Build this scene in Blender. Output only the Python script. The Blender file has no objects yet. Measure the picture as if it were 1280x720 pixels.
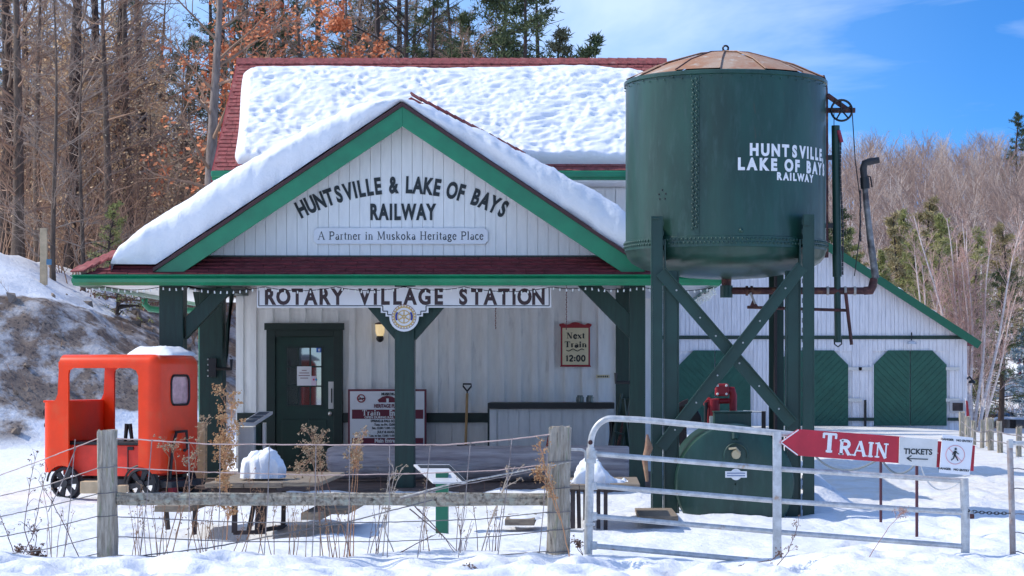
import bpy, bmesh, math, random
from mathutils import Vector, Matrix, noise as mn
from math import sin, cos, pi, radians, sqrt
random.seed(7)
S = bpy.context.scene
COL = S.collection

# ------------------------------------------------------------------ camera
F = 2800.0                       # focal length in photo pixels (photo 1280 wide)
VX, VY, EYE = 740.0, 465.0, 1.65  # vanishing point of the depth direction, eye height
cam_d = bpy.data.cameras.new("camera"); cam = bpy.data.objects.new("camera", cam_d); COL.objects.link(cam)
cam_d.sensor_width = 36; cam_d.lens = 36*F/1280
cam_d.shift_x = (640-VX)/1280; cam_d.shift_y = (VY-360)/1280
cam_d.clip_start = .1; cam_d.clip_end = 3000
cam.location = (0, 0, EYE); cam.rotation_euler = (radians(90), 0, 0)
S.camera = cam

# ------------------------------------------------------------------ sky and sun
SUN_AZ, SUN_EL = radians(-85), radians(47)     # clockwise from +Y
w = bpy.data.worlds.new("World"); S.world = w; w.use_nodes = True
nt = w.node_tree; nt.nodes.clear(); N = nt.nodes.new; L = nt.links.new
out = N("ShaderNodeOutputWorld"); bg = N("ShaderNodeBackground"); bg.inputs[1].default_value = 0.15
sky = N("ShaderNodeTexSky"); sky.sky_type = 'NISHITA'; sky.sun_disc = False
sky.sun_elevation = SUN_EL; sky.sun_rotation = SUN_AZ % (2*pi); sky.altitude = 300; sky.air_density = 1.0; sky.dust_density = .3; sky.ozone_density = 3.0
tc = N("ShaderNodeTexCoord"); mp = N("ShaderNodeMapping"); mp.inputs['Scale'].default_value = (1, 1, 2.2); mp.inputs['Location'].default_value = (0, 0, .06)
L(tc.outputs['Generated'], mp.inputs[0]); L(mp.outputs[0], sky.inputs[0])
hs = N("ShaderNodeHueSaturation"); hs.inputs['Saturation'].default_value = 1.22; hs.inputs['Hue'].default_value = .497
L(sky.outputs[0], hs.inputs['Color'])
m2 = N("ShaderNodeMapping"); m2.inputs['Scale'].default_value = (5, 5, 22); m2.inputs['Rotation'].default_value = (0, radians(9), 0); m2.inputs['Location'].default_value = (1.3, .2, .9)
L(tc.outputs['Generated'], m2.inputs[0])
nz = N("ShaderNodeTexNoise"); nz.inputs['Scale'].default_value = 1.0; nz.inputs['Detail'].default_value = 6; nz.inputs['Roughness'].default_value = .55; nz.inputs['Distortion'].default_value = .6
L(m2.outputs[0], nz.inputs[0])
cr = N("ShaderNodeValToRGB"); cr.color_ramp.elements[0].position = .44; cr.color_ramp.elements[1].position = .72; cr.color_ramp.elements[1].color = (.38, .38, .38, 1)
L(nz.outputs[0], cr.inputs[0])
sx_ = N("ShaderNodeSeparateXYZ"); L(tc.outputs['Generated'], sx_.inputs[0])
mr_ = N("ShaderNodeMapRange"); mr_.inputs[1].default_value = .17; mr_.inputs[2].default_value = -.12; mr_.inputs[3].default_value = 0; mr_.inputs[4].default_value = .26; L(sx_.outputs[0], mr_.inputs[0])
ws_ = N("ShaderNodeMixRGB"); ws_.inputs[2].default_value = (3.9, 4.6, 6.3, 1); L(mr_.outputs[0], ws_.inputs[0]); L(hs.outputs[0], ws_.inputs[1])
mr2 = N("ShaderNodeMapRange"); mr2.inputs[1].default_value = -.14; mr2.inputs[2].default_value = .24; L(sx_.outputs[0], mr2.inputs[0])
dp_ = N("ShaderNodeMixRGB"); dp_.blend_type = 'MULTIPLY'; dp_.inputs[2].default_value = (.36, .66, .93, 1); L(mr2.outputs[0], dp_.inputs[0]); L(ws_.outputs[0], dp_.inputs[1])
mx = N("ShaderNodeMixRGB"); mx.inputs[2].default_value = (5.4, 5.8, 6.2, 1)
L(cr.outputs[0], mx.inputs[0]); L(dp_.outputs[0], mx.inputs[1]); L(mx.outputs[0], bg.inputs[0]); L(bg.outputs[0], out.inputs[0])

sd = bpy.data.lights.new("sun", 'SUN'); sd.energy = 2.15; sd.angle = radians(.5); sd.color = (1, .955, .88)
sun = bpy.data.objects.new("sun", sd); COL.objects.link(sun)
sdir = Vector((sin(SUN_AZ)*cos(SUN_EL), cos(SUN_AZ)*cos(SUN_EL), sin(SUN_EL)))
sun.rotation_euler = sdir.to_track_quat('Z', 'Y').to_euler(); sun.location = sdir*60
S.view_settings.view_transform = 'Standard'; S.view_settings.look = 'None'; S.view_settings.exposure = 0.80; S.view_settings.gamma = 1
S.cycles.max_bounces = 7; S.cycles.diffuse_bounces = 5; S.cycles.transparent_max_bounces = 6
S.render.film_transparent = False

# ------------------------------------------------------------------ helpers
def P(px, py, d): return Vector(((px-VX)/F*d, d, EYE-(py-VY)/F*d))
def PX(px, d): return (px-VX)/F*d
def PZ(py, d): return EYE-(py-VY)/F*d

MATS = {}
def mat(name, col, rough=.7, var=.0, scale=6, bump=0, bscale=None, metal=0, spec=.5, col2=None, spots=None, stretch=None, coat=0, detail=6, em=None):
    """col base colour; var brightness variation; col2 second colour mixed by noise; spots=(colour, scale, lo, hi) wear patches"""
    if name in MATS: return MATS[name]
    m = bpy.data.materials.new(name); m.use_nodes = True; t = m.node_tree; b = t.nodes['Principled BSDF']
    b.inputs['Roughness'].default_value = rough; b.inputs['Metallic'].default_value = metal
    b.inputs['Specular IOR Level'].default_value = spec; b.inputs['Base Color'].default_value = (*col, 1)
    if coat: b.inputs['Coat Weight'].default_value = coat; b.inputs['Coat Roughness'].default_value = .15
    co = t.nodes.new("ShaderNodeTexCoord"); src = co.outputs['Object']
    if stretch:
        mpn = t.nodes.new("ShaderNodeMapping"); mpn.inputs['Scale'].default_value = stretch; t.links.new(src, mpn.inputs[0]); src = mpn.outputs[0]
    def noise(sc, det=detail, ro=.6):
        n = t.nodes.new("ShaderNodeTexNoise"); n.inputs['Scale'].default_value = sc; n.inputs['Detail'].default_value = det; n.inputs['Roughness'].default_value = ro
        t.links.new(src, n.inputs[0]); return n.outputs[0]
    last = None
    if col2 or var:
        c2 = col2 if col2 else tuple(c*(1-var) for c in col)
        c1 = col if col2 else tuple(min(1, c*(1+var*.6)) for c in col)
        n = noise(scale); r = t.nodes.new("ShaderNodeValToRGB"); r.color_ramp.elements[0].position = .36; r.color_ramp.elements[1].position = .64
        r.color_ramp.elements[0].color = (*c1, 1); r.color_ramp.elements[1].color = (*c2, 1); t.links.new(n, r.inputs[0]); last = r.outputs[0]
    if spots:
        for (sc_, s_, lo, hi) in (spots if isinstance(spots, list) else [spots]):
            n = noise(s_); r = t.nodes.new("ShaderNodeValToRGB"); r.color_ramp.elements[0].position = lo; r.color_ramp.elements[1].position = hi
            t.links.new(n, r.inputs[0]); x = t.nodes.new("ShaderNodeMixRGB"); x.inputs[2].default_value = (*sc_, 1)
            if last: t.links.new(last, x.inputs[1])
            else: x.inputs[1].default_value = (*col, 1)
            t.links.new(r.outputs[0], x.inputs[0]); last = x.outputs[0]
    if last: t.links.new(last, b.inputs['Base Color'])
    if bump:
        bn = t.nodes.new("ShaderNodeBump"); bn.inputs['Strength'].default_value = min(1, bump); bn.inputs['Distance'].default_value = .02
        t.links.new(noise(bscale or scale*3), bn.inputs['Height']); t.links.new(bn.outputs[0], b.inputs['Normal'])
    if em: b.inputs['Emission Color'].default_value = (*em[0], 1); b.inputs['Emission Strength'].default_value = em[1]
    MATS[name] = m; return m

WM = {}      # world matrices of the objects made so far
def reg(o, M): WM[o.name] = M
class MB:
    def __init__(s): s.v = []; s.f = []
    def add(s, vs, fs):
        n = len(s.v); s.v += [Vector(v) for v in vs]; s.f += [tuple(i+n for i in f) for f in fs]; return s
    def box(s, x0, x1, y0, y1, z0, z1, M=None):
        vs = [Vector((x, y, z)) for x in (x0, x1) for y in (y0, y1) for z in (z0, z1)]
        if M is not None: vs = [M @ v for v in vs]
        return s.add(vs, [(0,1,3,2),(4,6,7,5),(0,4,5,1),(2,3,7,6),(0,2,6,4),(1,5,7,3)])
    def cbox(s, c, sz, M=None):
        x, y, z = sz; R = Matrix.Translation(c) @ (M.to_4x4() if M is not None else Matrix())
        return s.box(-x/2, x/2, -y/2, y/2, -z/2, z/2, R)
    def prism(s, pts, y0, y1, M=None):
        """pts: (x,z) outline, extruded y0..y1; concave allowed"""
        n = len(pts); vs = [Vector((x, y0, z)) for x, z in pts]+[Vector((x, y1, z)) for x, z in pts]
        if M is not None: vs = [M @ v for v in vs]
        return s.add(vs, [tuple(range(n))[::-1], tuple(range(n, 2*n))]+[(i, (i+1) % n, n+(i+1) % n, n+i) for i in range(n)])
    def hexa(s, a, b):
        """8 corners: quad a (4) and quad b (4)"""
        return s.add(list(a)+list(b), [(3,2,1,0),(4,5,6,7)]+[(i, (i+1) % 4, 4+(i+1) % 4, 4+i) for i in range(4)])
    def bar(s, a, b, w_, h_, up=Vector((0, 0, 1))):
        a = Vector(a); b = Vector(b); d = (b-a).normalized(); sd_ = d.cross(up)
        if sd_.length < 1e-4: sd_ = d.cross(Vector((0, 1, 0)))
        sd_.normalize(); u = sd_.cross(d).normalized(); q = [sd_*w_/2*i+u*h_/2*j for i, j in ((-1,-1),(1,-1),(1,1),(-1,1))]
        return s.hexa([a+k for k in q], [b+k for k in q])
    def tube(s, pts, r, n=8, cap=True):
        pts = [Vector(p) for p in pts]; m = len(pts); rs = r if isinstance(r, (list, tuple)) else [r]*m
        base = len(s.v); u = None
        for i, p in enumerate(pts):
            d = (pts[min(i+1, m-1)]-pts[max(i-1, 0)])
            d = d.normalized() if d.length > 1e-9 else Vector((0, 0, 1))
            if u is None: u = d.cross(Vector((0.3, 0.9, .2)) if abs(d.z) > .7 else Vector((0, 0, 1))).normalized()
            else: u = (u-d*u.dot(d)).normalized()
            v = d.cross(u)
            for k in range(n): a = 2*pi*k/n; s.v.append(p+(u*cos(a)+v*sin(a))*rs[i])
        for i in range(m-1):
            for k in range(n): a = base+i*n+k; b = base+i*n+(k+1) % n; s.f.append((a, b, b+n, a+n))
        if cap: s.f.append(tuple(base+k for k in range(n))[::-1]); s.f.append(tuple(base+(m-1)*n+k for k in range(n)))
        return s
    def lathe(s, c, prof, n=24, axis='Z', cap=True):
        """prof: list of (radius, height)"""
        base = len(s.v); c = Vector(c)
        for r, h in prof:
            for k in range(n):
                a = 2*pi*k/n
                s.v.append(c+(Vector((r*cos(a), r*sin(a), h)) if axis == 'Z' else Vector((r*cos(a), h, r*sin(a))) if axis == 'Y' else Vector((h, r*cos(a), r*sin(a)))))
        for i in range(len(prof)-1):
            for k in range(n): a = base+i*n+k; b = base+i*n+(k+1) % n; s.f.append((a, b, b+n, a+n))
        if cap: s.f.append(tuple(base+k for k in range(n))[::-1]); s.f.append(tuple(base+(len(prof)-1)*n+k for k in range(n)))
        return s
    def ball(s, c, r, n=8, sq=(1, 1, 1)):
        c = Vector(c); base = len(s.v); h = max(3, n//2)
        for i in range(h+1):
            th = pi*i/h
            for k in range(n): a = 2*pi*k/n; s.v.append(c+Vector((sin(th)*cos(a)*sq[0], sin(th)*sin(a)*sq[1], cos(th)*sq[2]))*r)
        for i in range(h):
            for k in range(n): a = base+i*n+k; b = base+i*n+(k+1) % n; s.f.append((a, b, b+n, a+n))
        return s
    def build(s, name, m, parent=None, local=False, smooth=None, bevel=0, recalc=True, **tags):
        me = bpy.data.meshes.new(name)
        M = WM[parent.name] if parent else None
        org = None
        if parent is not None and not local: Mi = M.inverted(); vs = [Mi @ v for v in s.v]
        elif parent is None and s.v:
            xs = [v.x for v in s.v]; ys = [v.y for v in s.v]; zs = [v.z for v in s.v]
            org = Vector(((min(xs)+max(xs))/2, (min(ys)+max(ys))/2, min(zs))); vs = [v-org for v in s.v]
        else: vs = s.v
        me.from_pydata([tuple(v) for v in vs], [], s.f)
        if recalc and len(s.f) < 60000:
            bm = bmesh.new(); bm.from_mesh(me); bmesh.ops.recalc_face_normals(bm, faces=bm.faces); bm.to_mesh(me); bm.free()
        if smooth is not None:
            me.polygons.foreach_set("use_smooth", [True]*len(me.polygons))
            if smooth: me.set_sharp_from_angle(angle=radians(smooth))
        me.materials.append(m); me.update()
        o = bpy.data.objects.new(name, me); COL.objects.link(o)
        if parent: o.parent = parent; reg(o, M.copy())
        elif org is not None: o.location = org; reg(o, Matrix.Translation(org))
        if bevel: bv = o.modifiers.new("bevel", 'BEVEL'); bv.width = bevel; bv.segments = 2; bv.limit_method = 'ANGLE'
        for k, v in tags.items(): o[k] = v
        return o
def thing(name, label, cat, loc, rz=0, group=None, M=None):
    o = bpy.data.objects.new(name, None); COL.objects.link(o); o.empty_display_size = .2
    M = M if M is not None else Matrix.Translation(Vector(loc)) @ Matrix.Rotation(rz, 4, 'Z')
    o.matrix_world = M; reg(o, M); o['label'] = label; o['category'] = cat
    if group: o['group'] = group
    return o
def dup(root, loc=None, rz=None, sc=None, label=None, group=None):
    r = root.copy(); COL.objects.link(r)
    if loc is not None: r.location = loc
    if rz is not None: r.rotation_euler.z = rz
    if sc is not None: r.scale = sc if isinstance(sc, (tuple, list)) else (sc,)*3
    if label: r['label'] = label
    if group: r['group'] = group
    for ch in list(root.children):
        c = ch.copy(); COL.objects.link(c); c.parent = r
        for g in ch.children: d = g.copy(); COL.objects.link(d); d.parent = c
    return r
def cpart(o, parent, M=None):
    """a copy of one part sharing its mesh"""
    c = o.copy(); COL.objects.link(c); c.parent = parent
    if M is not None: c.matrix_local = M
    return c
def fbm(x, y, z=0, o=4): return mn.fractal(Vector((x, y, z)), 1.0, 2.0, o)
def sstep(a, b, x):
    t = max(0., min(1., (x-a)/(b-a))); return t*t*(3-2*t)

# --- lettering
def text(s, size, parent, M, m, name='lettering', bold=.0, sx=1., align='CENTER', spacing=1., extrude=.001, kind=None):
    """sans lettering as mesh; M places local (x right, z up, facing -y); size = capital height"""
    cu = bpy.data.curves.new("tmp", 'FONT'); cu.body = s; cu.size = size/.73; cu.align_x = align; cu.offset = bold; cu.extrude = extrude; cu.space_character = spacing; cu.resolution_u = 4
    t = bpy.data.objects.new("tmp", cu); COL.objects.link(t); dg = bpy.context.evaluated_depsgraph_get(); dg.update()
    me = bpy.data.meshes.new_from_object(t.evaluated_get(dg)); bpy.data.objects.remove(t); bpy.data.curves.remove(cu)
    R = Matrix.Rotation(radians(90), 4, 'X') @ Matrix.Diagonal((sx, 1, 1, 1))
    T = (WM[parent.name].inverted() if parent else Matrix()) @ M @ R
    me.transform(T); me.name = name; me.materials.clear(); me.materials.append(m)
    o = bpy.data.objects.new(name, me); COL.objects.link(o); o.parent = parent; reg(o, WM[parent.name].copy()); return o
T_, H_ = 'T', 'H'
def _arc(cx, cz, rx, rz, a0, a1, n=10): return [(cx+rx*cos(radians(a0+(a1-a0)*i/n)), cz+rz*sin(radians(a0+(a1-a0)*i/n))) for i in range(n+1)]
# serif alphabet: width, strokes (weight, points), serifs (x, z, half width)
G = {
'A': (.78, [(H_, [(.08,.0),(.38,1)]), (T_, [(.38,1),(.68,0)]), (H_, [(.2,.36),(.56,.36)])], [(.08,0,.1),(.68,0,.12)]),
'B': (.7, [(T_, [(.16,0),(.16,1)]), (T_, [(.16,.96)]+_arc(.36,.76,.2,.21,90,-90)+[(.16,.54)]), (T_, [(.3,.54)]+_arc(.38,.28,.23,.25,90,-90)+[(.16,.04)])], [(.14,0,.1),(.14,1,.1)]),
'E': (.66, [(T_, [(.16,0),(.16,1)]), (H_, [(.16,.96),(.56,.96)]), (H_, [(.16,.5),(.46,.5)]), (H_, [(.16,.04),(.58,.04)]), (H_, [(.57,.04),(.57,.24)]), (H_, [(.55,.96),(.55,.78)]), (H_, [(.45,.4),(.45,.6)])], [(.14,0,.1),(.14,1,.1)]),
'G': (.76, [(T_, _arc(.4,.5,.28,.47,50,290)), (T_, [(.6,.06),(.6,.44)]), (H_, _arc(.4,.5,.28,.47,290,320,3))], [(.58,.46,.14),(.6,.84,.04)]),
'H': (.82, [(T_, [(.16,0),(.16,1)]), (T_, [(.64,0),(.64,1)]), (H_, [(.16,.5),(.64,.5)])], [(.16,0,.12),(.16,1,.12),(.64,0,.12),(.64,1,.12)]),
'I': (.36, [(T_, [(.18,0),(.18,1)])], [(.18,0,.14),(.18,1,.14)]),
'L': (.64, [(T_, [(.16,0),(.16,1)]), (H_, [(.16,.04),(.58,.04)]), (H_, [(.57,.04),(.57,.28)])], [(.16,0,.12),(.16,1,.12)]),
'M': (.96, [(H_, [(.14,0),(.16,1)]), (T_, [(.16,1),(.46,.08)]), (H_, [(.46,.08),(.76,1)]), (T_, [(.78,1),(.8,0)])], [(.14,0,.1),(.14,1,.1),(.8,0,.12),(.78,1,.1)]),
'N': (.82, [(H_, [(.16,0),(.16,1)]), (T_, [(.16,1),(.64,.0)]), (H_, [(.64,0),(.64,1)])], [(.16,0,.12),(.12,1,.1),(.64,1,.12)]),
'O': (.78, [(T_, _arc(.39,.5,.28,.47,0,360,20))], []),
'P': (.68, [(T_, [(.16,0),(.16,1)]), (T_, [(.16,.96)]+_arc(.36,.72,.22,.25,90,-90)+[(.16,.46)])], [(.16,0,.13),(.14,1,.1)]),
'R': (.78, [(T_, [(.16,0),(.16,1)]), (T_, [(.16,.96)]+_arc(.36,.73,.22,.23,90,-90)+[(.16,.49)]), (T_, [(.36,.5),(.62,.02)])], [(.16,0,.13),(.14,1,.1),(.66,0,.1)]),
'S': (.62, [(T_, _arc(.31,.74,.2,.23,30,230,8)+_arc(.31,.27,.22,.24,60,-150,8)[1:])], [(.5,.84,.03),(.1,.16,.03)]),
'T': (.72, [(T_, [(.36,0),(.36,1)]), (H_, [(.06,.96),(.66,.96)]), (H_, [(.07,.96),(.07,.74)]), (H_, [(.65,.96),(.65,.74)])], [(.36,0,.14)]),
'V': (.76, [(T_, [(.1,1),(.38,0)]), (H_, [(.38,0),(.66,1)])], [(.1,1,.12),(.66,1,.1)]),
'Y': (.74, [(T_, [(.1,1),(.37,.46)]), (H_, [(.64,1),(.37,.46)]), (T_, [(.37,.5),(.37,0)])], [(.1,1,.12),(.64,1,.1),(.37,0,.13)]),
'a': (.5, [(T_, [(.38,.0),(.38,.46)]), (H_, _arc(.24,.46,.14,.17,0,150,6)), (T_, _arc(.22,.17,.13,.16,80,350,8))], [(.42,0,.06)]),
'r': (.4, [(T_, [(.14,0),(.14,.64)]), (H_, _arc(.27,.46,.13,.16,180,60,5))], [(.14,0,.11),(.11,.64,.07)]),
't': (.34, [(T_, [(.16,.06),(.16,.86)]), (H_, [(.04,.64),(.3,.64)]), (H_, [(.16,.03),(.3,.06)])], []),
'n': (.58, [(T_, [(.14,0),(.14,.64)]), (H_, _arc(.29,.46,.15,.17,180,0,8)), (T_, [(.44,.46),(.44,0)])], [(.14,0,.1),(.44,0,.1),(.11,.64,.06)]),
'e': (.5, [(T_, _arc(.26,.32,.18,.31,20,320,14)), (H_, [(.08,.36),(.43,.36)])], []),
'i': (.3, [(T_, [(.14,0),(.14,.64)]), (T_, [(.14,.8),(.14,.92)])], [(.14,0,.1),(.11,.64,.07)]),
'u': (.58, [(T_, [(.14,.64),(.14,.18)]), (H_, _arc(.28,.18,.14,.16,180,360,8)), (T_, [(.43,0),(.43,.64)])], [(.11,.64,.07),(.4,.64,.06),(.46,0,.06)]),
's': (.42, [(T_, _arc(.2,.47,.12,.15,30,230,6)+_arc(.2,.17,.13,.16,60,-150,6)[1:])], []),
'k': (.56, [(T_, [(.14,0),(.14,1)]), (H_, [(.14,.26),(.42,.64)]), (T_, [(.24,.36),(.46,0)])], [(.14,0,.1),(.11,1,.07),(.42,.64,.08),(.46,0,.08)]),
'o': (.54, [(T_, _arc(.27,.32,.19,.31,0,360,16))], []),
'g': (.52, [(T_, _arc(.25,.42,.15,.2,0,360,12)), (H_, [(.36,.56),(.48,.62)]), (H_, [(.2,.22),(.12,.14),(.36,.06)]), (T_, _arc(.26,-.1,.19,.14,70,-250,12))], []),
'l': (.3, [(T_, [(.14,0),(.14,1)])], [(.14,0,.1),(.11,1,.07)]),
'c': (.46, [(T_, _arc(.26,.32,.18,.31,50,320,12))], []),
'h': (.58, [(T_, [(.14,0),(.14,1)]), (H_, _arc(.29,.46,.15,.17,180,0,8)), (T_, [(.44,.46),(.44,0)])], [(.14,0,.1),(.44,0,.1),(.11,1,.07)]),
'x': (.54, [(T_, [(.08,.64),(.44,0)]), (H_, [(.08,0),(.44,.64)])], [(.08,0,.08),(.44,0,.08),(.08,.64,.08),(.44,.64,.08)]),
'1': (.4, [(T_, [(.2,0),(.2,1)]), (H_, [(.06,.8),(.2,.98)])], [(.2,0,.14)]),
'2': (.56, [(T_, _arc(.27,.73,.19,.24,160,-30,10)+[(.08,.04),(.5,.04)])], []),
'0': (.6, [(T_, _arc(.3,.5,.2,.47,0,360,16))], []),
':': (.26, [(T_, [(.13,.08),(.13,.22)]), (T_, [(.13,.5),(.13,.64)])], []),
' ': (.36, [], []),
}
def serif(s, size, parent, M, m, name='lettering', tk=.17, th=.07, sx=1., gap=.04, width=None, caps=None, ext=.002, sh=.06):
    """serif lettering as flat raised strokes; caps: scale of the first letter for small capitals"""
    segs = []; x = 0
    for i, ch in enumerate(s):
        k = caps if (caps and i == 0) else 1.
        wd, st, se = G[ch]
        for wt, pts in st:
            t = (tk if wt == T_ else th)*k
            for a, b in zip(pts, pts[1:]): segs.append((x+a[0]*sx*k, a[1]*k, x+b[0]*sx*k, b[1]*k, t))
        for sx_, sz_, hw in se:
            zz = sz_*k-(sh/2 if sz_ > .5 else -sh/2)
            segs.append((x+(sx_*sx-hw)*k, zz, x+(sx_*sx+hw)*k, zz, sh*k))
        x += (wd*sx+gap)*k
    total = x-gap; kx = (width/size)/total if width else 1.
    mb = MB()
    for j, (ax, az, bx_, bz, t) in enumerate(segs):
        ax = (ax-total/2)*kx; bx_ = (bx_-total/2)*kx
        d = Vector((bx_-ax, bz-az)); ln = max(d.length, 1e-5); d /= ln; n = Vector((-d.y, d.x))*t/2; e = d*(.015 if ln > .2 else t*.25)
        q = [(ax-e.x+n.x, az-e.y+n.y), (ax-e.x-n.x, az-e.y-n.y), (bx_+e.x-n.x, bz+e.y-n.y), (bx_+e.x+n.x, bz+e.y+n.y)]
        y = -ext-(j % 7)*.0003
        mb.add([M @ Vector((u*size, y, v*size)) for u, v in q], [(0, 1, 2, 3)])
    return mb.build(name, m, parent, recalc=False)

def wtext(s_, size, parent, M, m, width, bold=.012, k=.16):
    """heavy letters spaced out to a given width, with small feet like slab lettering"""
    wd = {'I': .5, 'L': .85, 'E': .9, 'O': 1.05, 'G': 1.05}; ws = [wd.get(c, 1.) for c in s_]; tot = sum(ws); ac = 0
    for c, w_ in zip(s_, ws):
        x = -width/2+width*(ac+w_/2)/tot; ac += w_
        text(c, size, parent, M @ Matrix.Translation((x, 0, 0)), m, bold=bold, sx=.82)
# ------------------------------------------------------------------ materials
M_WHITE = mat("white_board_paint", (.86,.855,.83), .55, var=.07, scale=2.5, bump=.15, bscale=40, stretch=(6,6,1), spots=((.55,.55,.56), 1.6, .6, .8))
M_GABLE = mat("gable_board_paint", (.88,.875,.85), .5, var=.05, scale=3, bump=.1, bscale=40, stretch=(6,6,1))
M_BARN = mat("barn_board_paint", (.82,.80,.83), .6, var=.12, scale=2.2, bump=.2, bscale=30, stretch=(9,9,.7), spots=((.48,.47,.52), 3.0, .58, .8))
M_GREEN = mat("bright_green_trim", (.004,.21,.09), .35, var=.15, scale=4, coat=.3)
M_DARKG = mat("dark_green_timber", (.007,.035,.024), .45, var=.25, scale=3, stretch=(8,8,1), bump=.2, bscale=30)
M_DOORG = mat("dark_green_door_paint", (.004,.030,.018), .35, var=.2, scale=5, bump=.1)
M_FRAME = mat("near_black_green_frame", (.008,.022,.015), .45, var=.2, scale=5)
M_TANK = mat("tank_green_paint", (.010,.052,.036), .40, var=.32, scale=1.4, stretch=(2.5,2.5,.6), coat=.12, bump=.05, bscale=3, detail=8, spots=[((.024,.066,.053), 6, .52, .72), ((.06,.045,.03), 2.6, .66, .76)])
M_LEG = mat("tower_leg_green", (.010,.046,.034), .4, var=.2, scale=3, bump=.06, bscale=20)
M_SHIN = mat("red_asphalt_shingle", (.30,.075,.07), .85, var=.4, scale=14, bump=.5, bscale=120, spots=((.42,.16,.14), 7, .55, .7))
M_RED = mat("deep_red_paint", (.33,.01,.02), .5, var=.2, scale=5)
M_BLACK = mat("black_paint", (.012,.012,.013), .45, var=.3)
M_DKTXT = mat("dark_lettering_paint", (.012,.02,.024), .5)
M_WTXT = mat("white_lettering_paint", (.8,.8,.8), .5, var=.06, scale=20)
M_SIGN = mat("white_sign_paint", (.82,.82,.84), .4, var=.04, scale=3)
M_IRON = mat("rusty_maroon_iron", (.08,.022,.02), .6, var=.5, scale=12, bump=.4, bscale=60, spots=((.22,.10,.05), 9, .55, .7))
M_GALV = mat("galvanised_steel", (.56,.565,.56), .42, var=.22, scale=14, metal=.35, bump=.1, bscale=60, spots=((.42,.25,.14), 7, .66, .74))
M_WIRE = mat("fence_wire", (.30,.26,.25), .5, var=.4, scale=9, metal=.4)
M_OLDW = mat("weathered_grey_wood", (.56,.50,.41), .9, col2=(.33,.28,.22), scale=5, stretch=(9,9,1.1), bump=1., bscale=14, spots=[((.30,.31,.20), 3, .56, .66), ((.07,.055,.045), 4.2, .62, .70)])
M_OLDR = mat("lichen_covered_rail_wood", (.50,.44,.35), .95, col2=(.20,.165,.125), scale=26, bump=1., bscale=40, spots=[((.44,.43,.34), 11, .52, .62), ((.09,.075,.06), 16, .6, .68)])
M_TABLE = mat("brown_weathered_table_wood", (.34,.27,.19), .85, col2=(.2,.15,.11), scale=6, stretch=(1.5,8,8), bump=.6, bscale=20)
M_TLEG = mat("dark_table_leg", (.05,.035,.035), .7, var=.4, scale=6, bump=.3)
M_LOG = mat("bare_grey_log", (.70,.63,.62), .85, col2=(.46,.38,.38), scale=2.4, stretch=(.5,5,5), bump=1., bscale=9, spots=((.30,.25,.27), 3, .5, .7))
M_DECK = mat("old_deck_planks", (.16,.11,.09), .9, var=.4, scale=5, stretch=(1,6,6), bump=.5)
M_PINEW = mat("raw_pine_wood", (.62,.45,.27), .8, var=.2, scale=6, bump=.2)
M_ORANGE = mat("orange_red_body_paint", (.93,.058,.008), .34, var=.10, scale=2.2, coat=.15, spec=.35, spots=((.80,.10,.03), 3, .55, .8))
M_RUB = mat("dark_cast_iron", (.035,.034,.037), .55, var=.4, scale=10, bump=.3)
M_GLASS = mat("dark_window_glass", (.02,.022,.025), .04, spec=1.)
M_PANE = mat("reflecting_window_glass", (.30,.31,.32), .03, metal=.85)
M_PINKG = mat("pale_pink_window_plastic", (.62,.36,.38), .2, var=.3, scale=6)
M_RUST = mat("rusty_tank_roof_iron", (.42,.30,.22), .85, col2=(.36,.17,.09), scale=2.6, bump=.2, bscale=30, spots=[((.33,.12,.06), 2.2, .60, .72), ((.50,.45,.38), 7, .56, .7)])
M_STRAW = mat("dry_weed_stem", (.42,.27,.16), .9, col2=(.26,.13,.09), scale=9)
M_HEAD = mat("dry_weed_seed_head", (.55,.42,.27), .95, col2=(.36,.24,.14), scale=30)
M_DKST = mat("dark_dry_stem", (.16,.085,.07), .9, var=.4)
def snow_mat(name, bump=.5, bs=9., tint=(.86,.87,.89), extra=None):
    m = bpy.data.materials.new(name); m.use_nodes = True; t = m.node_tree; b = t.nodes['Principled BSDF']; N = t.nodes.new; L = t.links.new
    b.inputs['Roughness'].default_value = .55; b.inputs['Specular IOR Level'].default_value = .35; b.inputs['Base Color'].default_value = (*tint, 1)
    co = N("ShaderNodeTexCoord"); n = N("ShaderNodeTexNoise"); n.inputs['Scale'].default_value = bs; n.inputs['Detail'].default_value = 8; n.inputs['Roughness'].default_value = .62
    L(co.outputs['Object'], n.inputs[0]); bn = N("ShaderNodeBump"); bn.inputs['Strength'].default_value = bump; bn.inputs['Distance'].default_value = .05
    L(n.outputs[0], bn.inputs['Height']); L(bn.outputs[0], b.inputs['Normal'])
    return m, t, b, co
M_SNOW = snow_mat("roof_snow", .35, 9)[0]

# ground material: snow, packed tan snow on the right, gritty brown bank on the left (attribute "dirt","tan")
M_GROUND, t, b, co = snow_mat("snow_ground", .85, 7)
N = t.nodes.new; L = t.links.new
at = N("ShaderNodeAttribute"); at.attribute_name = "dirt"; at2 = N("ShaderNodeAttribute"); at2.attribute_name = "tan"
def rnoise(sc, lo, hi, det=8, strch=None):
    n = N("ShaderNodeTexNoise"); n.inputs['Scale'].default_value = sc; n.inputs['Detail'].default_value = det; n.inputs['Roughness'].default_value = .65
    if strch:
        mm = N("ShaderNodeMapping"); mm.inputs['Scale'].default_value = strch; L(co.outputs['Object'], mm.inputs[0]); L(mm.outputs[0], n.inputs[0])
    else: L(co.outputs['Object'], n.inputs[0])
    r = N("ShaderNodeMapRange"); r.inputs[1].default_value = lo; r.inputs[2].default_value = hi; L(n.outputs[0], r.inputs[0]); return r.outputs[0]
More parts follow.
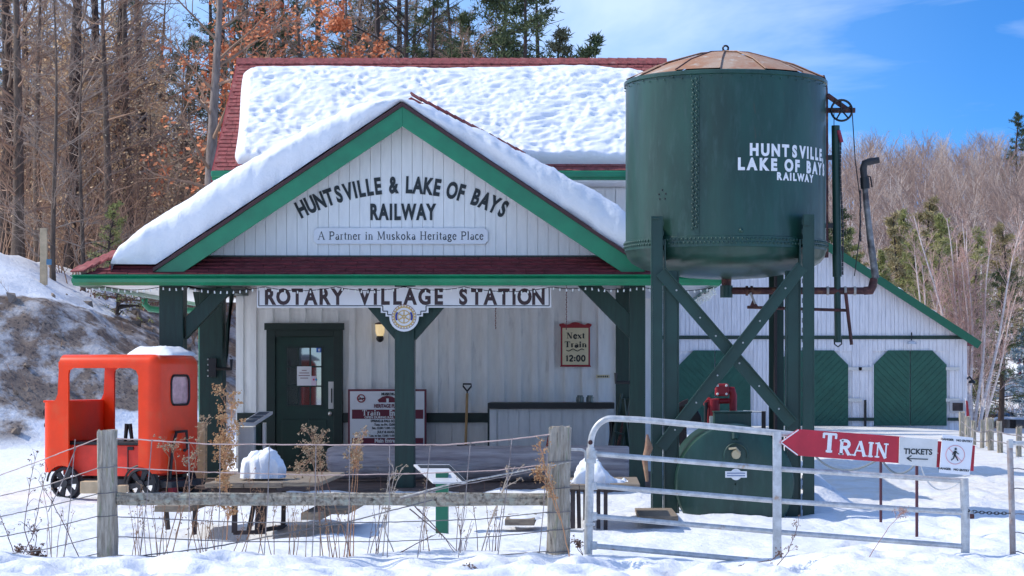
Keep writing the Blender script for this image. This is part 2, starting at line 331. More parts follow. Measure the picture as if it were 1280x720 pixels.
def mix(f, a, c):
    x = N("ShaderNodeMixRGB")
    if isinstance(f, float): x.inputs[0].default_value = f
    else: L(f, x.inputs[0])
    for i, q in ((1, a), (2, c)):
        if isinstance(q, tuple): x.inputs[i].default_value = (*q, 1)
        else: L(q, x.inputs[i])
    return x.outputs[0]
def mth(op, a, c, clamp=False):
    x = N("ShaderNodeMath"); x.operation = op; x.use_clamp = clamp
    for i, q in ((0, a), (1, c)):
        if isinstance(q, float): x.inputs[i].default_value = q
        else: L(q, x.inputs[i])
    return x.outputs[0]
dirtc = mix(rnoise(1.3, .35, .65), (.15,.10,.07), (.33,.25,.185))
dirtc = mix(rnoise(9., .52, .62), dirtc, (.06,.045,.04))
tanc = mix(rnoise(2.5, .4, .65), (.78,.72,.62), (.66,.59,.49))
snowc = (.86,.87,.89)
f_d = mth('MULTIPLY', mth('SUBTRACT', mth('ADD', mth('MULTIPLY', at.outputs['Fac'], 1.9), rnoise(.42, .24, .64, strch=(1.2,.35,1.6))), .95), 4.)
f_d = mth('MULTIPLY', mth('MAXIMUM', mth('MINIMUM', f_d, 1.), 0.), mth('SUBTRACT', 1., mth('MULTIPLY', rnoise(1.5, .47, .62, strch=(1.2,.5,1.)), .5)), True)
f_t = mth('MULTIPLY', at2.outputs['Fac'], rnoise(1.1, .25, .6))
L(mix(f_d, mix(f_t, snowc, tanc), dirtc), b.inputs['Base Color'])

# ------------------------------------------------------------------ terrain
FOOT = [(30,-26),(40,-17.5),(48,-12.8),(55,-8.0),(68,-7.4),(90,-9),(126,-12.0),(160,-16),(400,-40)]
def foot(y):
    if y <= FOOT[0][0]: return FOOT[0][1]
    for (a, b_), (c, d) in zip(FOOT, FOOT[1:]):
        if y <= c: t_ = (y-a)/(c-a); return b_+(d-b_)*t_
    return FOOT[-1][1]
def bank(x, y):
    u = foot(y)-x
    Lw = 9.5+1.6*sstep(58, 90, y)
    if u <= -.5: return 0, 0
    k = max(0, min(1, (u+.5)/Lw)); h = 4.9*(.6*k+.4*sstep(0, 1, k))
    h += .16*max(0, min(u-Lw, 60)) if u > Lw else 0
    return h, k
def H(x, y):
    b_, k = bank(x, y)
    h = b_
    if .05 < k < .72: h += (fbm(x*2.2, y*1.1, 2)*.10+fbm(x*5, y*2.5, 7)*.05)*sstep(.05,.15,k)*sstep(.72,.6,k)
    if b_ > .3: h += (fbm(x*.35, y*.18, 3)*.25+fbm(x*1.1, y*.5, 5)*.1)*min(1, b_/2)
    h += 6.5*sstep(58, 92, y)*sstep(-1, -9, x)*(1-sstep(-14,-26,x)*.0)*(1 if b_ < .1 else max(0, 1-b_/5))
    # hill far away on the right and behind
    h += 22*sstep(105, 330, y+.22*(x-40)*(1 if x > 0 else .2))*sstep(-70, 25, x)
    h += 14*sstep(140, 330, y)*(1-sstep(-60, 20, x))
    h += 2.6*sstep(78, 125, y)*sstep(16, 34, x)
    if y > 60 and x > 5: h -= 2.3*math.exp(-(((x-22)/9)**2+((y-86)/24)**2)**1.5)
    if y < 45 and -16 < x < 16:
        h += (fbm(x*3.5, y*.8, 12)*.03*sstep(1.5, 3, x))+fbm(x*.6, y*.45, 1)*.07+fbm(x*2.2, y*1.6, 8)*.03+fbm(x*5, y*3.4, 3)*.010
        if y < 21.5: h += .04*sstep(20.3, 19.3, y)+sstep(20.6, 19.4, y)*(fbm(x*2.6, y*2., 9)*.03+fbm(x*6, y*4.5, 4)*.014)
        h += .09*math.exp(-((y-29.1)/.55)**2)*sstep(-6.5,-5.,x)*sstep(1.5,.5,x)*(1+.6*fbm(x*1.5,3))
        h += .42*math.exp(-(((x-2.65)/.42)**2+((y-27.4)/.9)**2))          # pile right of the water tower
        h += .12*math.exp(-(((x-.9)/1.1)**2+((y-24.8)/.7)**2))
        for (tx, ty) in TROUGH:                                              # hollows melted round the tables
            h -= .10*math.exp(-(((x-tx)/.42)**2+((y-ty)/.7)**2))
        for (tx, ty, r_) in PRINTS: 
            d2 = ((x-tx)**2+(y-ty)**2)/(r_*r_)
            if d2 < 6: h -= .10*math.exp(-d2)
    return h
TROUGH = [(PX(322, 22.9), 22.9), (PX(218, 22.9), 22.9)]
PRINTS = [(random.uniform(2.4, 4.2), random.uniform(19.5, 23.5), random.uniform(.08, .16)) for _ in range(34)] + [(random.uniform(-5.5, 2), random.uniform(17.9, 19.6), random.uniform(.08, .2)) for _ in range(150)]
def axis(segs):
    r = []
    for a, b_, n in segs: r += [a+(b_-a)*i/n for i in range(n)]
    return r+[segs[-1][1]]
xs = axis([(-600,-120,12),(-120,-30,45),(-30,-8,110),(-8,7,300),(7,30,50),(30,120,40),(120,600,12)])
ys = axis([(-60,12,12),(12,17.5,10),(17.5,21,70),(21,32,100),(32,70,110),(70,130,70),(130,340,50),(340,1400,14)])
vs = []; dirt = []; tan = []
for y in ys:
    for x in xs:
        vs.append((x, y, H(x, y)))
        hb, k = bank(x, y); dd = 0
        if k > 0:
            # gritty cut on the face of the bank, clean snow above it
            top = .64+.10*fbm(x*.2, y*.1, 2); dd = (.12+.88*sstep(.16, .34, k))*sstep(.03, .1, k)*(1-sstep(top-.06, top+.05, k))*.85
            dd *= sstep(120, 80, y)
        # plough-cut skirt near the far left
        dirt.append(dd)
        tan.append(sstep(.5, 4.5, x)*sstep(23.5, 30, y)*(1-sstep(62, 80, y))*.9+.25*sstep(62, 70, y)*sstep(4, 8, x))
nx = len(xs); fs = [(j*nx+i, j*nx+i+1, (j+1)*nx+i+1, (j+1)*nx+i) for j in range(len(ys)-1) for i in range(nx-1)]
me = bpy.data.meshes.new("snow_ground"); me.from_pydata(vs, [], fs)
for nme, dat in (("dirt", dirt), ("tan", tan)):
    a = me.attributes.new(nme, 'FLOAT', 'POINT'); a.data.foreach_set("value", dat)
me.polygons.foreach_set("use_smooth", [True]*len(me.polygons)); me.materials.append(M_GROUND); me.update()
g = bpy.data.objects.new("snow_ground", me); COL.objects.link(g); g['kind'] = 'structure'; reg(g, Matrix())
# ------------------------------------------------------------------ station building
ST = thing("station_building", "white board station with green trimmed gable porch and snow on its red shingled roof", "station", (-2.5, 30, 0))
def poly_clip(poly, xa, xb):
    """clip a convex (x,z) polygon to xa<=x<=xb"""
    def clip(ps, k, s):
        o = []
        for i in range(len(ps)):
            a, b_ = ps[i], ps[(i+1) % len(ps)]; ia = (a[0]-k)*s >= 0; ib = (b_[0]-k)*s >= 0
            if ia: o.append(a)
            if ia != ib: t_ = (k-a[0])/(b_[0]-a[0]); o.append((k, a[1]+(b_[1]-a[1])*t_))
        return o
    p = clip(poly, xa, 1); return clip(p, xb, -1) if p else p
YW = 36.0
XL, XR = PX(297, YW), PX(787, YW)
# main wall with its boards
wl = MB().box(XL+.01, XR-.01, YW+.03, YW+.16, 0, 3.35).build("wall", M_WHITE, ST)
bx = XL; rr = random.Random(3); PL = []
while bx < XR-.05:
    wd = .265+rr.uniform(-.006, .006); x1 = min(bx+wd, XR)
    zt = 3.35; zb = PZ(516, YW)
    if x1 > PX(429, YW) or bx < PX(334, YW):
        MB().box(bx+.003, x1-.003, YW-.012-rr.uniform(0, .004), YW+.028, zb, zt).build("plank", M_WHITE, wl)
        zb2 = .12
        MB().box(bx+.003, x1-.003, YW-.012, YW+.028, zb2, PZ(528, YW)).build("plank", M_WHITE, wl)
    else: MB().box(bx+.003, x1-.003, YW-.012, YW+.028, PZ(406, YW), zt).build("plank", M_WHITE, wl)
    if x1 < XR-.05:
        zz = PZ(406, YW) if PX(334, YW) < x1 < PX(429, YW) else zb
        MB().box(x1-.046, x1+.046, YW-.058, YW-.014, zz, zt).build("batten", M_WHITE, wl)
    bx = x1
MB().box(XL-.02, XL+.10, YW-.045, YW+.1, .1, 3.3).build("corner_board", M_WHITE, wl, bevel=.004)
MB().box(XR-.10, XR+.02, YW-.045, YW+.1, .1, 3.3).build("corner_board", M_WHITE, wl, bevel=.004)
for a, b_ in ((297, 334), (429, 612)):
    MB().box(PX(a, YW), PX(b_, YW), YW-.06, YW-.013, PZ(528, YW), PZ(516, YW)).build("dark_rail_board", M_FRAME, wl, bevel=.004)
MB().box(XL+.05, XL+.15, YW+.17, 42, 0, 4.5).build("side_wall", M_WHITE, ST)
MB().box(1.0, 1.1, YW+.17, 42, 0, 4.5).build("side_wall", M_WHITE, ST)
MB().box(XR+.02, 1.1, YW+.02, YW+.16, 0, 4.5).build("wall", M_WHITE, ST)
MB().box(XL+.16, 1.0, 41.85, 42, 0, 4.5).build("back_wall", M_WHITE, ST)
# upper wall seen over the porch roof on the right
uw = MB().box(XL, 1.1, YW+.05, YW+.15, 3.36, 4.66).build("upper_wall", M_WHITE, ST)
x = PX(690, YW)
while x < 1.05:
    MB().box(x+.004, x+.166, YW+.0, YW+.045, 3.4, 4.6).build("plank", M_WHITE, uw); x += .17
# ---- door
DR = MB().box(PX(345, YW), PX(418, YW), YW-.05, YW-.0, .06, PZ(421, YW)).build("door", M_DOORG, ST, bevel=.004)
x0, x1, zt = PX(334, YW), PX(429, YW), PZ(408, YW)
MB().box(x0, PX(345, YW), YW-.10, YW, .04, zt).box(PX(418, YW), x1, YW-.10, YW, .04, zt).box(PX(345, YW), PX(418, YW), YW-.10, YW, PZ(421, YW), zt).build("frame", M_FRAME, DR, bevel=.006)
MB().box(x0-.03, x1+.03, YW-.13, YW-.101, zt-.06, zt+.05).build("head_trim", M_FRAME, DR, bevel=.006)
gx = [PX(359+44*i/3, YW) for i in range(4)]; gz = [PZ(507-73*i/3, YW) for i in range(4)]
for i in range(3):
    for j in range(3):
        MB().box(gx[i]+.012, gx[i+1]-.012, YW-.056, YW-.052, gz[j]+.012, gz[j+1]-.012).build("pane", M_PANE, DR)
mb = MB()
for q in gx: mb.box(q-.012, q+.012, YW-.068, YW-.051, gz[0]-.012, gz[3]+.012)
for q in gz:
    for i in range(3): mb.box(gx[i]+.0125, gx[i+1]-.0125, YW-.066, YW-.051, q-.012, q+.012)
mb.build("glazing_bars", M_FRAME, DR)
for a, b_ in ((353, 376), (386, 409)):
    MB().box(PX(a, YW), PX(b_, YW), YW-.062, YW-.051, PZ(578, YW), PZ(524, YW)).build("panel", M_DOORG, DR, bevel=.008)
MB().box(PX(411, YW), PX(417.5, YW), YW-.062, YW-.051, PZ(511, YW), PZ(477, YW)).build("push_plate", mat("brushed_metal_plate", (.62,.58,.54), .4, metal=.4), DR, bevel=.002)
MB().tube([P(414.5, 486, YW-.06), P(414.5, 486, YW-.1), P(414.5, 503, YW-.1), P(414.5, 503, YW-.06)], .010, 6).build("handle", M_BLACK, DR)
MB().ball(P(412.5, 517, YW-.085), .036, 10).tube([P(412.5, 517, YW-.05), P(412.5, 517, YW-.09)], .012).build("door_knob", mat("bright_knob", (.75,.73,.68), .25, metal=.6), DR, smooth=40)
nt_ = MB().box(PX(372, YW), PX(390, YW), YW-.075, YW-.071, PZ(482, YW), PZ(458, YW)).build("paper_notice", mat("printed_paper", (.78,.76,.77), .6), DR)
M_TINY = mat("small_print", (.25,.12,.13), .6)
mb = MB()
for i, (a, b_) in enumerate(((378, 384), (375, 387), (374, 388), (376, 386))):
    mb.box(PX(a, YW), PX(b_, YW), YW-.0775, YW-.0755, PZ(463+i*3.2, YW)-.006, PZ(463+i*3.2, YW)+.006)
mb.build("print", M_TINY, DR)
MB().box(PX(390, YW), PX(396, YW), YW-.075, YW-.071, PZ(482, YW), PZ(470, YW)).build("sticker", mat("pale_sticker", (.75,.6,.7), .5), DR)
for (c_, a, col_) in ((0, 392.2, (.7,.02,.1)), (1, 395, (.02,.35,.65))):
    MB().tube([P(a, 474.5, YW-.077), P(a, 474.5, YW-.079)], .016, 10).build("sticker_dot", mat("dot_%s" % ("red", "blue")[c_], col_, .5), DR)
MB().box(PX(396, YW), PX(403, YW), YW-.062, YW-.058, PZ(440.5, YW), PZ(434.5, YW)).build("blue_sticker", mat("blue_sticker", (.02,.12,.5), .5), DR)
MB().box(PX(398.3, YW), PX(400.7, YW), YW-.065, YW-.063, PZ(439, YW), PZ(436, YW)).build("sticker_mark", M_WTXT, DR)

# ---- deck
dk = MB().box(-5.9, .95, 30.05, 35.9, -.1, .06).build("deck", M_DECK, ST)
yy = 29.75; 
for i in range(14):
    MB().box(-5.75+rr.uniform(-.05, .05), .85+rr.uniform(-.05, .05), 29.72+i*.155, 29.72+i*.155+.145, .062, .105+rr.uniform(0, .006)).build("deck_plank", M_DECK, dk, bevel=.005)
MB().box(-5.7, .8, 29.66, 29.715, -.1, .10).build("edge_board", M_DECK, dk, bevel=.006)

# ---- posts, braces and beams
YF = 30.0
def post(px, w_, y, z0, z1):
    x = PX(px, y); return MB().box(x-w_/2, x+w_/2, y-w_/2, y+w_/2, z0, z1).build("post", M_DARKG, ST, bevel=.012)
EZ = PZ(357, 29.3)
post(216.5, .32, YF, .1, 2.86); post(506.5, .26, YF, .1, 2.86); post(796.5, .215, YF, .1, 2.86)
post(266, .34, 33, .1, 2.9); post(782, .3, 33.6, .1, 2.9)
def brace(pa, pb, y, w_=.15, t_=.22):
    return MB().bar(P(*pa, y), P(*pb, y), t_, w_, Vector((0, 1, 0))).build("brace", M_DARKG, ST, bevel=.01)
def bracep(pts, y0, y1): return MB().prism([(PX(a, y0), PZ(b_, y0)) for a, b_ in pts], y0, y1).build("brace", M_DARKG, ST, bevel=.008)
bracep([(232, 424), (232, 396), (268, 362), (287, 358), (291, 362)], YF-.09, YF+.07)
bracep([(495, 426), (495, 398), (476, 376), (452, 376)], YF-.08, YF+.08)
bracep([(518, 426), (518, 398), (540, 376), (562, 376)], YF-.08, YF+.08)
bracep([(787.5, 424), (787.5, 392), (752, 357), (722, 357)], YF-.08, YF+.08)
bracep([(250, 440), (250, 410), (240, 360), (251, 360)], 32.95, 33.1)
bracep([(283, 440), (283, 405), (293, 362), (287, 362)], 32.95, 33.1)
XE0, XE1 = PX(92, 29.3), PX(900, 29.3)
MB().box(-5.77, .72, YF-.10, YF+.10, 2.865, 3.0).build("beam", M_DARKG, ST)
for x_ in (-5.6, .55): MB().box(x_-.09, x_+.09, YF+.11, YW-.07, 2.87, 3.0).build("beam", M_DARKG, ST)
# ---- porch roof: skirt, gable roof slabs, soffit, gutter
EZ0 = EZ+.02
Zs = PZ(322, 29.8)            # top of the skirt against the gable boards
xgl, xgr = PX(228, 29.8), PX(772, 29.8)
ax_, az_ = PX(503, 29.4), PZ(133, 29.4)       # rake apex
SL = .665
M_SHD = mat("shaded_red_shingle", (.17,.022,.028), .8, var=.45, scale=5, stretch=(1, 5, 5), bump=.4, bscale=60, spots=((.26,.08,.08), 9, .6, .75))  # skirt copy of the red shingle, its shade put into the colour
ZE = PZ(344, 29.3)
def zmain(x): return az_-SL*abs(x-ax_)-.03
# left and right slopes of the gable roof and the flatter skirts below them
mb = MB(); yb = 36.0; th = .07
for sgn, xe in ((-1, XE0+.03), (1, XE1-.03)):
    xk = ax_+sgn*(az_-.03-(ZE+.29))/SL            # where the steep slope meets the skirt
    zk = zmain(xk)
    for (xa, za, xb, zb, ya) in ((ax_, az_-.03, xk, zk, 29.47), (xk, zk, xe, ZE-.01, 29.47 if False else 29.33)):
        if xa == ax_: q = [(xa, 29.47, za), (xb, 29.47, zb), (xb, yb, zb), (xa, yb, za)]
        else: q = [(xa, 29.95, za), (xb, 29.33, zb), (xb, 38.2, zb), (xa, 38.2, za)]
        mb.hexa([Vector(v) for v in q], [Vector((v[0], v[1], v[2]-th)) for v in q])
rf = mb.build("roof", M_SHIN, ST)
sk = MB().hexa([Vector((XE0+.05, 29.33, ZE)), Vector((XE1-.05, 29.33, ZE)), Vector((xgr+.5, 29.8, Zs)), Vector((xgl-.5, 29.8, Zs))],
          [Vector((XE0+.05, 29.4, ZE-.06)), Vector((XE1-.05, 29.4, ZE-.06)), Vector((xgr+.5, 29.87, Zs-.1)), Vector((xgl-.5, 29.87, Zs-.1))]).build("skirt_roof", M_SHD, ST)
# shingle courses on the skirt
mb = MB(); 
for r_ in range(5):
    t0, t1 = r_/5, (r_+1)/5; y0 = 29.33+.47*t0; y1 = 29.33+.47*t1; z0 = ZE+(Zs-ZE)*t0; z1 = ZE+(Zs-ZE)*t1
    x = XE0+.12+.6*t0+rr.uniform(0, .1)
    while x < XE1-.3:
        wd = rr.uniform(.24, .34); d_ = rr.uniform(.004, .012)
        mb.hexa([Vector((x, y0-.012, z0+.014+d_)), Vector((x+wd-.008, y0-.012, z0+.014+d_)), Vector((x+wd-.008, y1, z1+.006)), Vector((x, y1, z1+.006))],
                [Vector((x, y0-.012, z0)), Vector((x+wd-.008, y0-.012, z0)), Vector((x+wd-.008, y1, z1-.006)), Vector((x, y1, z1-.006))]); x += wd
mb.build("shingles", M_SHD, sk, kind="stuff")
# hip caps at the left corner
h0 = Vector((XE0+.04, 29.32, ZE+.02)); h1 = P(147, 319, 29.9)
for i in range(5):
    a = h0.lerp(h1, i/5); b_ = h0.lerp(h1, (i+1.12)/5)
    MB().bar(a+Vector((0, 0, .03)), b_+Vector((0, 0, .045+.01)), .26, .022).build("hip_cap", M_SHIN, rf)
# soffit boards under the eaves (white), open rafters
MB().box(XE0+.06, -5.75, 29.45, 38, ZE-.085, ZE-.065).build("soffit", M_WHITE, ST)
MB().box(.7, XE1-.06, 29.45, 38, ZE-.085, ZE-.065).build("soffit", M_WHITE, ST)
MB().box(-5.74, .69, 30.2, 35.9, 3.2, 3.24).build("ceiling", M_WHITE, ST)
# gutter: K-profile along the front and down both sides
def gprof(): return [(0, -.14), (-.05, -.14), (-.09, -.10), (-.10, -.055), (-.075, -.03), (-.11, -.012), (-.11, 0), (-.095, 0), (-.095, -.01), (0, -.01)]
zg = ZE+.005
n_ = len(gprof())
mb = MB()
for xa, xb in ((XE0, XE1),):
    vs_ = [Vector((x, 29.31+dy, zg+dz)) for x in (xa, xb) for dy, dz in gprof()]
    mb.add(vs_, [tuple(range(n_)), tuple(range(n_, 2*n_))[::-1]]+[(i, n_+i, n_+(i+1) % n_, (i+1) % n_) for i in range(n_)])
mb.build("gutter", M_GREEN, ST)
for xe, sg in ((XE0+.06, 1), (XE1-.06, -1)):
    vs_ = [Vector((xe+sg*dy, y, zg-.004+dz)) for y in (29.32, 38.2) for dy, dz in gprof()]
    MB().add(vs_, [tuple(range(n_))[::-1], tuple(range(n_, 2*n_))]+[(i, n_+i, n_+(i+1) % n_, (i+1) % n_) for i in range(n_)]).build("side_gutter", M_GREEN, ST)
MB().tube([P(181, 373, 33.5), P(181, 380, 33.5), P(187, 386, 33.5), P(205, 388, 33.5), P(246, 388, 33.3), P(252, 396, 33.25), P(253, 592, 33.25)], .05, 8).build("downspout", M_GREEN, ST, smooth=50)
# ---- gable boards
gz0 = PZ(322, 29.8); apx, apz = PX(503, 29.8), PZ(147, 29.8)
tri = [(apx-(apz-gz0)/SL, gz0), (apx+(apz-gz0)/SL, gz0), (apx, apz)]
gb = MB().prism(tri, 29.87, 29.93).build("gable", M_GABLE, ST)
pit = 13.1/F*29.8; k0 = tri[0][0]; i = 0
while k0+i*pit < tri[1][0]:
    pc = poly_clip(tri, k0+i*pit+.0025, k0+(i+1)*pit-.0025)
    if len(pc) >= 3: MB().prism(pc, 29.845-(i % 3)*.001, 29.869).build("plank", M_GABLE, gb)
    i += 1
MB().box(tri[0][0]+.15, tri[1][0]-.15, 29.815, 29.843, gz0-.005, gz0+.03).build("sill_board", M_FRAME, gb)
# ---- rake boards: fascia face, dark drip edge above
def rake(sg, wv, zo, y0, y1, nm, m, x_end):
    x_in = ax_; xe = ax_+sg*x_end
    top = lambda x: az_-SL*abs(x-ax_)+zo
    pts = [(ax_, top(ax_)), (xe, top(xe)), (xe+(-sg)*wv*.0, max(top(xe)-wv, ZE-.0)), (ax_, top(ax_)-wv)]
    zc = ZE+.015
    if top(xe)-wv < zc:
        xc = ax_+sg*((az_+zo-wv)-zc)/SL; pts = [(ax_, top(ax_)), (xe, top(xe)), (xe, zc), (xc, zc), (ax_, top(ax_)-wv)]
    return MB().prism(pts, y0, y1).build(nm, m, ST, bevel=.004)
for sg, xe in ((-1, 3.27), (1, 3.18)):
    rake(sg, .262, 0, 29.40, 29.44, "rake_board", M_GREEN, xe)
    rake(sg, .055, .052, 29.36, 29.50, "drip_edge", mat("dark_maroon_metal_edge", (.06,.018,.02), .5), xe)
    # soffit under the overhang
    s0 = az_-.30; q = [(ax_, s0), (ax_+sg*3.05, s0-3.05*SL)]
    a, b_ = q; MB().hexa([Vector((a[0], 29.445, a[1]+.2)), Vector((b_[0], 29.445, b_[1]+.2)), Vector((b_[0], 29.84, b_[1]+.2)), Vector((a[0], 29.84, a[1]+.2))],
                      [Vector((a[0], 29.445, a[1]+.22)), Vector((b_[0], 29.445, b_[1]+.22)), Vector((b_[0], 29.84, b_[1]+.22)), Vector((a[0], 29.84, a[1]+.22))]).build("rake_soffit", M_GREEN, ST)
# ---- raised roof piece behind the porch roof, its cap shingles show on the right
c0 = P(514, 117, 32.2); e0 = P(655, 190, 32.2); c0l = P(380, 190, 32.2)
mb = MB()
for a, b_ in ((c0, c0.lerp(e0, .8)), (c0, c0l)):
    q = [a, b_, b_+Vector((0, 3.6, 0)), a+Vector((0, 3.6, 0))]; mb.hexa([v-Vector((0, 0, .05)) for v in q], [v-Vector((0, 0, .12)) for v in q])
rr2 = mb.build("rear_roof", M_SHIN, ST)
for i in range(13):
    a = c0.lerp(e0, i/13); b_ = c0.lerp(e0, (i+1.15)/13); MB().bar(a+Vector((0, .02, 0)), b_+Vector((0, .02, -.015)), .30*(1-i/16), .028).build("rake_cap", M_SHIN, rr2)

# ---- main roof
ey, ry = 35.0, 37.5; exl = PX(265, ey); exr = 1.45; ez = PZ(214, ey); rz_ = PZ(76, ry)
mb = MB(); rx1 = PX(832, ry); rx0 = PX(297, ry)
for ya, yb2 in ((ey, ry), (2*ry-ey, ry)):
    q = [Vector((rx0, ya, ez)), Vector((rx1, ya, ez)), Vector((rx1, ry, rz_)), Vector((rx0, ry, rz_))]; mb.hexa(q, [v-Vector((0, 0, .12)) for v in q])
mr = mb.build("main_roof", M_SHIN, ST)
nrow = 30; nrm = Vector((0, -(rz_-ez), ry-ey)).normalized()
mb = MB()
for r_ in range(nrow):
    t0 = r_/nrow; t1 = (r_+1.15)/nrow; x = rx0+rr.uniform(0, .08)
    while x < rx1:
        wd = min(rr.uniform(.12, .2), rx1-x+.01); u_ = rr.uniform(.010, .02)
        a = Vector((0, ey+(ry-ey)*t0, ez+(rz_-ez)*t0)); b_ = Vector((0, ey+(ry-ey)*min(t1, 1), ez+(rz_-ez)*min(t1, 1)))
        A = a+nrm*(u_+.006); B = b_+nrm*.006; A2 = a+nrm*.001; B2 = b_-nrm*.002
        q = lambda v, xx: Vector((xx, v.y, v.z))
        mb.hexa([q(A, x), q(A, x+wd-.006), q(B, x+wd-.006), q(B, x)], [q(A2, x), q(A2, x+wd-.006), q(B2, x+wd-.006), q(B2, x)]); x += wd
mb.build("shingles", M_SHIN, mr, kind="stuff", recalc=False)
ncap = 44
for i in range(ncap):
    xa = rx0-.01+(rx1-rx0+.02)*i/ncap; xb = rx0-.01+(rx1-rx0+.02)*(i+1)/ncap; dz = .012
    mb = MB()
    for sg in (-1, 1):
        a0 = Vector((xa, ry+sg*.13, rz_-.055)); a1 = Vector((xa, ry, rz_+.055)); b0 = Vector((xb+.01, ry+sg*.13, rz_-.055-.012)); b1 = Vector((xb+.01, ry, rz_+.055-.012)); dn = Vector((0, 0, .02))
        mb.hexa([a0, a1, b1, b0], [a0-dn, a1-dn, b1-dn, b0-dn])
    mb.build("ridge_tile", M_SHIN, mr)
for sx_ in (exl, ):
    pass
MB().box(exl, exr, ey-.03, ey+.0, ez-.14, ez-.005).build("eave_fascia", M_GREEN, mr, bevel=.004)
MB().box(exl, exr, ey-.12, ey-.035, ez-.10, ez-.0).build("eave_gutter", M_GREEN, mr, bevel=.02)
MB().box(exl+.02, exr-.02, ey+.01, YW+.04, ez-.16, ez-.14).build("eave_soffit", M_WHITE, mr)
for xx in (rx0, rx1):   # gable end fillers and rakes
    s_ = 1 if xx == rx0 else -1
    MB().add([Vector((xx+s_*.55, YW, ez-.2)), Vector((xx+s_*.55, 2*ry-YW, ez-.2)), Vector((xx+s_*.55, ry, rz_-.2)), Vector((xx+s_*.62, YW, ez-.2)), Vector((xx+s_*.62, 2*ry-YW, ez-.2)), Vector((xx+s_*.62, ry, rz_-.2))], [(0,1,2),(5,4,3),(0,3,4,1),(1,4,5,2),(2,5,3,0)]).build("gable_end", M_WHITE, mr)
    q = [Vector((xx-s_*.015, ey-.01, ez-.02)), Vector((xx-s_*.015, ry, rz_-.02)), Vector((xx-s_*.015, ry, rz_-.18)), Vector((xx-s_*.015, ey-.01, ez-.18))]
    MB().hexa(q, [v+Vector((s_*.012, 0, 0)) for v in q]).build("rake_board", M_RED, mr)

# ---- snow lying on the roofs (one thing each)
def snow_main():
    nu, nv = 330, 120; V = []; vs_ = []
    cornerTL, cornerBL = 316, 293
    def dims(u, v):
        n = 0
        wx = mn.noise(Vector((u*1.5, v*1.5, 7)))*.2
        for (f_, a_) in ((.8, .045), (1.5, .02)):
            c = mn.voronoi(Vector(((u+wx)*5.2*f_, (v+wx*.5)*9.5*f_, 3.1+f_)))[0]; q = max(0, 1-c[0]/.62); n -= a_*q*q*(3-2*q)
        return n+mn.noise(Vector((u*1.5, v*2.2, 1)))*.05+mn.noise(Vector((u*5, v*9, 1)))*.02
    for j in range(nv+1):
        v = j/nv
        for i in range(nu+1):
            u = i/nu
            t_ = .035+v*.915                         # along slope 0=eave
            t_ = .055+v*(.865+.03*sin(u*9)*.4)
            y = ey+(ry-ey)*t_; z = ez+(rz_-ez)*t_
            pl = 292+(v**1.5)*17+3*sin(v*5)          # left edge in photo px
            if v > .9: pl += 14*((v-.9)/.1)**2
            if v < .1: pl += 6*((.1-v)/.1)**2
            x0 = (pl-VX)/F*(ey+(ry-ey)*.5)-.0; x0 = PX(pl, y)
            x1 = 1.1-.9*sstep(.80, 1, v)
            x = x0+(x1-x0)*u
            du = min(u*(x1-x0), (1-u)*(x1-x0)); dv0 = v*2.9; dv1 = (1-v)*2.9
            e = min(1, du/.16)**.5*min(1, dv0/.07)**.45*min(1, dv1/.35)**.6 if min(du, dv0, dv1) > 0 else 0
            hgt = .205*e*(1+.12*fbm(u*5, v*4, 2))+dims(x, v*2.9)*min(1, e*1.1)*(1 if e > .3 else e)
            # bulge over the front edge
            off = nrm*max(hgt, 0)+Vector((0, -.05*e*(1-min(1, dv0/.3)), 0))
            vs_.append(Vector((x, y, z))+off+nrm*.012)
    fs_ = [(j*(nu+1)+i, j*(nu+1)+i+1, (j+1)*(nu+1)+i+1, (j+1)*(nu+1)+i) for j in range(nv) for i in range(nu)]
    return MB().add(vs_, fs_).build("roof_snow", M_SNOW, None, smooth=0, recalc=False, label="broad dimpled blanket of snow on the high main roof", category="roof snow")
snow_main()
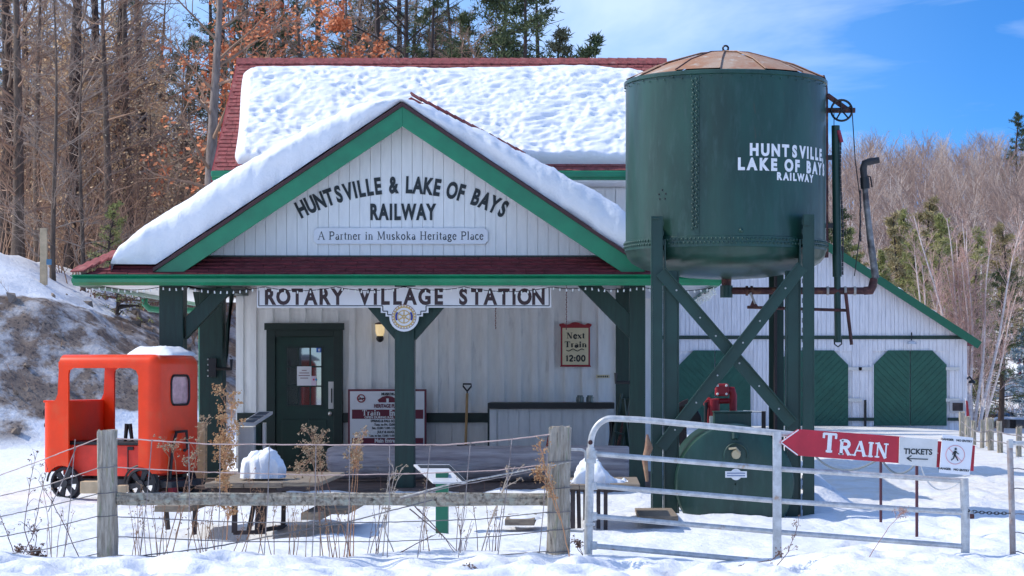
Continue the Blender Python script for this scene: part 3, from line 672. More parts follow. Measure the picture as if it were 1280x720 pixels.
def snow_porch():
    """outline traced in photo px at the front plane; lies on both slopes, from the rake back to the main roof"""
    top = [(143,329),(146,318),(152,306),(170,290),(200,268),(250,237),(300,206),(350,178),(400,151),(440,132),(462,125),(484,122),(503,123),(520,128),(540,136),(570,149),(600,164),(645,187),(700,215),(740,236),(768,252),(785,264),(798,284),(804,310),(806,337)]
    Y0 = 29.6; ps = []
    def base(px):
        yroof = 128+.665*abs(px-503)
        return min(yroof, 331) if px < 503 else min(yroof, 338)
    # resample
    xs_ = [143+(806-143)*i/220 for i in range(221)]
    def topy(px):
        for (a, b_), (c, d) in zip(top, top[1:]):
            if a <= px <= c: return b_+(d-b_)*(px-a)/(c-a)
        return top[-1][1]
    sm = []
    for px in xs_:
        ys_ = [topy(min(806, max(143, px+k))) for k in (-9,-6,-3,0,3,6,9)]; v = sum(ys_)/7
        if px < 165 or px > 795: v = topy(px)
        sm.append(v+1.6*fbm(px*.02, 5)+.8*fbm(px*.09, 9))
    rows = []
    prof = [(-.17, 0.0), (-.20, .25), (-.215, .5), (-.20, .72), (-.14, .88), (-.04, .97), (.1, 1.0)]
    ny = 60
    for k in range(len(prof)+ny):
        row = []
        if k < len(prof): dy, f_ = prof[k]
        else: dy = .1+(k-len(prof)+1)/ny*6.0; f_ = 1.
        for i, px in enumerate(xs_):
            zb = PZ(base(px), Y0); zt = max(PZ(sm[i], Y0), zb+.01); x = PX(px, Y0)
            z = zb+(zt-zb)*f_; y = Y0+dy
            edge = .0
            if k >= 3:
                a_ = .05 if px > 503 else .016
                z += (fbm(x*1.6, y*.9, 3)*.03+(fbm(x*4.5+y*2.5, y*2.2, 1)*a_))*min(1, (k-2)/4)
            if k < len(prof)-1: y += fbm(x*1.5, f_*2, 6)*.05+fbm(x*5, f_*5, 6)*.025
            zz = z-.03*max(0, dy-1.5)
            row.append(Vector((x, y, max(zz, zb-.02))))
        rows.append(row)
    n_ = len(xs_); vs_ = [v for r in rows for v in r]
    # underside row
    fs_ = [(j*n_+i, j*n_+i+1, (j+1)*n_+i+1, (j+1)*n_+i) for j in range(len(rows)-1) for i in range(n_-1)]
    # close both ends by a skirt down to the roof
    for i_ in (0, n_-1):
        b0 = len(vs_); 
        for r in rows: vs_.append(Vector((r[i_].x, r[i_].y, PZ(336, Y0)-.05)))
        for j in range(len(rows)-1): fs_.append((j*n_+i_, (j+1)*n_+i_, b0+j+1, b0+j))
    return MB().add(vs_, fs_).build("roof_snow", M_SNOW, None, smooth=0, recalc=False, label="thick smooth snow overhanging the gable roof of the porch", category="roof snow")
snow_porch()

# ---- gable lettering
gy = 29.835
def GM(px, py, y=gy, rot=0): return Matrix.Translation(P(px, py, y)) @ Matrix.Rotation(rot, 4, 'Y')
s = "HUNTSVILLE & LAKE OF BAYS"; R_ = 268.0; cx_, cy_ = 503, 240.5+R_
wid = {'I': .42, '&': 1.05, ' ': .62, 'W': 1.25, 'L': .84, 'E': .86, 'F': .86}
ws = [wid.get(c, 1.0) for c in s]; tot = sum(ws); a_tot = 2*math.asin(127/R_)*1.0
acc = 0; glyphs = []
for c, w_ in zip(s, ws):
    a = (-.5+(acc+w_/2)/tot)*a_tot; acc += w_
    if c != ' ': text(c, 20.5/F*gy, ST, GM(cx_+R_*sin(a), cy_-R_*cos(a), gy, a), M_DKTXT, bold=.013, sx=.60)
text("RAILWAY", 19.5/F*gy, ST, GM(503, 274), M_DKTXT, bold=.013, sx=.62, spacing=1.2)
# partner board
def plate(pts, y0, y1, nm, m, parent): return MB().prism([(PX(a, y0), PZ(b_, y0)) for a, b_ in pts], y0, y1).build(nm, m, parent, bevel=.003)
PB = plate([(392,289),(396,285),(606,285),(610,289),(610,301),(606,305),(396,305),(392,301)], gy-.03, gy-.001, "partner_signboard", M_SIGN, None)
PB['label'] = "narrow white plaque reading A Partner in Muskoka Heritage Place under the gable lettering"; PB['category'] = "sign"
serif("A Partner in Muskoka Heritage Place", 10.0/F*gy, PB, Matrix.Translation(P(501, 299.5, gy-.03)), M_DKTXT, width=207/F*gy, tk=.12, th=.06, ext=.002, sh=.05)

# ---- long station sign
ys_ = 29.75
SG = thing("station_signboard", "long white board reading Rotary Village Station hung under the porch gutter", "sign", P(505, 386, ys_))
poly = [(321,358.5),(689,358.5),(689,384.5),(535.5,384.5),(535.5,391),(528.5,391),(528.5,395.5),(523.5,395.5)]+[(505+18.5*cos(a), 396+18.5*sin(a)) for a in [i*pi/14 for i in range(0, 15)]]+[(487,395.5),(482,395.5),(482,391),(476,391),(476,384.5),(321,384.5)]
MB().prism([(PX(a, ys_), PZ(b_, ys_)) for a, b_ in poly], ys_, ys_+.03).build("board", M_SIGN, SG)
def line(pts, y, t_, m, parent, nm="border_line"):
    mb = MB()
    for j, (a, b_) in enumerate(zip(pts, pts[1:])): mb.bar(P(*a, y-(j % 2)*.0008), P(*b_, y-(j % 2)*.0008), t_, .004, Vector((0, 1, 0))) if False else mb.bar(P(*a, y-(j % 2)*.0008), P(*b_, y-(j % 2)*.0008), .003, t_, Vector((0, -1, 0)).cross(P(*b_, y)-P(*a, y)).normalized())
    return mb.build(nm, m, parent)
line([(489.5,393.5),(484.5,393.5),(484.5,389),(478.5,389),(478.5,382.3),(323.5,382.3),(323.5,360)], ys_-.003, 1.1/F*ys_, M_DKTXT, SG)
line([(521,393.5),(526,393.5),(526,389),(532.5,389),(532.5,382.3),(686.5,382.3),(686.5,360)], ys_-.003, 1.1/F*ys_, M_DKTXT, SG)
M_BRN = mat("brown_black_sign_paint", (.045,.022,.026), .5)
wtext("ROTARY", 19.5/F*ys_, SG, Matrix.Translation(P(379.5, 380, ys_-.001)), M_BRN, 102/F*ys_)
wtext("VILLAGE", 19.5/F*ys_, SG, Matrix.Translation(P(501.5, 380, ys_-.001)), M_BRN, 109/F*ys_)
wtext("STATION", 19.5/F*ys_, SG, Matrix.Translation(P(626, 380, ys_-.001)), M_BRN, 111/F*ys_)
# gear wheel emblem
M_GOLD = mat("gold_emblem_paint", (.62,.42,.16), .5); M_BLUE = mat("blue_emblem_paint", (.02,.04,.30), .5)
ec = P(505, 396, ys_-.002); er = 14.5/F*ys_
def ring(mb, c, r0, r1, a0, a1, y, n=24):
    vs_ = []; 
    for i in range(n+1):
        a = a0+(a1-a0)*i/n; vs_ += [c+Vector((r0*cos(a), y, r0*sin(a))), c+Vector((r1*cos(a), y, r1*sin(a)))]
    return mb.add(vs_, [(2*i, 2*i+1, 2*i+3, 2*i+2) for i in range(n)])
em = ring(MB(), ec, er*.78, er*.9, 0, 2*pi, -.001, 40)
for i in range(24): a = 2*pi*i/24; ring(em, ec, er*.9, er, a-.07, a+.07, -.0012, 2)
for i in range(6):
    a = pi/2+i*pi/3; d = Vector((cos(a), 0, sin(a))); em.bar(ec+d*er*.05+Vector((0, -.003-.0003*i, 0)), ec+d*er*.58+Vector((0, -.003-.0003*i, 0)), .002, er*.10, Vector((0, -1, 0)).cross(d))
ring(em, ec, er*.5, er*.58, 0, 2*pi, -.0045, 30); ring(em, ec, er*.08, er*.17, 0, 2*pi, -.0065, 16)
em.build("gear_emblem", M_GOLD, SG, recalc=False)
be = MB()
for a0, a1 in ((-.45, .6), (pi-.6, pi+.45)): ring(be, ec, er*.60, er*.76, a0, a1, -.002, 10)
be.build("gear_emblem_blue", M_BLUE, SG, recalc=False)
ring(MB(), ec, er*1.02, er*1.06, 0, 2*pi, -.0012, 40).build("gear_outline", mat("maroon_line_paint", (.2,.06,.06), .5), SG, recalc=False)
# ------------------------------------------------------------------ water tower
TD = 26.2; TX = PX(907, TD); TR = 125/F*TD
WT = thing("water_tower", "dark green riveted steel water tank with rusty cone roof standing on four braced legs", "water tower", (TX, TD, 0))
tc_ = Vector((TX, TD, 0))
zT = PZ(104, TD); zB = PZ(304, TD)         # rim and lower rivet line
prof = [(TR+.004, zT+.01), (TR+.018, zT), (TR+.018, zT-.035), (TR, zT-.045), (TR, zB+.02), (TR+.012, zB+.015), (TR+.012, zB-.10), (TR, zB-.11), (TR*.985, zB-.17), (TR*.94, zB-.235), (TR*.84, zB-.30), (TR*.65, zB-.355), (TR*.4, zB-.40), (TR*.15, zB-.42), (.01, zB-.42)]
MB().lathe(tc_, prof, 96, cap=False).build("tank", M_TANK, WT, smooth=35)
# roof: shallow cone of riveted plates
capex = PZ(68, TD)+.02; nseg = 14
for k in range(nseg):
    a0 = 2*pi*k/nseg+.11; a1 = a0+2*pi/nseg-.004; vs_ = []; rows = [(0.02, capex), (TR*.3, capex-.045), (TR*.7, zT+.17), (TR*.97, zT+.025), (TR*1.0, zT+.012)]
    nn = 5
    for j in range(nn+1):
        a = a0+(a1-a0)*j/nn
        for r_, z_ in rows: vs_.append(tc_+Vector((r_*cos(a), r_*sin(a), z_+.012*(k % 2))))
    m_ = len(rows); fs_ = [(j*m_+i, j*m_+i+1, (j+1)*m_+i+1, (j+1)*m_+i) for j in range(nn) for i in range(m_-1)]
    MB().add(vs_, fs_).build("roof_plate", M_RUST, WT, smooth=40)
    q = [tc_+Vector((r_*cos(a0), r_*sin(a0), z_+.016)) for r_, z_ in rows]; MB().tube(q, .008, 5).build("roof_seam", M_RUST if k % 3 else M_IRON, WT)
MB().lathe(tc_+Vector((0, 0, capex-.02)), [(.07, 0), (.07, .03), (.02, .045)], 12).build("roof_cap", M_RUST, WT)
rg = [tc_+Vector((.032*cos(a), 0, capex+.05+.032*sin(a))) for a in [i*2*pi/14 for i in range(15)]]
MB().tube(rg, .012, 6, cap=False).build("lifting_ring", M_BLACK, WT, smooth=60)
# maroon hatch lid behind the cone on the right
h = [P(962, 77, TD+.3), P(971, 75, TD+.2), P(1010, 97, TD+.2), P(1000, 99, TD+.5)]
MB().hexa(h, [v+Vector((0, .35, -.05)) for v in h]).build("hatch_lid", M_IRON, WT)
# rim band with a ragged lower edge, rivets
mb = MB()
for k in range(64):
    a = 2*pi*k/64; mb.ball(tc_+Vector(((TR+.012)*cos(a), (TR+.012)*sin(a), zT-.06-.02*(k % 2))), .009, 5)
def rivets(mb, spec):
    for a, z_ in spec: mb.ball(tc_+Vector(((TR+.012)*cos(a), (TR+.012)*sin(a), z_)), .017, 6)
    return mb
nr = 150
rows_ = [(2*pi*(k+.5*j)/nr, zB-.015-.042*j) for k in range(nr) for j in range(2)]
sa = []; seam_px = [(861, 1), (1290, 0)]
ang = math.acos((863.5-907)/125.)   # seam angle from +X (front side => negative sin)
for s_ in (-ang, -ang+pi):
    z_ = zB+.1; k = 0
    while z_ < zT-.1:
        for d_ in (-.022, .022): sa.append((s_+d_/TR+(.012 if k % 2 else -.012)*.4, z_+(.02 if d_ > 0 else 0)))
        z_ += .046; k += 1
rivets(mb, rows_+sa).build("rivets", M_TANK, WT, smooth=60, kind="stuff")
mb = MB()
for s_ in (-ang, -ang+pi):
    hw = .05; q = [tc_+Vector(((TR+.006)*cos(s_+a/TR), (TR+.006)*sin(s_+a/TR), z_)) for z_ in (zB+.02, zT-.05) for a in (-hw, -hw/3, hw/3, hw)]
    mb.add(q, [(0, 1, 5, 4), (1, 2, 6, 5), (2, 3, 7, 6)])
mb.build("seam_strap", M_TANK, WT, smooth=30, recalc=False, kind="stuff")
for (px, py) in ((823, 291), (918, 288)):
    c = (px-907)/125; v = tc_+Vector((TR*c, -TR*sqrt(1-c*c), PZ(py, TD-TR))); MB().ball(v, .028, 8).build("plug", M_TANK, WT, smooth=60)
mb = MB()
for (px, py) in ((825, 238), (821, 243), (829, 243), (822, 249), (828, 249)):
    c = (px-907)/125; mb.ball(tc_+Vector((TR*c, -TR*sqrt(1-c*c), PZ(py, TD-TR*.7))), .011, 6)
mb.build("bolt_cluster", M_BLACK, WT, kind="stuff")
# curved lettering on the tank
def curved(s_, size, px0, px1, py, nm="lettering"):
    """sans letters spread between two photo columns, wrapped on the tank"""
    asin = lambda px: math.asin(max(-.999, min(.999, (px-TXp)/RP)))
    TXp, RP = 906., 132.
    a0, a1 = asin(px0), asin(px1)
    wd_ = {'I': .45, ',': .35, ' ': .55, 'L': .85, 'E': .88, 'W': 1.3, 'F': .85}
    ws_ = [wd_.get(c, 1.) for c in s_]; tot_ = sum(ws_); ac = 0
    for c, w_ in zip(s_, ws_):
        a = a0+(a1-a0)*(ac+w_/2)/tot_; ac += w_
        if c == ' ': continue
        z_ = PZ(py, TD-TR*cos(a)); z_ = PZ(py, TD-TR*.75)
        M = Matrix.Translation(tc_+Vector((sin(a)*(TR+.004), -cos(a)*(TR+.004), z_))) @ Matrix.Rotation(a, 4, 'Z')
        text(c, size, WT, M, M_WTXT, bold=size*.075, sx=.82*(a1-a0)*TR/tot_/size, name=nm)
curved("HUNTSVILLE,", 14.5/F*25.3, 927, 1029.5, 196.5); curved("LAKE OF BAYS", 14.5/F*25.3, 911, 1032.3, 214.5); curved("RAILWAY", 9.2/F*25.3, 962, 1014, 226)
# legs: riveted angle columns
def column(x, y, zt, sg, fr):
    mb = MB(); w_ = .13; t_ = .016; yf = y
    # flange pair with web set back: an open H section
    MB().box(x-.17, x-.055, yf, yf+t_, -.1, zt).build("leg_flange", M_LEG, WT, bevel=.003)
    MB().box(x+.055, x+.17, yf, yf+t_, -.1, zt if fr else zt).build("leg_flange", M_LEG, WT, bevel=.003)
    return MB().box(x-.055, x-.035, yf+t_+.001, yf+.2, -.1, zt-.02).box(x+.035, x+.055, yf+t_+.001, yf+.2, -.1, zt-.02).box(x-.034, x+.034, yf+.08, yf+.095, -.1, zt-.05).build("leg", M_LEG, WT)
YL = TD-1.0
def leg(px, y, ztop_px, inner, flw=18, web=34):
    """inner=+1: web lies to the right of the outer flange"""
    s_ = 1/F*y; x = PX(px, y); zt = PZ(ztop_px, y)
    o = MB().box(min(x, x+inner*.014), max(x, x+inner*.014), y, y+.20, -.1, zt).build("leg", M_LEG, WT, bevel=.003)     # outer side plate, end on
    MB().box(min(x+inner*.015, x+inner*.13), max(x+inner*.015, x+inner*.13), y, y+.014, -.1, zt).build("leg_flange", M_LEG, WT, bevel=.003)
    zt2 = PZ(338, y)
    MB().box(min(x+inner*.150, x+inner*.165), max(x+inner*.150, x+inner*.165), y+.03, y+.2, -.1, zt2+.35).build("leg_web", M_LEG, WT)
    MB().box(min(x+inner*.166, x+inner*.30), max(x+inner*.166, x+inner*.30), y+.05, y+.065, -.1, zt2).build("leg_flange", M_LEG, WT, bevel=.003)
    MB().box(min(x+inner*.302, x+inner*.317), max(x+inner*.302, x+inner*.317), y+.04, y+.20, -.1, zt2).build("leg_web", M_LEG, WT, bevel=.002)
    # gusset curving up to the tank
    mb = MB()
    for k in range(30):
        z_ = .1+k*(zt-.1)/30; mb.box(x+inner*.137-.004, x+inner*.137+.004, y-.003, y+.012, z_, z_+.055)
    mb.build("leg_stitch_plates", M_LEG, WT, kind="stuff")
    return o
leg(814, YL, 270, 1); leg(1018, YL, 268, -1)
for px in (838, 970):
    x = PX(px, TD+1.); sg = 1 if px < 900 else -1
    MB().box(x-.09, x+.09, TD+.95, TD+.97, -.1, PZ(335, TD+1)).build("rear_leg", M_LEG, WT)
    MB().box(x-.012+sg*.02, x+.012+sg*.02, TD+.72, TD+.949, -.1, PZ(330, TD+1)).build("rear_leg_web", mat("dark_brown_iron", (.03,.02,.022), .6), WT)  # web in a darker, browner iron colour than the leg
def lbar(a, b_, y, nm="cross_brace"):
    A, B = P(*a, y), P(*b_, y); d = (B-A).normalized(); n_v = Vector((0, -1, 0)).cross(d).normalized()
    if n_v.z < 0: n_v = -n_v
    MB().bar(A, B, .012, .135, n_v).build(nm, M_LEG, WT, bevel=.002)
    MB().bar(A+n_v*.068+Vector((0, -.04, 0)), B+n_v*.068+Vector((0, -.04, 0)), .07, .012, n_v).build("brace_flange", M_LEG, WT, bevel=.002)
lbar((826, 340), (990, 530), YL-.05); lbar((1003, 333), (826, 560), YL-.13)
mb = MB()
for t_ in (.12, .3, .42, .6, .75, .9):
    for a, b_, yy_ in (((826, 340), (990, 530), YL-.06), ((1003, 333), (826, 560), YL-.14)):
        q = P(a[0]+(b_[0]-a[0])*t_, a[1]+(b_[1]-a[1])*t_, yy_); mb.ball(q, .012, 6)
mb.build("brace_bolts", mat("pale_bolt_head", (.5,.52,.5), .4), WT, kind="stuff")
MB().tube([P(824, 273, YL-.02), P(814, 273, YL-.03)], .012, 6).build("bracket", M_LEG, WT)
for px, y0_, y1_ in ((1013.5, 268, 282),): MB().box(PX(px-9, YL), PX(px-2, YL), YL-.03, YL, PZ(y1_, YL), PZ(y0_, YL)).build("bracket", M_LEG, WT)
# outlet pipe under the tank, valve, horizontal pipe
MB().tube([P(908, 332, TD), P(908, 371, TD)], [.062, .055], 10).build("outlet_pipe", M_IRON, WT, smooth=60)
MB().tube([P(908, 357, TD), P(908, 372, TD)], .095*.8, 10).build("pipe_elbow", M_LEG, WT, smooth=40)
MB().tube([P(912, 363.5, TD), P(1085, 363.5, TD)], .042, 12).build("horizontal_pipe", M_IRON, WT, smooth=50)
for px in (932, 938, 1033, 1055, 1067): MB().tube([P(px, 363.5, TD), P(px+3, 363.5, TD)], .058 if px < 1000 else .052, 12).build("pipe_collar", M_IRON if px < 1000 else mat("pale_old_clamp", (.42,.38,.34), .7), WT, smooth=40)
MB().tube([P(934, 384, TD-.05), P(1060, 388, TD-.05)], .018, 8).build("control_rod", M_IRON, WT, smooth=50)
MB().prism([(PX(936, TD-.06), PZ(386, TD)), (PX(949, TD-.06), PZ(385, TD)), (PX(941, TD-.06), PZ(374, TD))], TD-.08, TD-.055).build("rocker_plate", M_IRON, WT)
MB().tube([P(938, 366, TD-.06), P(944, 380, TD-.08)], .014, 6).build("valve_lever", mat("pale_old_clamp", (.42,.38,.34), .7), WT)
MB().tube([P(1057, 366, TD-.1), P(1064.5, 431, TD-.1)], [.022, .02], 8).build("pull_lever", M_IRON, WT, smooth=50)
# swing spout
MB().tube([P(1080, 363.5, TD), P(1088, 363, TD), P(1091, 357, TD), P(1092.5, 348, TD)], [.05, .056, .052, .045], 10).build("swivel_elbow", M_IRON, WT, smooth=50)
MB().tube([P(1094.5, 348, TD), P(1088, 300, TD), P(1083, 255, TD), P(1081, 232, TD)], [.045, .040, .036, .034], 10).build("spout_pipe", mat("weathered_steel_pipe", (.24,.23,.22), .5, var=.5, scale=7, metal=.3, spots=((.06,.05,.05), 5, .5, .65)), WT, smooth=50)
MB().tube([P(1081.5, 236, TD), P(1080.5, 222, TD)], .055, 10).build("spout_collar", M_BLACK, WT, smooth=50)
MB().tube([P(1080.5, 224, TD), P(1079, 211, TD), P(1081, 204, TD), P(1087, 202, TD), P(1099, 200, TD)], [.040, .044, .044, .042, .036], 10).build("spout_nozzle", M_RUB, WT, smooth=60)
MB().tube([P(1083, 220, TD), P(1088, 221, TD), P(1090, 234, TD)], .009, 5).build("nozzle_hook", M_BLACK, WT)
# mast and pulley on the right of the tank
xm = PX(1031, TD)
MB().tube([P(1027, 95, TD), P(1030.5, 104, TD), P(1031.5, 120, TD), P(1032, 322, TD)], .036, 8).build("mast", M_IRON, WT, smooth=50)
MB().box(PX(1030, TD), PX(1069, TD), TD-.03, TD+.03, PZ(141, TD), PZ(135, TD)).build("pulley_arm", M_IRON, WT, bevel=.004)
MB().bar(P(1034, 119, TD), P(1062, 139, TD), .05, .075, Vector((0, 1, 0))).build("pulley_brace", M_IRON, WT)
wc = P(1052, 138, TD-.07); R13 = 13/F*TD
MB().tube([wc+Vector((R13*cos(a), 0, R13*sin(a))) for a in [i*2*pi/28 for i in range(29)]], .014, 6, cap=False).build("pulley_wheel", M_BLACK, WT, smooth=60)
mb = MB()
for i in range(5): a = .4+i*2*pi/5; mb.tube([wc, wc+Vector((R13*cos(a), 0, R13*sin(a)))], .010, 5)
mb.build("pulley_spokes", M_BLACK, WT)
for py in (197, 282): MB().box(PX(1033, TD), PX(1042, TD), TD-.02, TD+.02, PZ(py+3, TD), PZ(py-3, TD)).build("pipe_bracket", M_BLACK, WT)
MB().tube([P(1044.5, 157, TD), P(1046.5, 330, TD)], .050, 12).build("counterweight_pipe", M_LEG, WT, smooth=50)
MB().tube([P(1046.4, 328, TD), P(1047.5, 428, TD)], .040, 12).build("counterweight_sleeve", M_LEG, WT, smooth=50)
MB().tube([P(1046, 318, TD), P(1046.5, 346, TD)], .055, 12).build("pipe_coupling", M_LEG, WT, smooth=50)
MB().tube([P(1043, 424, TD), P(1043, 430, TD), P(1047.5, 433.5, TD), P(1052, 430, TD), P(1052, 423, TD)], .009, 6).build("hook", M_BLACK, WT)
MB().tube([P(1048, 163, TD-.04), P(1052, 178, TD-.04)], .024, 8).build("pull_tag", mat("faded_red_tag", (.30,.03,.06), .6), WT, smooth=50)
MB().tube([P(1042.5, 139, TD-.07), P(1042.5, 157, TD-.03)], .005, 4).build("cable", M_BLACK, WT)
MB().tube([P(1065.3, 141, TD-.07), P(1069, 200, TD-.05), P(1076, 255, TD-.05), P(1074, 300, TD-.05), P(1068, 345, TD-.05)], .006, 4).build("cable", M_BLACK, WT)
mb = MB()
y_ = 180
while y_ < 344: c = P(1050.5+.8*sin(y_*.05)+(y_-180)*.022, y_, TD-.05); mb.tube([c+Vector((0, 0, .022)), c-Vector((0, 0, .022))], .011, 4); y_ += 5.2
mb.build("pull_chain", M_RUB, WT, kind="stuff")
mb = MB(); y_ = 240
while y_ < 300: c = P(1075.5+.4*sin(y_*.3), y_, TD-.07); mb.tube([c+Vector((0, 0, .02)), c-Vector((0, 0, .02))], .010, 4); y_ += 4.6
mb.build("spout_chain", M_RUB, WT, kind="stuff")
MB().tube([P(836, 481, 25.6), P(833, 640, 25.5)], .018, 8).build("long_pole", M_PINEW, None, smooth=50, label="long pale wooden pole leaning upright beside the left front leg of the water tower", category="pole")

# ------------------------------------------------------------------ barrel tank under the tower
BD = 24.9; br = 74.5/F*BD; bc = Vector((PX(919, BD), BD, PZ(605, BD)))
BT = thing("fuel_tank", "dark green horizontal cylinder tank half sunk in snow between the tower legs", "tank", (bc.x, BD+.9, -.1))
MB().lathe(bc, [(.01, -.03), (br*.6, -.028), (br*.9, -.018), (br*.975, 0), (br*1.0, .035), (br*1.0, 1.7), (br*.95, 1.76), (.01, 1.8)], 72, axis='Y', cap=False).build("shell", M_TANK, BT, smooth=30)
vc = P(920, 568, BD-.04)
MB().tube([vc+Vector((0, .03, 0)), vc+Vector((0, -.04, 0))], [.055, .05], 12).build("valve_body", mat("old_brass", (.5,.42,.27), .4, metal=.6), BT, smooth=40)
MB().tube([P(911, 561, BD-.08), P(920, 560, BD-.09), P(925, 566, BD-.09)], .014, 6).build("valve_handle", mat("old_brass", (.5,.42,.27), .4, metal=.6), BT)
q = [vc+Vector((.13*cos(a), .0, .13*sin(a)-.01)) for a in [i*pi/12 for i in range(-1, 14)]]; MB().tube(q, .012, 6).build("valve_hood", M_TANK, BT, smooth=50)
MB().tube([P(919, 541, BD-.02), P(919, 549, BD-.04)], .04, 8).build("lug", M_TANK, BT)
pc = P(920, 593, BD-.035)
MB().tube([pc+Vector((0, .02, 0)), pc+Vector((0, -.004, 0))], 7.2/F*BD, 20).build("round_plaque", M_WTXT, BT)
MB().box(pc.x-13.5/F*BD, pc.x+13.5/F*BD, pc.y-.010, pc.y+.02, pc.z-4/F*BD, pc.z+4/F*BD).build("name_plaque", M_WTXT, BT)
mb = MB()
for k in range(2): mb.box(pc.x-.1, pc.x+.1, pc.y-.013, pc.y-.011, pc.z+(.5-k)*.028-.006, pc.z+(.5-k)*.028+.006)
mb.build("plaque_print", mat("blue_grey_print", (.2,.25,.4), .6), BT, kind="stuff")
MB().box(PX(893, 25.6), PX(939, 25.6), 25.6, 25.95, PZ(545, 25.6), PZ(516, 25.6)).build("equipment_box", M_TANK, BT, bevel=.006)
MB().box(PX(892, 25.6), PX(940, 25.6), 25.58, 25.97, PZ(516, 25.6)+.001, PZ(514.8, 25.6)+.006).build("box_lid", M_TANK, BT, bevel=.003)
# red hand pump standing behind
PD = 26.1
PM = thing("red_pump", "bright red iron pump with pipes standing on the green tank", "pump", P(896, 531, PD))
MB().box(PX(894, PD), PX(910.5, PD), PD-.1, PD+.1, PZ(495, PD), PZ(479.5, PD)).build("pump_head", M_RED, PM, bevel=.02)
mb = MB()
for a, b_ in ((897, 482), (908, 482), (897, 492.5), (908, 492.5)): mb.ball(P(a, b_, PD-.1), .016, 6)
mb.build("pump_bolts", M_WTXT, PM, kind="stuff")
MB().tube([P(909, 488, PD), P(915, 488, PD), P(916.5, 494, PD), P(916.5, 516, PD)], [.05, .05, .045, .045], 10).build("pump_pipe", M_RED, PM, smooth=50)
MB().tube([P(884, 502, PD), P(912, 501, PD)], .032, 8).build("cross_pipe", M_RED, PM, smooth=50)
MB().lathe(P(885, 504, PD), [(.02, .07), (.055, .04), (.055, -.02), (.03, -.05)], 12).build("pump_bowl", M_RED, PM, smooth=40)
MB().tube([P(892, 499, PD), P(892, 530, PD)], .075, 10).build("pump_body", M_RED, PM, smooth=50)
MB().tube([P(882.5, 503, PD-.05), P(882, 530, PD-.05)], .022, 8).build("black_rod", M_BLACK, PM, smooth=50)
MB().box(PX(887, PD-.1), PX(893, PD-.1), PD-.16, PD-.1, PZ(531, PD-.1), PZ(520, PD-.1)).build("white_box", M_WTXT, PM)
MB().tube([P(902, 502, PD), P(912, 502, PD)], .014, 6).build("top_bar", M_WTXT, PM)
MB().tube([P(919, 513, PD), P(916, 509, PD)], .03, 8).build("cap", M_WTXT, PM)
# thin railing with white bar
RL = thing("pipe_rail", "thin rusty post with white crossbar behind the green tank", "rail", P(954, 545, 26.3))
MB().tube([P(929, 514, 26.3), P(956, 515, 26.3)], .012, 6).build("crossbar", M_WTXT, RL)
MB().box(PX(952, 26.3), PX(957, 26.3), 26.28, 26.32, PZ(550, 26.3), PZ(514, 26.3)).build("post", M_TLEG, RL)
# black tractor seat and dark hopper
SE = thing("tractor_seat", "curved dark metal tractor seat on a post behind the left brace of the tower", "seat", P(850, 600, 27.0))
q = []
for i in range(9):
    t_ = i/8; px = 842+18*t_; py = 508-9*t_**2-3*sin(t_*pi); q.append([P(px, py, 26.8), P(px, py-1, 27.15)])
mb = MB(); vs_ = [v for r in q for v in (r[0], r[1], r[1]-Vector((0, 0, .05)), r[0]-Vector((0, 0, .05)))]
mb.add(vs_, [(0, 1, 2, 3), (35, 34, 33, 32)]+[(4*i+k, 4*i+(k+1) % 4, 4*i+4+(k+1) % 4, 4*i+4+k) for i in range(8) for k in range(4)])
mb.build("seat_pan", M_TLEG, SE, smooth=40)
MB().tube([P(852, 507, 27), P(856, 600, 27)], .05, 8).build("seat_post", M_TLEG, SE)
HP = MB().prism([(PX(a, 26.9), PZ(b_, 26.9)) for a, b_ in ((853, 527), (870, 510), (876, 521), (877, 530), (858, 531))], 26.7, 27.2).build("black_hopper", M_BLACK, None, bevel=.02, label="black plastic hopper seen just above the left shoulder of the green tank", category="hopper")

# ------------------------------------------------------------------ barn
BY = 69.0
BN = thing("barn", "long white board shed with green octagonal doors behind the water tower", "barn", (PX(1016, BY), BY+5, 0))
bl, brr = PX(706, BY), PX(1209, BY); bax = PX(958, BY); zeave = PZ(420, BY)
slope = .65
def zr(x): return PZ(427, BY)+slope*(PX(1222, BY)-abs(x-bax)-bax)
doors = [(849, 938), (970, 1060), (1092, 1183)]
poly = [(bl, -.3), (brr, -.3), (brr, zr(brr)-.22), (bax, zr(bax)-.22), (bl, zr(bl)-.22)]
bw = MB().prism(poly, BY+.04, BY+.2).build("wall", M_BARN, BN)
MB().box(bl, bl+.1, BY+.2, BY+14, -.3, zr(brr)-.3).build("side_wall", M_BARN, BN)
MB().box(brr-.1, brr, BY+.2, BY+14, -.3, zr(brr)-.3).build("side_wall", M_BARN, BN)
up, lo = MB(), MB(); x = bl; k = 0
while x < brr-.02:
    x1 = min(x+.115+.05*(k % 3 == 0), brr); d_ = .012*(k % 2)+rr.uniform(0, .006)
    pcl = poly_clip([(bl, PZ(420, BY)), (brr, PZ(420, BY)), (brr, zr(brr)-.22), (bax, zr(bax)-.22), (bl, zr(bl)-.22)], x+.003, x1-.003)
    if len(pcl) > 2: up.prism(pcl, BY-d_, BY+.039)
    ind = any(PX(a, BY)-.06 < (x+x1)/2 < PX(b_, BY)+.06 for a, b_ in doors)
    if not ind: lo.box(x+.003, x1-.003, BY-.0-d_, BY+.039, -.3, PZ(424, BY))
    else: lo.box(x+.003, x1-.003, BY-.0-d_, BY+.039, PZ(438, BY)-.02, PZ(424, BY))
    x = x1; k += 1
up.build("upper_boards", M_BARN, BN, kind="stuff"); lo.build("lower_boards", M_BARN, BN, kind="stuff")
MB().box(bl, brr, BY-.05, BY-.02, PZ(424, BY), PZ(419.5, BY)).build("band_board", M_DARKG, BN)
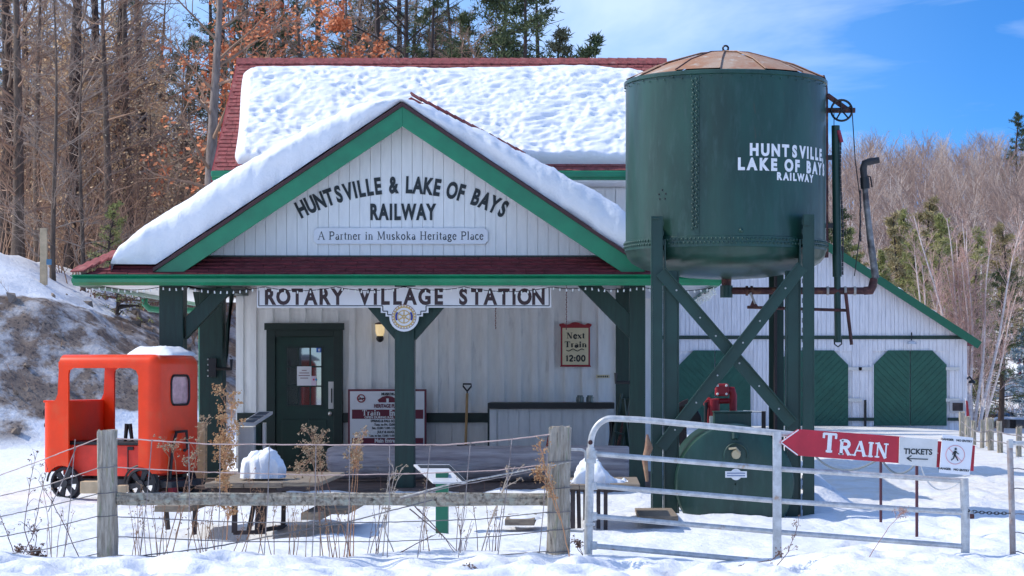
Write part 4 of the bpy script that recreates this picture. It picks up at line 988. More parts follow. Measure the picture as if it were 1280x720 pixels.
M_BDOOR = mat("barn_door_green", (.022,.105,.070), .65, var=.15, scale=3)
for i, (a, b_) in enumerate(doors):
    xa, xb = PX(a, BY), PX(b_, BY); z1 = PZ(438, BY); zc = PZ(456, BY); cx = PX(18, BY)-PX(0, BY)
    for h_ in (0, 1):
        xm_ = (xa+xb)/2
        if h_ == 0: pl = [(xa, 0), (xm_-.012, 0), (xm_-.012, z1), (xa+cx, z1), (xa, zc)]
        else: pl = [(xm_+.012, 0), (xb, 0), (xb, zc), (xb-cx, z1), (xm_+.012, z1)]
        dd = MB().prism(pl, BY-.04, BY+.03).build("door", M_BDOOR, BN)
        # diagonal boards
        sg = 1 if h_ == 0 else -1; st = MB(); w_ = xb-xa
        c = -3.5
        while c < 4:
            # diagonal strip z = sg*(x-xr)+c ; clip by shrinking convex polygon
            def halfs(ps, n_, k):
                o = []
                for q in range(len(ps)):
                    p0, p1 = ps[q], ps[(q+1) % len(ps)]; d0 = p0[0]*n_[0]+p0[1]*n_[1]-k; d1 = p1[0]*n_[0]+p1[1]*n_[1]-k
                    if d0 >= 0: o.append(p0)
                    if (d0 >= 0) != (d1 >= 0): t_ = d0/(d0-d1); o.append((p0[0]+(p1[0]-p0[0])*t_, p0[1]+(p1[1]-p0[1])*t_))
                return o
            n_ = (sg*.7071, .7071); base = n_[0]*(xa if sg > 0 else xb)
            ps = halfs(pl, n_, base+c+.008)
            if ps: ps = halfs(ps, (-n_[0], -n_[1]), -(base+c+.15-.008))
            if len(ps) > 2: st.prism(ps, BY-.055, BY-.041)
            c += .15
        st.build("diagonal_boards", M_BDOOR, dd, kind="stuff")
    MB().box(xa-.03, xa-.002, BY-.05, BY+.0, 0, zc).build("door_trim", M_BARN, BN)
for px, py in ((1191, 461), (1191, 500), (1069, 461), (1082, 461), (1069, 500)):
    MB().box(PX(px-9, BY), PX(px+8, BY), BY-.08, BY-.056, PZ(py+2, BY), PZ(py-2, BY)).build("strap_hinge", mat("pale_hinge_paint", (.66,.64,.6), .6), BN)
# roof with snow, green rake
xl_, xr_ = PX(694, BY), PX(1222, BY); ri = MB()
for s_, xe in ((-1, xl_), (1, xr_)):
    q = [Vector((bax, BY-.35, zr(bax))), Vector((xe, BY-.35, zr(xe))), Vector((xe, BY+14.2, zr(xe))), Vector((bax, BY+14.2, zr(bax)))]; ri.hexa(q, [v-Vector((0, 0, .12)) for v in q])
    A = Vector((bax, BY-.38, zr(bax)-.12)); B = Vector((xe, BY-.38, zr(xe)-.12)); MB().bar(A, B, .05, .24, Vector((0, -1, 0)).cross(B-A).normalized()).build("rake_board", M_DARKG if False else mat("barn_green_trim", (.008,.12,.06), .5), BN)
ri.build("roof", M_SHIN, BN)
for s_, xe in ((1, xr_),):
    vs_ = []; nn = 60
    for i in range(nn+1):
        t_ = i/nn; x = bax+(xe-bax)*(.42+.45*t_); n_k = max(0, .5+fbm(t_*9, 2)*.8)*(.14)*min(1, 6*min(t_, 1-t_)+.1)
        for yy_ in (-.30, .2, 13): vs_.append(Vector((x, BY+yy_, zr(x)+.01+n_k*(1 if yy_ > 0 else .35))))
    MB().add(vs_, [(3*i+k, 3*i+k+1, 3*i+4+k, 3*i+3+k) for i in range(nn) for k in range(2)]).build("barn_roof_snow", M_SNOW, None, smooth=0, recalc=False, label="thin strip of snow left along the right slope of the barn roof", category="roof snow")
hb = MB().box(PX(1187, BY), PX(1206, BY), BY-.1, BY-.06, PZ(516, BY), PZ(501, BY)).build("notice_box", mat("pale_box_frame", (.5,.48,.48), .6), BN)
MB().box(PX(1190, BY), PX(1203, BY), BY-.12, BY-.101, PZ(513.5, BY), PZ(503.5, BY)).build("dark_panel", M_TLEG, hb)
MB().box(PX(1184, BY), PX(1209, BY), BY-.09, BY-.05, PZ(526, BY), PZ(522, BY)).build("low_rail", M_DARKG, BN)
MB().box(PX(1060, BY), PX(1092, BY), BY-.09, BY-.05, PZ(526, BY), PZ(522, BY)).build("low_rail", M_DARKG, BN)
MB().tube([P(1081.5, 500, BY-.1), P(1081.5, 535, BY-.1)], .04, 6).build("pipe", M_BLACK, BN)
MB().lathe(P(1139.5, 428, BY-.3), [(.16, -.05), (.13, .02), (.03, .06)], 12).build("lamp_shade", mat("pale_lamp_enamel", (.6,.62,.66), .4), BN, smooth=40)
MB().tube([P(1139.5, 421, BY-.02), P(1139.5, 416, BY-.2), P(1139.5, 426, BY-.3)], .02, 6).build("lamp_arm", M_BLACK, BN)
MB().lathe(P(1215, 477, BY-.3), [(.12, -.05), (.1, .02), (.03, .06)], 12).tube([P(1208, 474, BY+.1), P(1212, 471, BY-.2), P(1215, 475, BY-.3)], .03, 6).build("wall_lamp", M_BLACK, BN, kind="stuff")
# ------------------------------------------------------------------ orange track speeder
def applied(parts, cut):
    pass
TQ = 28.6
TRx, TRy = PX(138, TQ), TQ+.7
TM = Matrix.Translation(Vector((TRx, TRy, 0))) @ Matrix.Rotation(radians(-17), 4, 'Z')
TV = thing("track_speeder", "bright orange red open sided railway speeder car with iron wheels parked by the porch", "rail speeder", None, M=TM)
sc_ = TQ/F     # metres per photo px
LX = 1.80*.925; DPT = 1.22; zb0, zt0 = PZ(592, TQ), PZ(443, TQ); HL = LX/2; HD = DPT/2
def tmp_obj(mb):
    me = bpy.data.meshes.new("t"); me.from_pydata([tuple(v) for v in mb.v], [], mb.f); bm = bmesh.new(); bm.from_mesh(me); bmesh.ops.recalc_face_normals(bm, faces=bm.faces); bm.to_mesh(me); bm.free()
    o = bpy.data.objects.new("t", me); COL.objects.link(o); return o
def lx(px): return (px-57)/(208-57)*LX-HL           # photo column on the near side -> local x
def lz(py): return PZ(py, TQ)
def rbox(x0, x1, y0, y1, z0, z1, r, segs=4):
    o = tmp_obj(MB().box(x0, x1, y0, y1, z0, z1)); bm = bmesh.new(); bm.from_mesh(o.data)
    ed = [e for e in bm.edges if not (abs(e.verts[0].co.z-z0) < 1e-4 and abs(e.verts[1].co.z-z0) < 1e-4)]
    bmesh.ops.bevel(bm, geom=ed, offset=r, segments=segs, profile=.5, affect='EDGES'); bm.to_mesh(o.data); bm.free(); return o
body = rbox(-HL, HL, -HD, HD, zb0, zt0, .13, 6)
inner = rbox(-HL+.035, HL-.035, -HD+.035, HD-.035, zb0-.3, zt0-.035, .10, 4)
cuts = [inner]
# nose step
nose = [(-HL-.2, lz(503)), (lx(72), lz(503)), (lx(76), lz(500)), (lx(79), lz(493)), (lx(79.5), lz(480)), (lx(82), lz(430)), (-HL-.2, lz(430))]
cuts.append(tmp_obj(MB().prism(nose, -HD-.2, HD+.2)))
# side doorways through both sides
r_ = .07
dw = [(lx(93), lz(700)), (lx(184), lz(700)), (lx(184), lz(470)), (lx(181), lz(463)), (lx(174), lz(460)), (lx(99), lz(460)), (lx(94), lz(463)), (lx(93), lz(468))]
cuts.append(tmp_obj(MB().prism(dw, -HD-.2, HD+.2)))
# rear window, rounded
ww = []
for cx_q, cz_q, a0 in ((.17, .09, 0), (-.17, .09, 90), (-.17, -.09, 180), (.17, -.09, 270)):
    for k in range(5): a = radians(a0+90*k/4); ww.append((cx_q+.08*cos(a), cz_q+.10*sin(a)))
zc_ = lz(488); wv = [Vector((x_, y_+.02, z_+zc_)) for x_ in (HL-.3, HL+.3) for y_, z_ in ww]
n20 = len(ww); cuts.append(tmp_obj(MB().add(wv, [tuple(range(n20)), tuple(range(n20, 2*n20))[::-1]]+[(i, (i+1) % n20, n20+(i+1) % n20, n20+i) for i in range(n20)])))
# scalloped lower edge over the wheels
for cx_w in (lx(84), lx(185)):
    cuts.append(tmp_obj(MB().lathe((cx_w, 0, .22), [(.225, -HD-.2), (.22, HD+.2)], 24, axis='Y')))
for c in cuts:
    m_ = body.modifiers.new("b", 'BOOLEAN'); m_.operation = 'DIFFERENCE'; m_.object = c; m_.solver = 'EXACT'
dg = bpy.context.evaluated_depsgraph_get(); dg.update(); me = bpy.data.meshes.new_from_object(body.evaluated_get(dg)); me.name = "body"
for c in cuts+[body]: bpy.data.objects.remove(c)
# close the nose: sloped cowl and windscreen frame
me.materials.clear(); me.materials.append(M_ORANGE); me.polygons.foreach_set("use_smooth", [True]*len(me.polygons)); me.set_sharp_from_angle(angle=radians(40))
o = bpy.data.objects.new("body", me); COL.objects.link(o); o.parent = TV; reg(o, TM.copy())
def tp(mb, nm, m, **k): return mb.build(nm, m, TV, local=True, **k)
tp(MB().box(-HL+.01, lx(79), -HD+.03, HD-.03, lz(504)-.0, lz(501)), "cowl", M_ORANGE, bevel=.01)
tp(MB().box(lx(79)-.0, lx(79)+.035, -HD+.10, HD-.10, lz(552), lz(503)), "dash_panel", M_ORANGE)
tp(MB().box(lx(79)-.0, lx(79)+.035, -HD+.02, HD-.02, lz(460), lz(452)), "windscreen_header", M_ORANGE)
mbw = MB().add([Vector((HL-.02, y_*.98+.02, z_*.98+zc_)) for y_, z_ in ww]+[Vector((HL-.012, y_*.98+.02, z_*.98+zc_)) for y_, z_ in ww], [tuple(range(n20)), tuple(range(n20, 2*n20))[::-1]]+[(i, (i+1) % n20, n20+(i+1) % n20, n20+i) for i in range(n20)])
rw = tp(mbw, "rear_window", M_PINKG)
tp(MB().tube([Vector((HL+.004, y_+.02, z_+zc_)) for y_, z_ in ww+[ww[0]]], .016, 6, cap=False), "window_seal", M_BLACK, smooth=60)
# seat box and floor
tp(MB().box(lx(79), lx(196), -HD+.13, HD-.13, lz(596), lz(557)), "engine_box", mat("red_seat_box", (.80,.045,.02), .45, var=.15, scale=4), bevel=.01)
tp(MB().box(lx(78), lx(196), -HD+.10, HD-.10, lz(557)+.002, lz(553)), "seat_board", M_BLACK, bevel=.008)
tp(MB().box(lx(164), lx(165), -HD+.118, -HD+.129, lz(592), lz(559)), "panel_edge", M_BLACK)
tp(MB().box(lx(165), lx(172), -HD+.11, -HD+.129, lz(563), lz(559)), "latch", M_BLACK)
for a, b_ in ((142, 146), (151, 150)):
    tp(MB().tube([Vector((lx(a), -.1, lz(553))), Vector((lx(b_-2), -.1, lz(531)))], [.022, .028], 8), "control_lever", M_BLACK, smooth=50)
tp(MB().box(-HL+.08, HL-.02, -HD+.16, -HD+.22, .2, .27).box(-HL+.08, HL-.02, HD-.22, HD-.16, .2, .27).box(-HL+.1, -HL+.18, -HD+.22, HD-.22, .2, .27).box(HL-.2, HL-.12, -HD+.22, HD-.22, .2, .27), "chassis", M_RUB)
# wheels: cast discs with holes
def wheel(x, y):
    c = Vector((x, y, .215)); R_w = .205
    mb = MB().lathe(c, [(R_w-.03, -.05), (R_w, -.045), (R_w, .03), (R_w+.022, .034), (R_w+.022, .05), (R_w-.03, .05), (R_w-.03, -.05)], 28, axis='Y', cap=False)
    w_o = tp(mb, "wheel", M_RUB, smooth=30)
    tp(MB().lathe(c, [(.055, -.075), (.055, .05), (.02, .05)], 16, axis='Y'), "wheel_hub", M_RUB, smooth=30)
    mb = MB()
    for k in range(6):
        a0 = k*pi/3+.2
        q = [c+Vector((r_q*cos(a0+d_), y_q, r_q*sin(a0+d_))) for y_q in (-.03, .0) for r_q, d_ in ((.05, -.5), (.05, .5), (R_w-.028, .22), (R_w-.028, -.22))]
        mb.hexa(q[:4], q[4:])
    tp(mb, "wheel_spokes", M_RUB)
for x_ in (lx(85), lx(184)):
    for y_ in (-HD+.1, HD-.1): wheel(x_, y_)
for x_ in (lx(84), lx(185)):
    q = [Vector((x_+.225*cos(a), -HD+.03, .22+.235*sin(a))) for a in [pi*.02+pi*.96*i/12 for i in range(13)]]
    tp(MB().tube(q, .014, 6), "wheel_arch_trim", M_BLACK, smooth=60)
    tp(MB().tube([Vector((x_, -HD+.08, .215)), Vector((x_, HD-.08, .215))], .025, 8), "axle", M_RUB)
for z_ in (lz(517), lz(533)): tp(MB().tube([Vector((-HL-.01, -HD+.25, z_)), Vector((-HL-.09, -HD+.25, z_))], [.03, .055 if z_ > lz(525) else .03], 12), "headlight" if z_ > lz(525) else "horn", M_BLACK, smooth=50)
q = [Vector((HL+.01, -.28, lz(600))), Vector((HL+.05, -.28, lz(560))), Vector((HL+.05, -.18, lz(541))), Vector((HL+.05, .10, lz(540))), Vector((HL+.05, .13, lz(562))), Vector((HL+.01, .1, lz(566)))]
tp(MB().tube(q, .020, 8), "grab_rail", M_BLACK, smooth=60)
tp(MB().box(HL-.02, HL+.12, -.45, .5, .17, .25), "coupler_beam", M_RUB)
tp(MB().box(HL+.02, HL+.09, -.35, -.2, .08, .17), "red_step", M_RED)
# snow-covered cloth on the roof
V = []; n1, n2 = 26, 16
for j in range(n2+1):
    for i in range(n1+1):
        u, v = i/n1, j/n2; x_ = lx(158)+(lx(226)-lx(158))*u*.86+.05*sin(v*3); y_ = -HD+.2+(DPT-.5)*v; e = max(0, min(1, min(u*6, (1-u)*4, v*6, (1-v)*6)))**.6
        V.append(TM @ Vector((x_, y_, zt0-.01+e*(.10+.03*fbm(u*4, v*4, 4)+.05*u*(1-u)))))
MB().add(V, [(j*(n1+1)+i, j*(n1+1)+i+1, (j+1)*(n1+1)+i+1, (j+1)*(n1+1)+i) for j in range(n2) for i in range(n1)]).build("snow_patch", M_SNOW, None, smooth=0, recalc=False, label="small crusted cap of snow on the roof of the orange speeder", category="snow")
# blocks and crate by the speeder
def block(px0, px1, py0, py1, d, dep, nm, m, label, cat, rz=0, **k):
    return MB().box(PX(px0, d), PX(px1, d), d, d+dep, PZ(py1, d), PZ(py0, d)).build(nm, m, None, bevel=.006, label=label, category=cat, **k)
block(100, 130, 602, 617, 27.7, .25, "wood_block", M_PINEW, "pale timber block in the snow between the wheels of the orange speeder", "wood block")
block(145, 157, 607, 616, 27.8, .2, "wood_block", M_PINEW, "small pale timber offcut just left of the speeder's rear wheel", "wood block")
CR = thing("wooden_crate", "raw pine crate with gappy slats standing between the orange speeder and the porch post", "crate", (PX(247, 31.6), 31.7, 0))
x0_, x1_ = PX(238, 31.6), PX(258, 31.6); zt_ = PZ(528, 31.6)
for a, b_ in ((x0_, x0_+.035), (x1_-.03, x1_)): MB().box(a, b_, 31.5, 31.54, .08, zt_).build("upright", M_PINEW, CR)
for k in range(11):
    z_ = .1+k*(zt_-.14)/10; MB().box(x0_, x1_, 31.542, 31.62, z_, z_+.038).build("slat", M_PINEW, CR)
MB().box(x0_+.02, x1_-.02, 31.75, 31.78, .08, zt_).build("back_panel", M_PINEW, CR)

# ------------------------------------------------------------------ things on the porch
# bare log bench
LG_Y = 31.2; V = []; nl, nc = 90, 28
lx0, lx1 = PX(411, LG_Y), PX(789, LG_Y); mb = MB()
for i in range(nl+1):
    u = i/nl; x_ = lx0+(lx1-lx0)*u; rz_l = .235+.014*u; 
    if i in (0, nl): rz_l *= .86
    for k in range(nc):
        a = 2*pi*k/nc; rr_ = rz_l*(1+.05*fbm(u*9, cos(a)*1.3, sin(a)*1.3)+.02*fbm(u*2, cos(a)*6, sin(a)*6))
        for (ku, ka, ks) in ((.615, -1.95, .05), (.955, -2.3, .04), (.37, -1.2, .05)):
            dd = ((u-ku)*(lx1-lx0)/.11)**2+((((a-2*pi if a > pi else a)-ka))/.33)**2
            rr_ += ks*math.exp(-dd)-ks*1.3*math.exp(-dd*6)
        if k >= 0: V.append(Vector((x_+(.05*cos(a*1+.6) if i == 0 else 0), LG_Y+.27+rr_*cos(a), PZ(579, LG_Y)+.0-.015*u+rr_*sin(a))))
mb.add(V, [(i*nc+k, i*nc+(k+1) % nc, (i+1)*nc+(k+1) % nc, (i+1)*nc+k) for i in range(nl) for k in range(nc)]+[tuple(range(nc))[::-1], tuple(nl*nc+k for k in range(nc))])
mb.build("log", M_LOG, None, smooth=40, label="huge bare grey log lying along the porch deck as a bench", category="log")
for a in (470, 600, 730): block(a, a+26, 594, 602, LG_Y+.15, .3, "log_wedge", M_DECK, "dark wooden wedge under the %s of the porch log" % {470: "left part", 600: "middle", 730: "right end"}[a], "wedge")
# counter
CY = 34.6
CT = thing("ticket_counter", "white panelled counter with black top against the porch wall", "counter", (PX(687, CY), CY+.3, .1))
xc0, xc1 = PX(622, CY), PX(760, CY)
cp = MB().box(xc0, xc1, CY+.02, CY+.9, .1, PZ(511, CY)).build("panel", M_WHITE, CT)
x = xc0; 
while x < xc1-.02: x1 = min(x+.165, xc1); MB().box(x+.003, x1-.003, CY, CY+.019, .1, PZ(511, CY)).build("plank", M_WHITE, cp); x = x1
MB().box(PX(610, CY), PX(768, CY), CY-.12, CY+1.0, PZ(511, CY)+.002, PZ(503.5, CY)).build("counter_top", M_BLACK, CT, bevel=.006)
MB().box(PX(612, CY), PX(621, CY), CY-.02, CY+.1, .1, PZ(511, CY)).build("corner_post", M_WHITE, CT, bevel=.004)
MB().box(PX(609.5, CY), PX(611.5, CY), CY-.02, CY+.1, .1, PZ(511, CY)).build("dark_edge", M_FRAME, CT)
M_JAR = mat("dusty_green_glass", (.09,.13,.12), .15, spec=.8)
for px, lb in ((725, "dusty green glass jar, left of the pair on the black counter"), (737.5, "dusty green glass jar, right of the pair on the black counter")):
    c = P(px, 503.5, CY+.4); MB().lathe(c, [(.05, 0), (.06, .01), (.06, .085), (.045, .10), (.045, .115), (.05, .117)], 16).build("jar", M_JAR, None, smooth=40, label=lb, category="jar")
# shovel
SH = thing("shovel", "snow shovel with wooden shaft and black D grip leaning on the porch wall", "shovel", P(583, 597, 35.7))
MB().tube([P(584, 492, 35.85), P(582, 560, 35.6)], .022, 10).build("shaft", mat("honey_wood_shaft", (.45,.28,.12), .5, var=.2), SH, smooth=50)
MB().tube([P(584, 495, 35.85), P(584, 489, 35.85), P(579, 483, 35.85), P(579, 480, 35.85), P(589, 480, 35.85), P(589, 483, 35.85), P(584, 489, 35.85)], .014, 6).build("grip", M_BLACK, SH, smooth=50)
MB().hexa([P(571, 556, 35.5), P(594, 556, 35.5), P(596, 600, 35.3), P(569, 600, 35.3)], [P(571, 556, 35.53), P(594, 556, 35.53), P(596, 600, 35.33), P(569, 600, 35.33)]).build("blade", M_BLACK, SH)
# wall lamp, lit
WL = thing("wall_lantern", "small lit lantern on the porch wall beside the door", "lantern", P(475, 420, 35.8))
MB().lathe(P(475, 405.5, 35.75), [(.085, 0), (.075, .02), (.02, .035)], 14).build("cap", M_IRON, WL, smooth=40)
MB().lathe(P(475, 420, 35.75), [(.05, 0), (.072, .06), (.075, .185)], 14, cap=False).build("lantern_glass", mat("lantern_glass", (.55,.5,.4), .1, em=((1, .72, .3), .35)), WL, smooth=40)
MB().ball(P(474.5, 411, 35.75), .03, 8).build("bulb", mat("lit_bulb", (1,.8,.4), .5, em=((1, .7, .25), 12)), WL)
MB().ball(P(475, 423, 35.75), .062, 12).build("base", M_BLACK, WL, smooth=60)
MB().tube([P(475, 423, 35.75), P(475, 423, 35.98)], .02, 8).build("bracket", M_BLACK, WL)
# next train board
NY = 35.9
NT = thing("next_train_board", "cream board in red scalloped frame reading Next Train 12:00 on the porch wall", "sign", P(718, 459, NY))
fr = [(700, 458.5), (739, 458.5), (737.5, 456), (737.5, 409), (739.5, 407), (739.5, 405), (735, 404), (731, 406), (727, 405), (723, 403), (719.5, 402.5), (716, 403), (712, 405), (708, 406), (704, 404), (699, 405), (699, 407), (701, 409), (701, 456)]
MB().prism([(PX(a, NY), PZ(b_, NY)) for a, b_ in fr], NY-.02, NY+.03).build("frame", M_RED, NT, bevel=.004)
MB().box(PX(703, NY), PX(735.5, NY), NY-.03, NY-.019, PZ(456, NY), PZ(410, NY)).build("panel", mat("cream_sign_paint", (.74,.63,.40), .5, var=.08, scale=8), NT)
for t_, py, w_ in (("Next", 423, 23), ("Train", 434, 28), ("12:00", 451.5, 25)):
    serif(t_, 7.2/F*NY, NT, Matrix.Translation(P(719.5, py, NY-.03)), M_BLACK, width=w_/F*NY, tk=.26, th=.08, sx=1.0, ext=.002, sh=.08)
q = [P(708+i*22/40, 437.5+1.3*sin(i/40*4*pi), NY-.034) for i in range(41)]; MB().tube(q, .006, 4).build("scroll_line", M_BLACK, NT)
s_ = MB().box(PX(745, NY), PX(762, NY), NY-.02, NY+.02, PZ(472.5, NY), PZ(468.5, NY)).build("name_strip", mat("cream_sign_paint", (.74,.63,.40), .5), None, label="narrow cream strip sign on the wall right of the next train board", category="sign")
mb = MB()
for k in range(6): mb.box(PX(747+k*2.3, NY), PX(748.4+k*2.3, NY), NY-.024, NY-.021, PZ(471.6, NY), PZ(469.6, NY))
mb.build("print", M_DKTXT, s_, kind="stuff")
# train entrance board
EY = 35.6
TE = thing("train_entrance_board", "white and maroon Train Entrance timetable board with heritage place emblem behind the middle post", "sign", P(484, 571, EY))
MB().box(PX(435, EY), PX(533, EY), EY, EY+.04, PZ(572, EY), PZ(486.5, EY)).build("frame", mat("maroon_board_frame", (.16,.012,.03), .4), TE, bevel=.004)
MB().box(PX(437.5, EY), PX(530.5, EY), EY-.01, EY-.0, PZ(571, EY), PZ(489, EY)).build("panel", M_SIGN, TE)
M_MAR = mat("maroon_print", (.15,.01,.03), .5)
def rect(px0, px1, py0, py1, m, nm, par=TE, y=EY-.013): return MB().box(PX(px0, y), PX(px1, y), y-.0015, y+.001, PZ(py1, y), PZ(py0, y)).build(nm, m, par)
rect(440, 529, 512, 523.5, M_MAR, "title_band"); rect(440, 529, 547.5, 554.5, M_MAR, "lower_band"); rect(440, 529, 554.6, 566, mat("blue_print", (.015,.05,.33), .5), "blue_band")
def tx(s_, px, py, h, m, par=TE, y=EY-.016, sx=.9, b_=.002, al='CENTER', nm="print"): return text(s_, h/F*y, par, Matrix.Translation(P(px, py, y)), m, bold=b_, sx=sx, align=al, name=nm)
serif("Train Entrance" if False else "Train", 7/F*EY, TE, Matrix.Translation(P(464, 519.3, EY-.015)), M_WTXT, width=23/F*EY, tk=.2, th=.08)
tx("Entrance", 499, 519.3, 7, M_WTXT, sx=.72, b_=.006)
tx("OPEN DURING RAIL OPERATION", 486, 522.8, 2.6, M_WTXT, sx=1.15)
tx("SPRING & FALL SCHEDULE", 485, 527.6, 3, M_DKTXT); tx("Tues. to Fri. 12:00 / 1:00", 485, 532, 2.8, M_DKTXT); tx("Sat. 12:00 / 1:00 / 2:00 / 3:00", 485, 536.3, 2.8, M_DKTXT)
tx("JULY & AUGUST", 485, 541.3, 3, M_DKTXT); tx("Tues. to Sat. 12:00 / 1:00 / 2:00 / 3:00", 485, 545.8, 2.6, M_DKTXT)
tx("Main Entrance", 485, 553, 5, M_WTXT, sx=.85, b_=.004)
tx("MUSKOKA", 486, 494, 3.2, M_DKTXT, b_=.003); tx("HERITAGE PLACE", 485, 509.5, 4.6, M_MAR, sx=.72, b_=.003)
mb = MB().prism([(PX(474, EY), PZ(503, EY)), (PX(494, EY), PZ(503, EY)), (PX(496, EY), PZ(499, EY)), (PX(490, EY), PZ(495.5, EY)), (PX(484, EY), PZ(494.5, EY)), (PX(478, EY), PZ(496, EY)), (PX(472, EY), PZ(500, EY))], EY-.015, EY-.012).build("emblem", M_MAR, TE)
MB().box(PX(483, EY), PX(486, EY), EY-.019, EY-.016, PZ(503, EY), PZ(498, EY)).build("emblem_door", M_SIGN, TE)
MB().tube([P(451.5+4.6*cos(a), 498+4.6*sin(a), EY-.014) for a in [i*2*pi/24 for i in range(25)]], .010, 4, cap=False).build("no_smoking_ring", M_RED, TE)
MB().bar(P(448, 495, EY-.014), P(455, 501.5, EY-.014), .003, .012).build("no_smoking_bar", M_RED, TE)
MB().bar(P(447.5, 499, EY-.012), P(455.5, 498, EY-.012), .003, .022).build("cigarette", M_BLACK, TE)
# chains hanging from the porch
for px, y0_, y1_, lb in ((619.5, 386, 412, "short rusty chain hanging below the station signboard"), (708, 357, 412, "thin rusty chain hanging down above the next train board")):
    mb = MB(); py = y0_
    while py < y1_: c = P(px, py, 30.6); mb.tube([c+Vector((.004*(-1)**int(py), 0, .014)), c-Vector((0, 0, .014))], .007, 4); py += 3.
    mb.build("hanging_chain", mat("rusty_chain", (.16,.05,.05), .7), None, label=lb, category="chain")
# iron brackets on the posts
def hook(pts, d, label):
    B = thing("iron_bracket", label, "bracket", P(*pts[0], d)); MB().tube([P(a, b_, d) for a, b_ in pts[1:]], .028, 6).build("arm", M_BLACK, B)
    return B
B = hook([(262, 472), (268, 461), (289, 461), (289, 449)], 32.75, "black iron bracket bolted to the left rear porch post")
MB().box(PX(262, 32.8), PX(271, 32.8), 32.72, 32.82, PZ(471, 32.8), PZ(448, 32.8)).build("plate", M_BLACK, B)
mb = MB()
for a in (260, 264):
    for b_ in (449, 456, 463, 470): mb.ball(P(a, b_, 32.8), .014, 6)
mb.build("bolts", mat("pale_bolt_head", (.5,.52,.5), .4), B, kind="stuff")
hook([(787, 479), (787, 478), (770, 478), (770, 466)], 29.9, "black iron arm on the right front porch post beside the cream strip")
# fairy lights along the gutter and side eave
FL = thing("string_lights", "string of small white lights drooping along the porch gutter", "string lights", P(500, 360, 29.35))
q = []; mbL = MB(); px = 100
anch = [130, 201, 232, 330, 420, 505, 580, 690, 735, 800, 895]; 
while px < 900:
    k = max(a for a in anch if a <= px) if px >= 130 else 100; k2 = min([a for a in anch if a > px] or [900]); t_ = (px-k)/(k2-k); sag = (k2-k)*.055*(4*t_*(1-t_))
    q.append(P(px, 358.5+sag, 29.33)); px += 4
MB().tube(q, .005, 4).build("cord", M_BLACK, FL)
M_BULB = mat("white_plastic_bulb", (.85,.85,.8), .3)
for i in range(2, len(q), 2):
    v = q[i]; mbL.tube([v, v-Vector((rr.uniform(-.006, .006), 0, .035))], [.007, .011], 5)
mbL.build("bulbs", M_BULB, FL, kind="stuff")
for xs_, lb, yb_ in ((XE0+.1, "string of small white lights under the left side eave of the porch", 38), (XE1-.1, "bushy string of small white lights under the right side eave of the porch", 37.5)):
    FS = thing("string_lights", lb, "string lights", (xs_, 33, 2.6)); q = []; y = 29.6; mbL = MB()
    while y < yb_: q.append(Vector((xs_+rr.uniform(-.02, .02), y, ZE-.15-.05*abs(sin(y*1.9)))));  y += .12
    MB().tube(q, .006, 4).build("cord", M_BLACK, FS)
    for v in q:
        for _ in range(3 if xs_ > 0 else 1): d_ = Vector((rr.uniform(-.06, .06), rr.uniform(-.05, .05), rr.uniform(-.09, -.01))); mbL.tube([v, v+d_], .004, 3); mbL.ball(v+d_, .013, 5)
    mbL.build("bulbs", M_BULB if xs_ > 0 else M_DKST, FS, kind="stuff")
# lectern on the left of the door
IS = thing("information_lectern", "slanted photo information panel on a white box stand left of the station door", "sign", P(312, 590, 33.5))
a_ = [P(299, 531, 33.0), P(318, 531, 33.2), P(341, 516, 33.9), P(323, 516, 33.7)]
MB().hexa([v+Vector((0, 0, .02)) for v in a_], [v-Vector((0, 0, .02)) for v in a_]).build("panel", M_SIGN, IS)
def inset(q, u0, u1, v0, v1): 
    f_ = lambda u, v: (q[0]*(1-u)+q[1]*u)*(1-v)+(q[3]*(1-u)+q[2]*u)*v
    return [f_(u0, v0), f_(u1, v0), f_(u1, v1), f_(u0, v1)]
M_PHO = mat("dark_blue_photo_print", (.07,.12,.2), .4, var=.5, scale=30)
for k in range(3):
    z_ = inset(a_, .15, .85, .08+.31*k, .32+.31*k); MB().hexa([v+Vector((0, 0, .026)) for v in z_], [v+Vector((0, 0, .021)) for v in z_]).build("photo", M_PHO, IS)
MB().box(PX(297, 33.3), PX(318, 33.3), 33.3, 33.6, .1, PZ(533, 33.3)).build("stand_box", M_WHITE, IS, bevel=.01)
MB().box(PX(319, 33.4), PX(326, 33.4), 33.45, 33.6, .1, PZ(528, 33.4)).build("dark_leg", M_DARKG, IS)
MB().box(PX(327.5, 33.4), PX(331, 33.4), 33.45, 33.55, .1, PZ(530, 33.4)).build("white_leg", M_WHITE, IS)
# clutter by the right post: red box, stool, ladder
MB().prism([(PX(a, 33.4), PZ(b_, 33.4)) for a, b_ in ((676, 590), (684, 548), (688, 533), (704, 533), (709, 552), (716, 590))], 33.4, 33.7).build("red_case", M_RED, None, bevel=.02, label="dark red tapered metal case behind the porch log and the right weathered fence post", category="case")
LD = thing("step_ladder", "dark green folding step ladder in the shade right of the counter", "step ladder", P(780, 598, 33))
for a, b_ in (((757, 598), (777, 492)), ((772, 598), (786, 498)), ((779, 498), (790, 598))): MB().bar(P(*a, 33), P(*b_, 33.0+.15), .05, .03).build("rail", M_DARKG, LD)
for k in range(4): t_ = .15+k*.2; MB().bar(P(757+20*t_, 598-106*t_, 33.02), P(772+14*t_, 598-100*t_, 33.02), .09, .02).build("step", M_DARKG, LD)
SB = MB().prism([(PX(a, 33.3), PZ(b_, 33.3)) for a, b_ in ((770, 560), (779, 520), (787, 496), (789, 500), (786, 530), (778, 566))], 33.3, 33.36).build("saw_blade", M_IRON, None, label="rusty pointed iron blade leaning at the right porch post", category="blade")
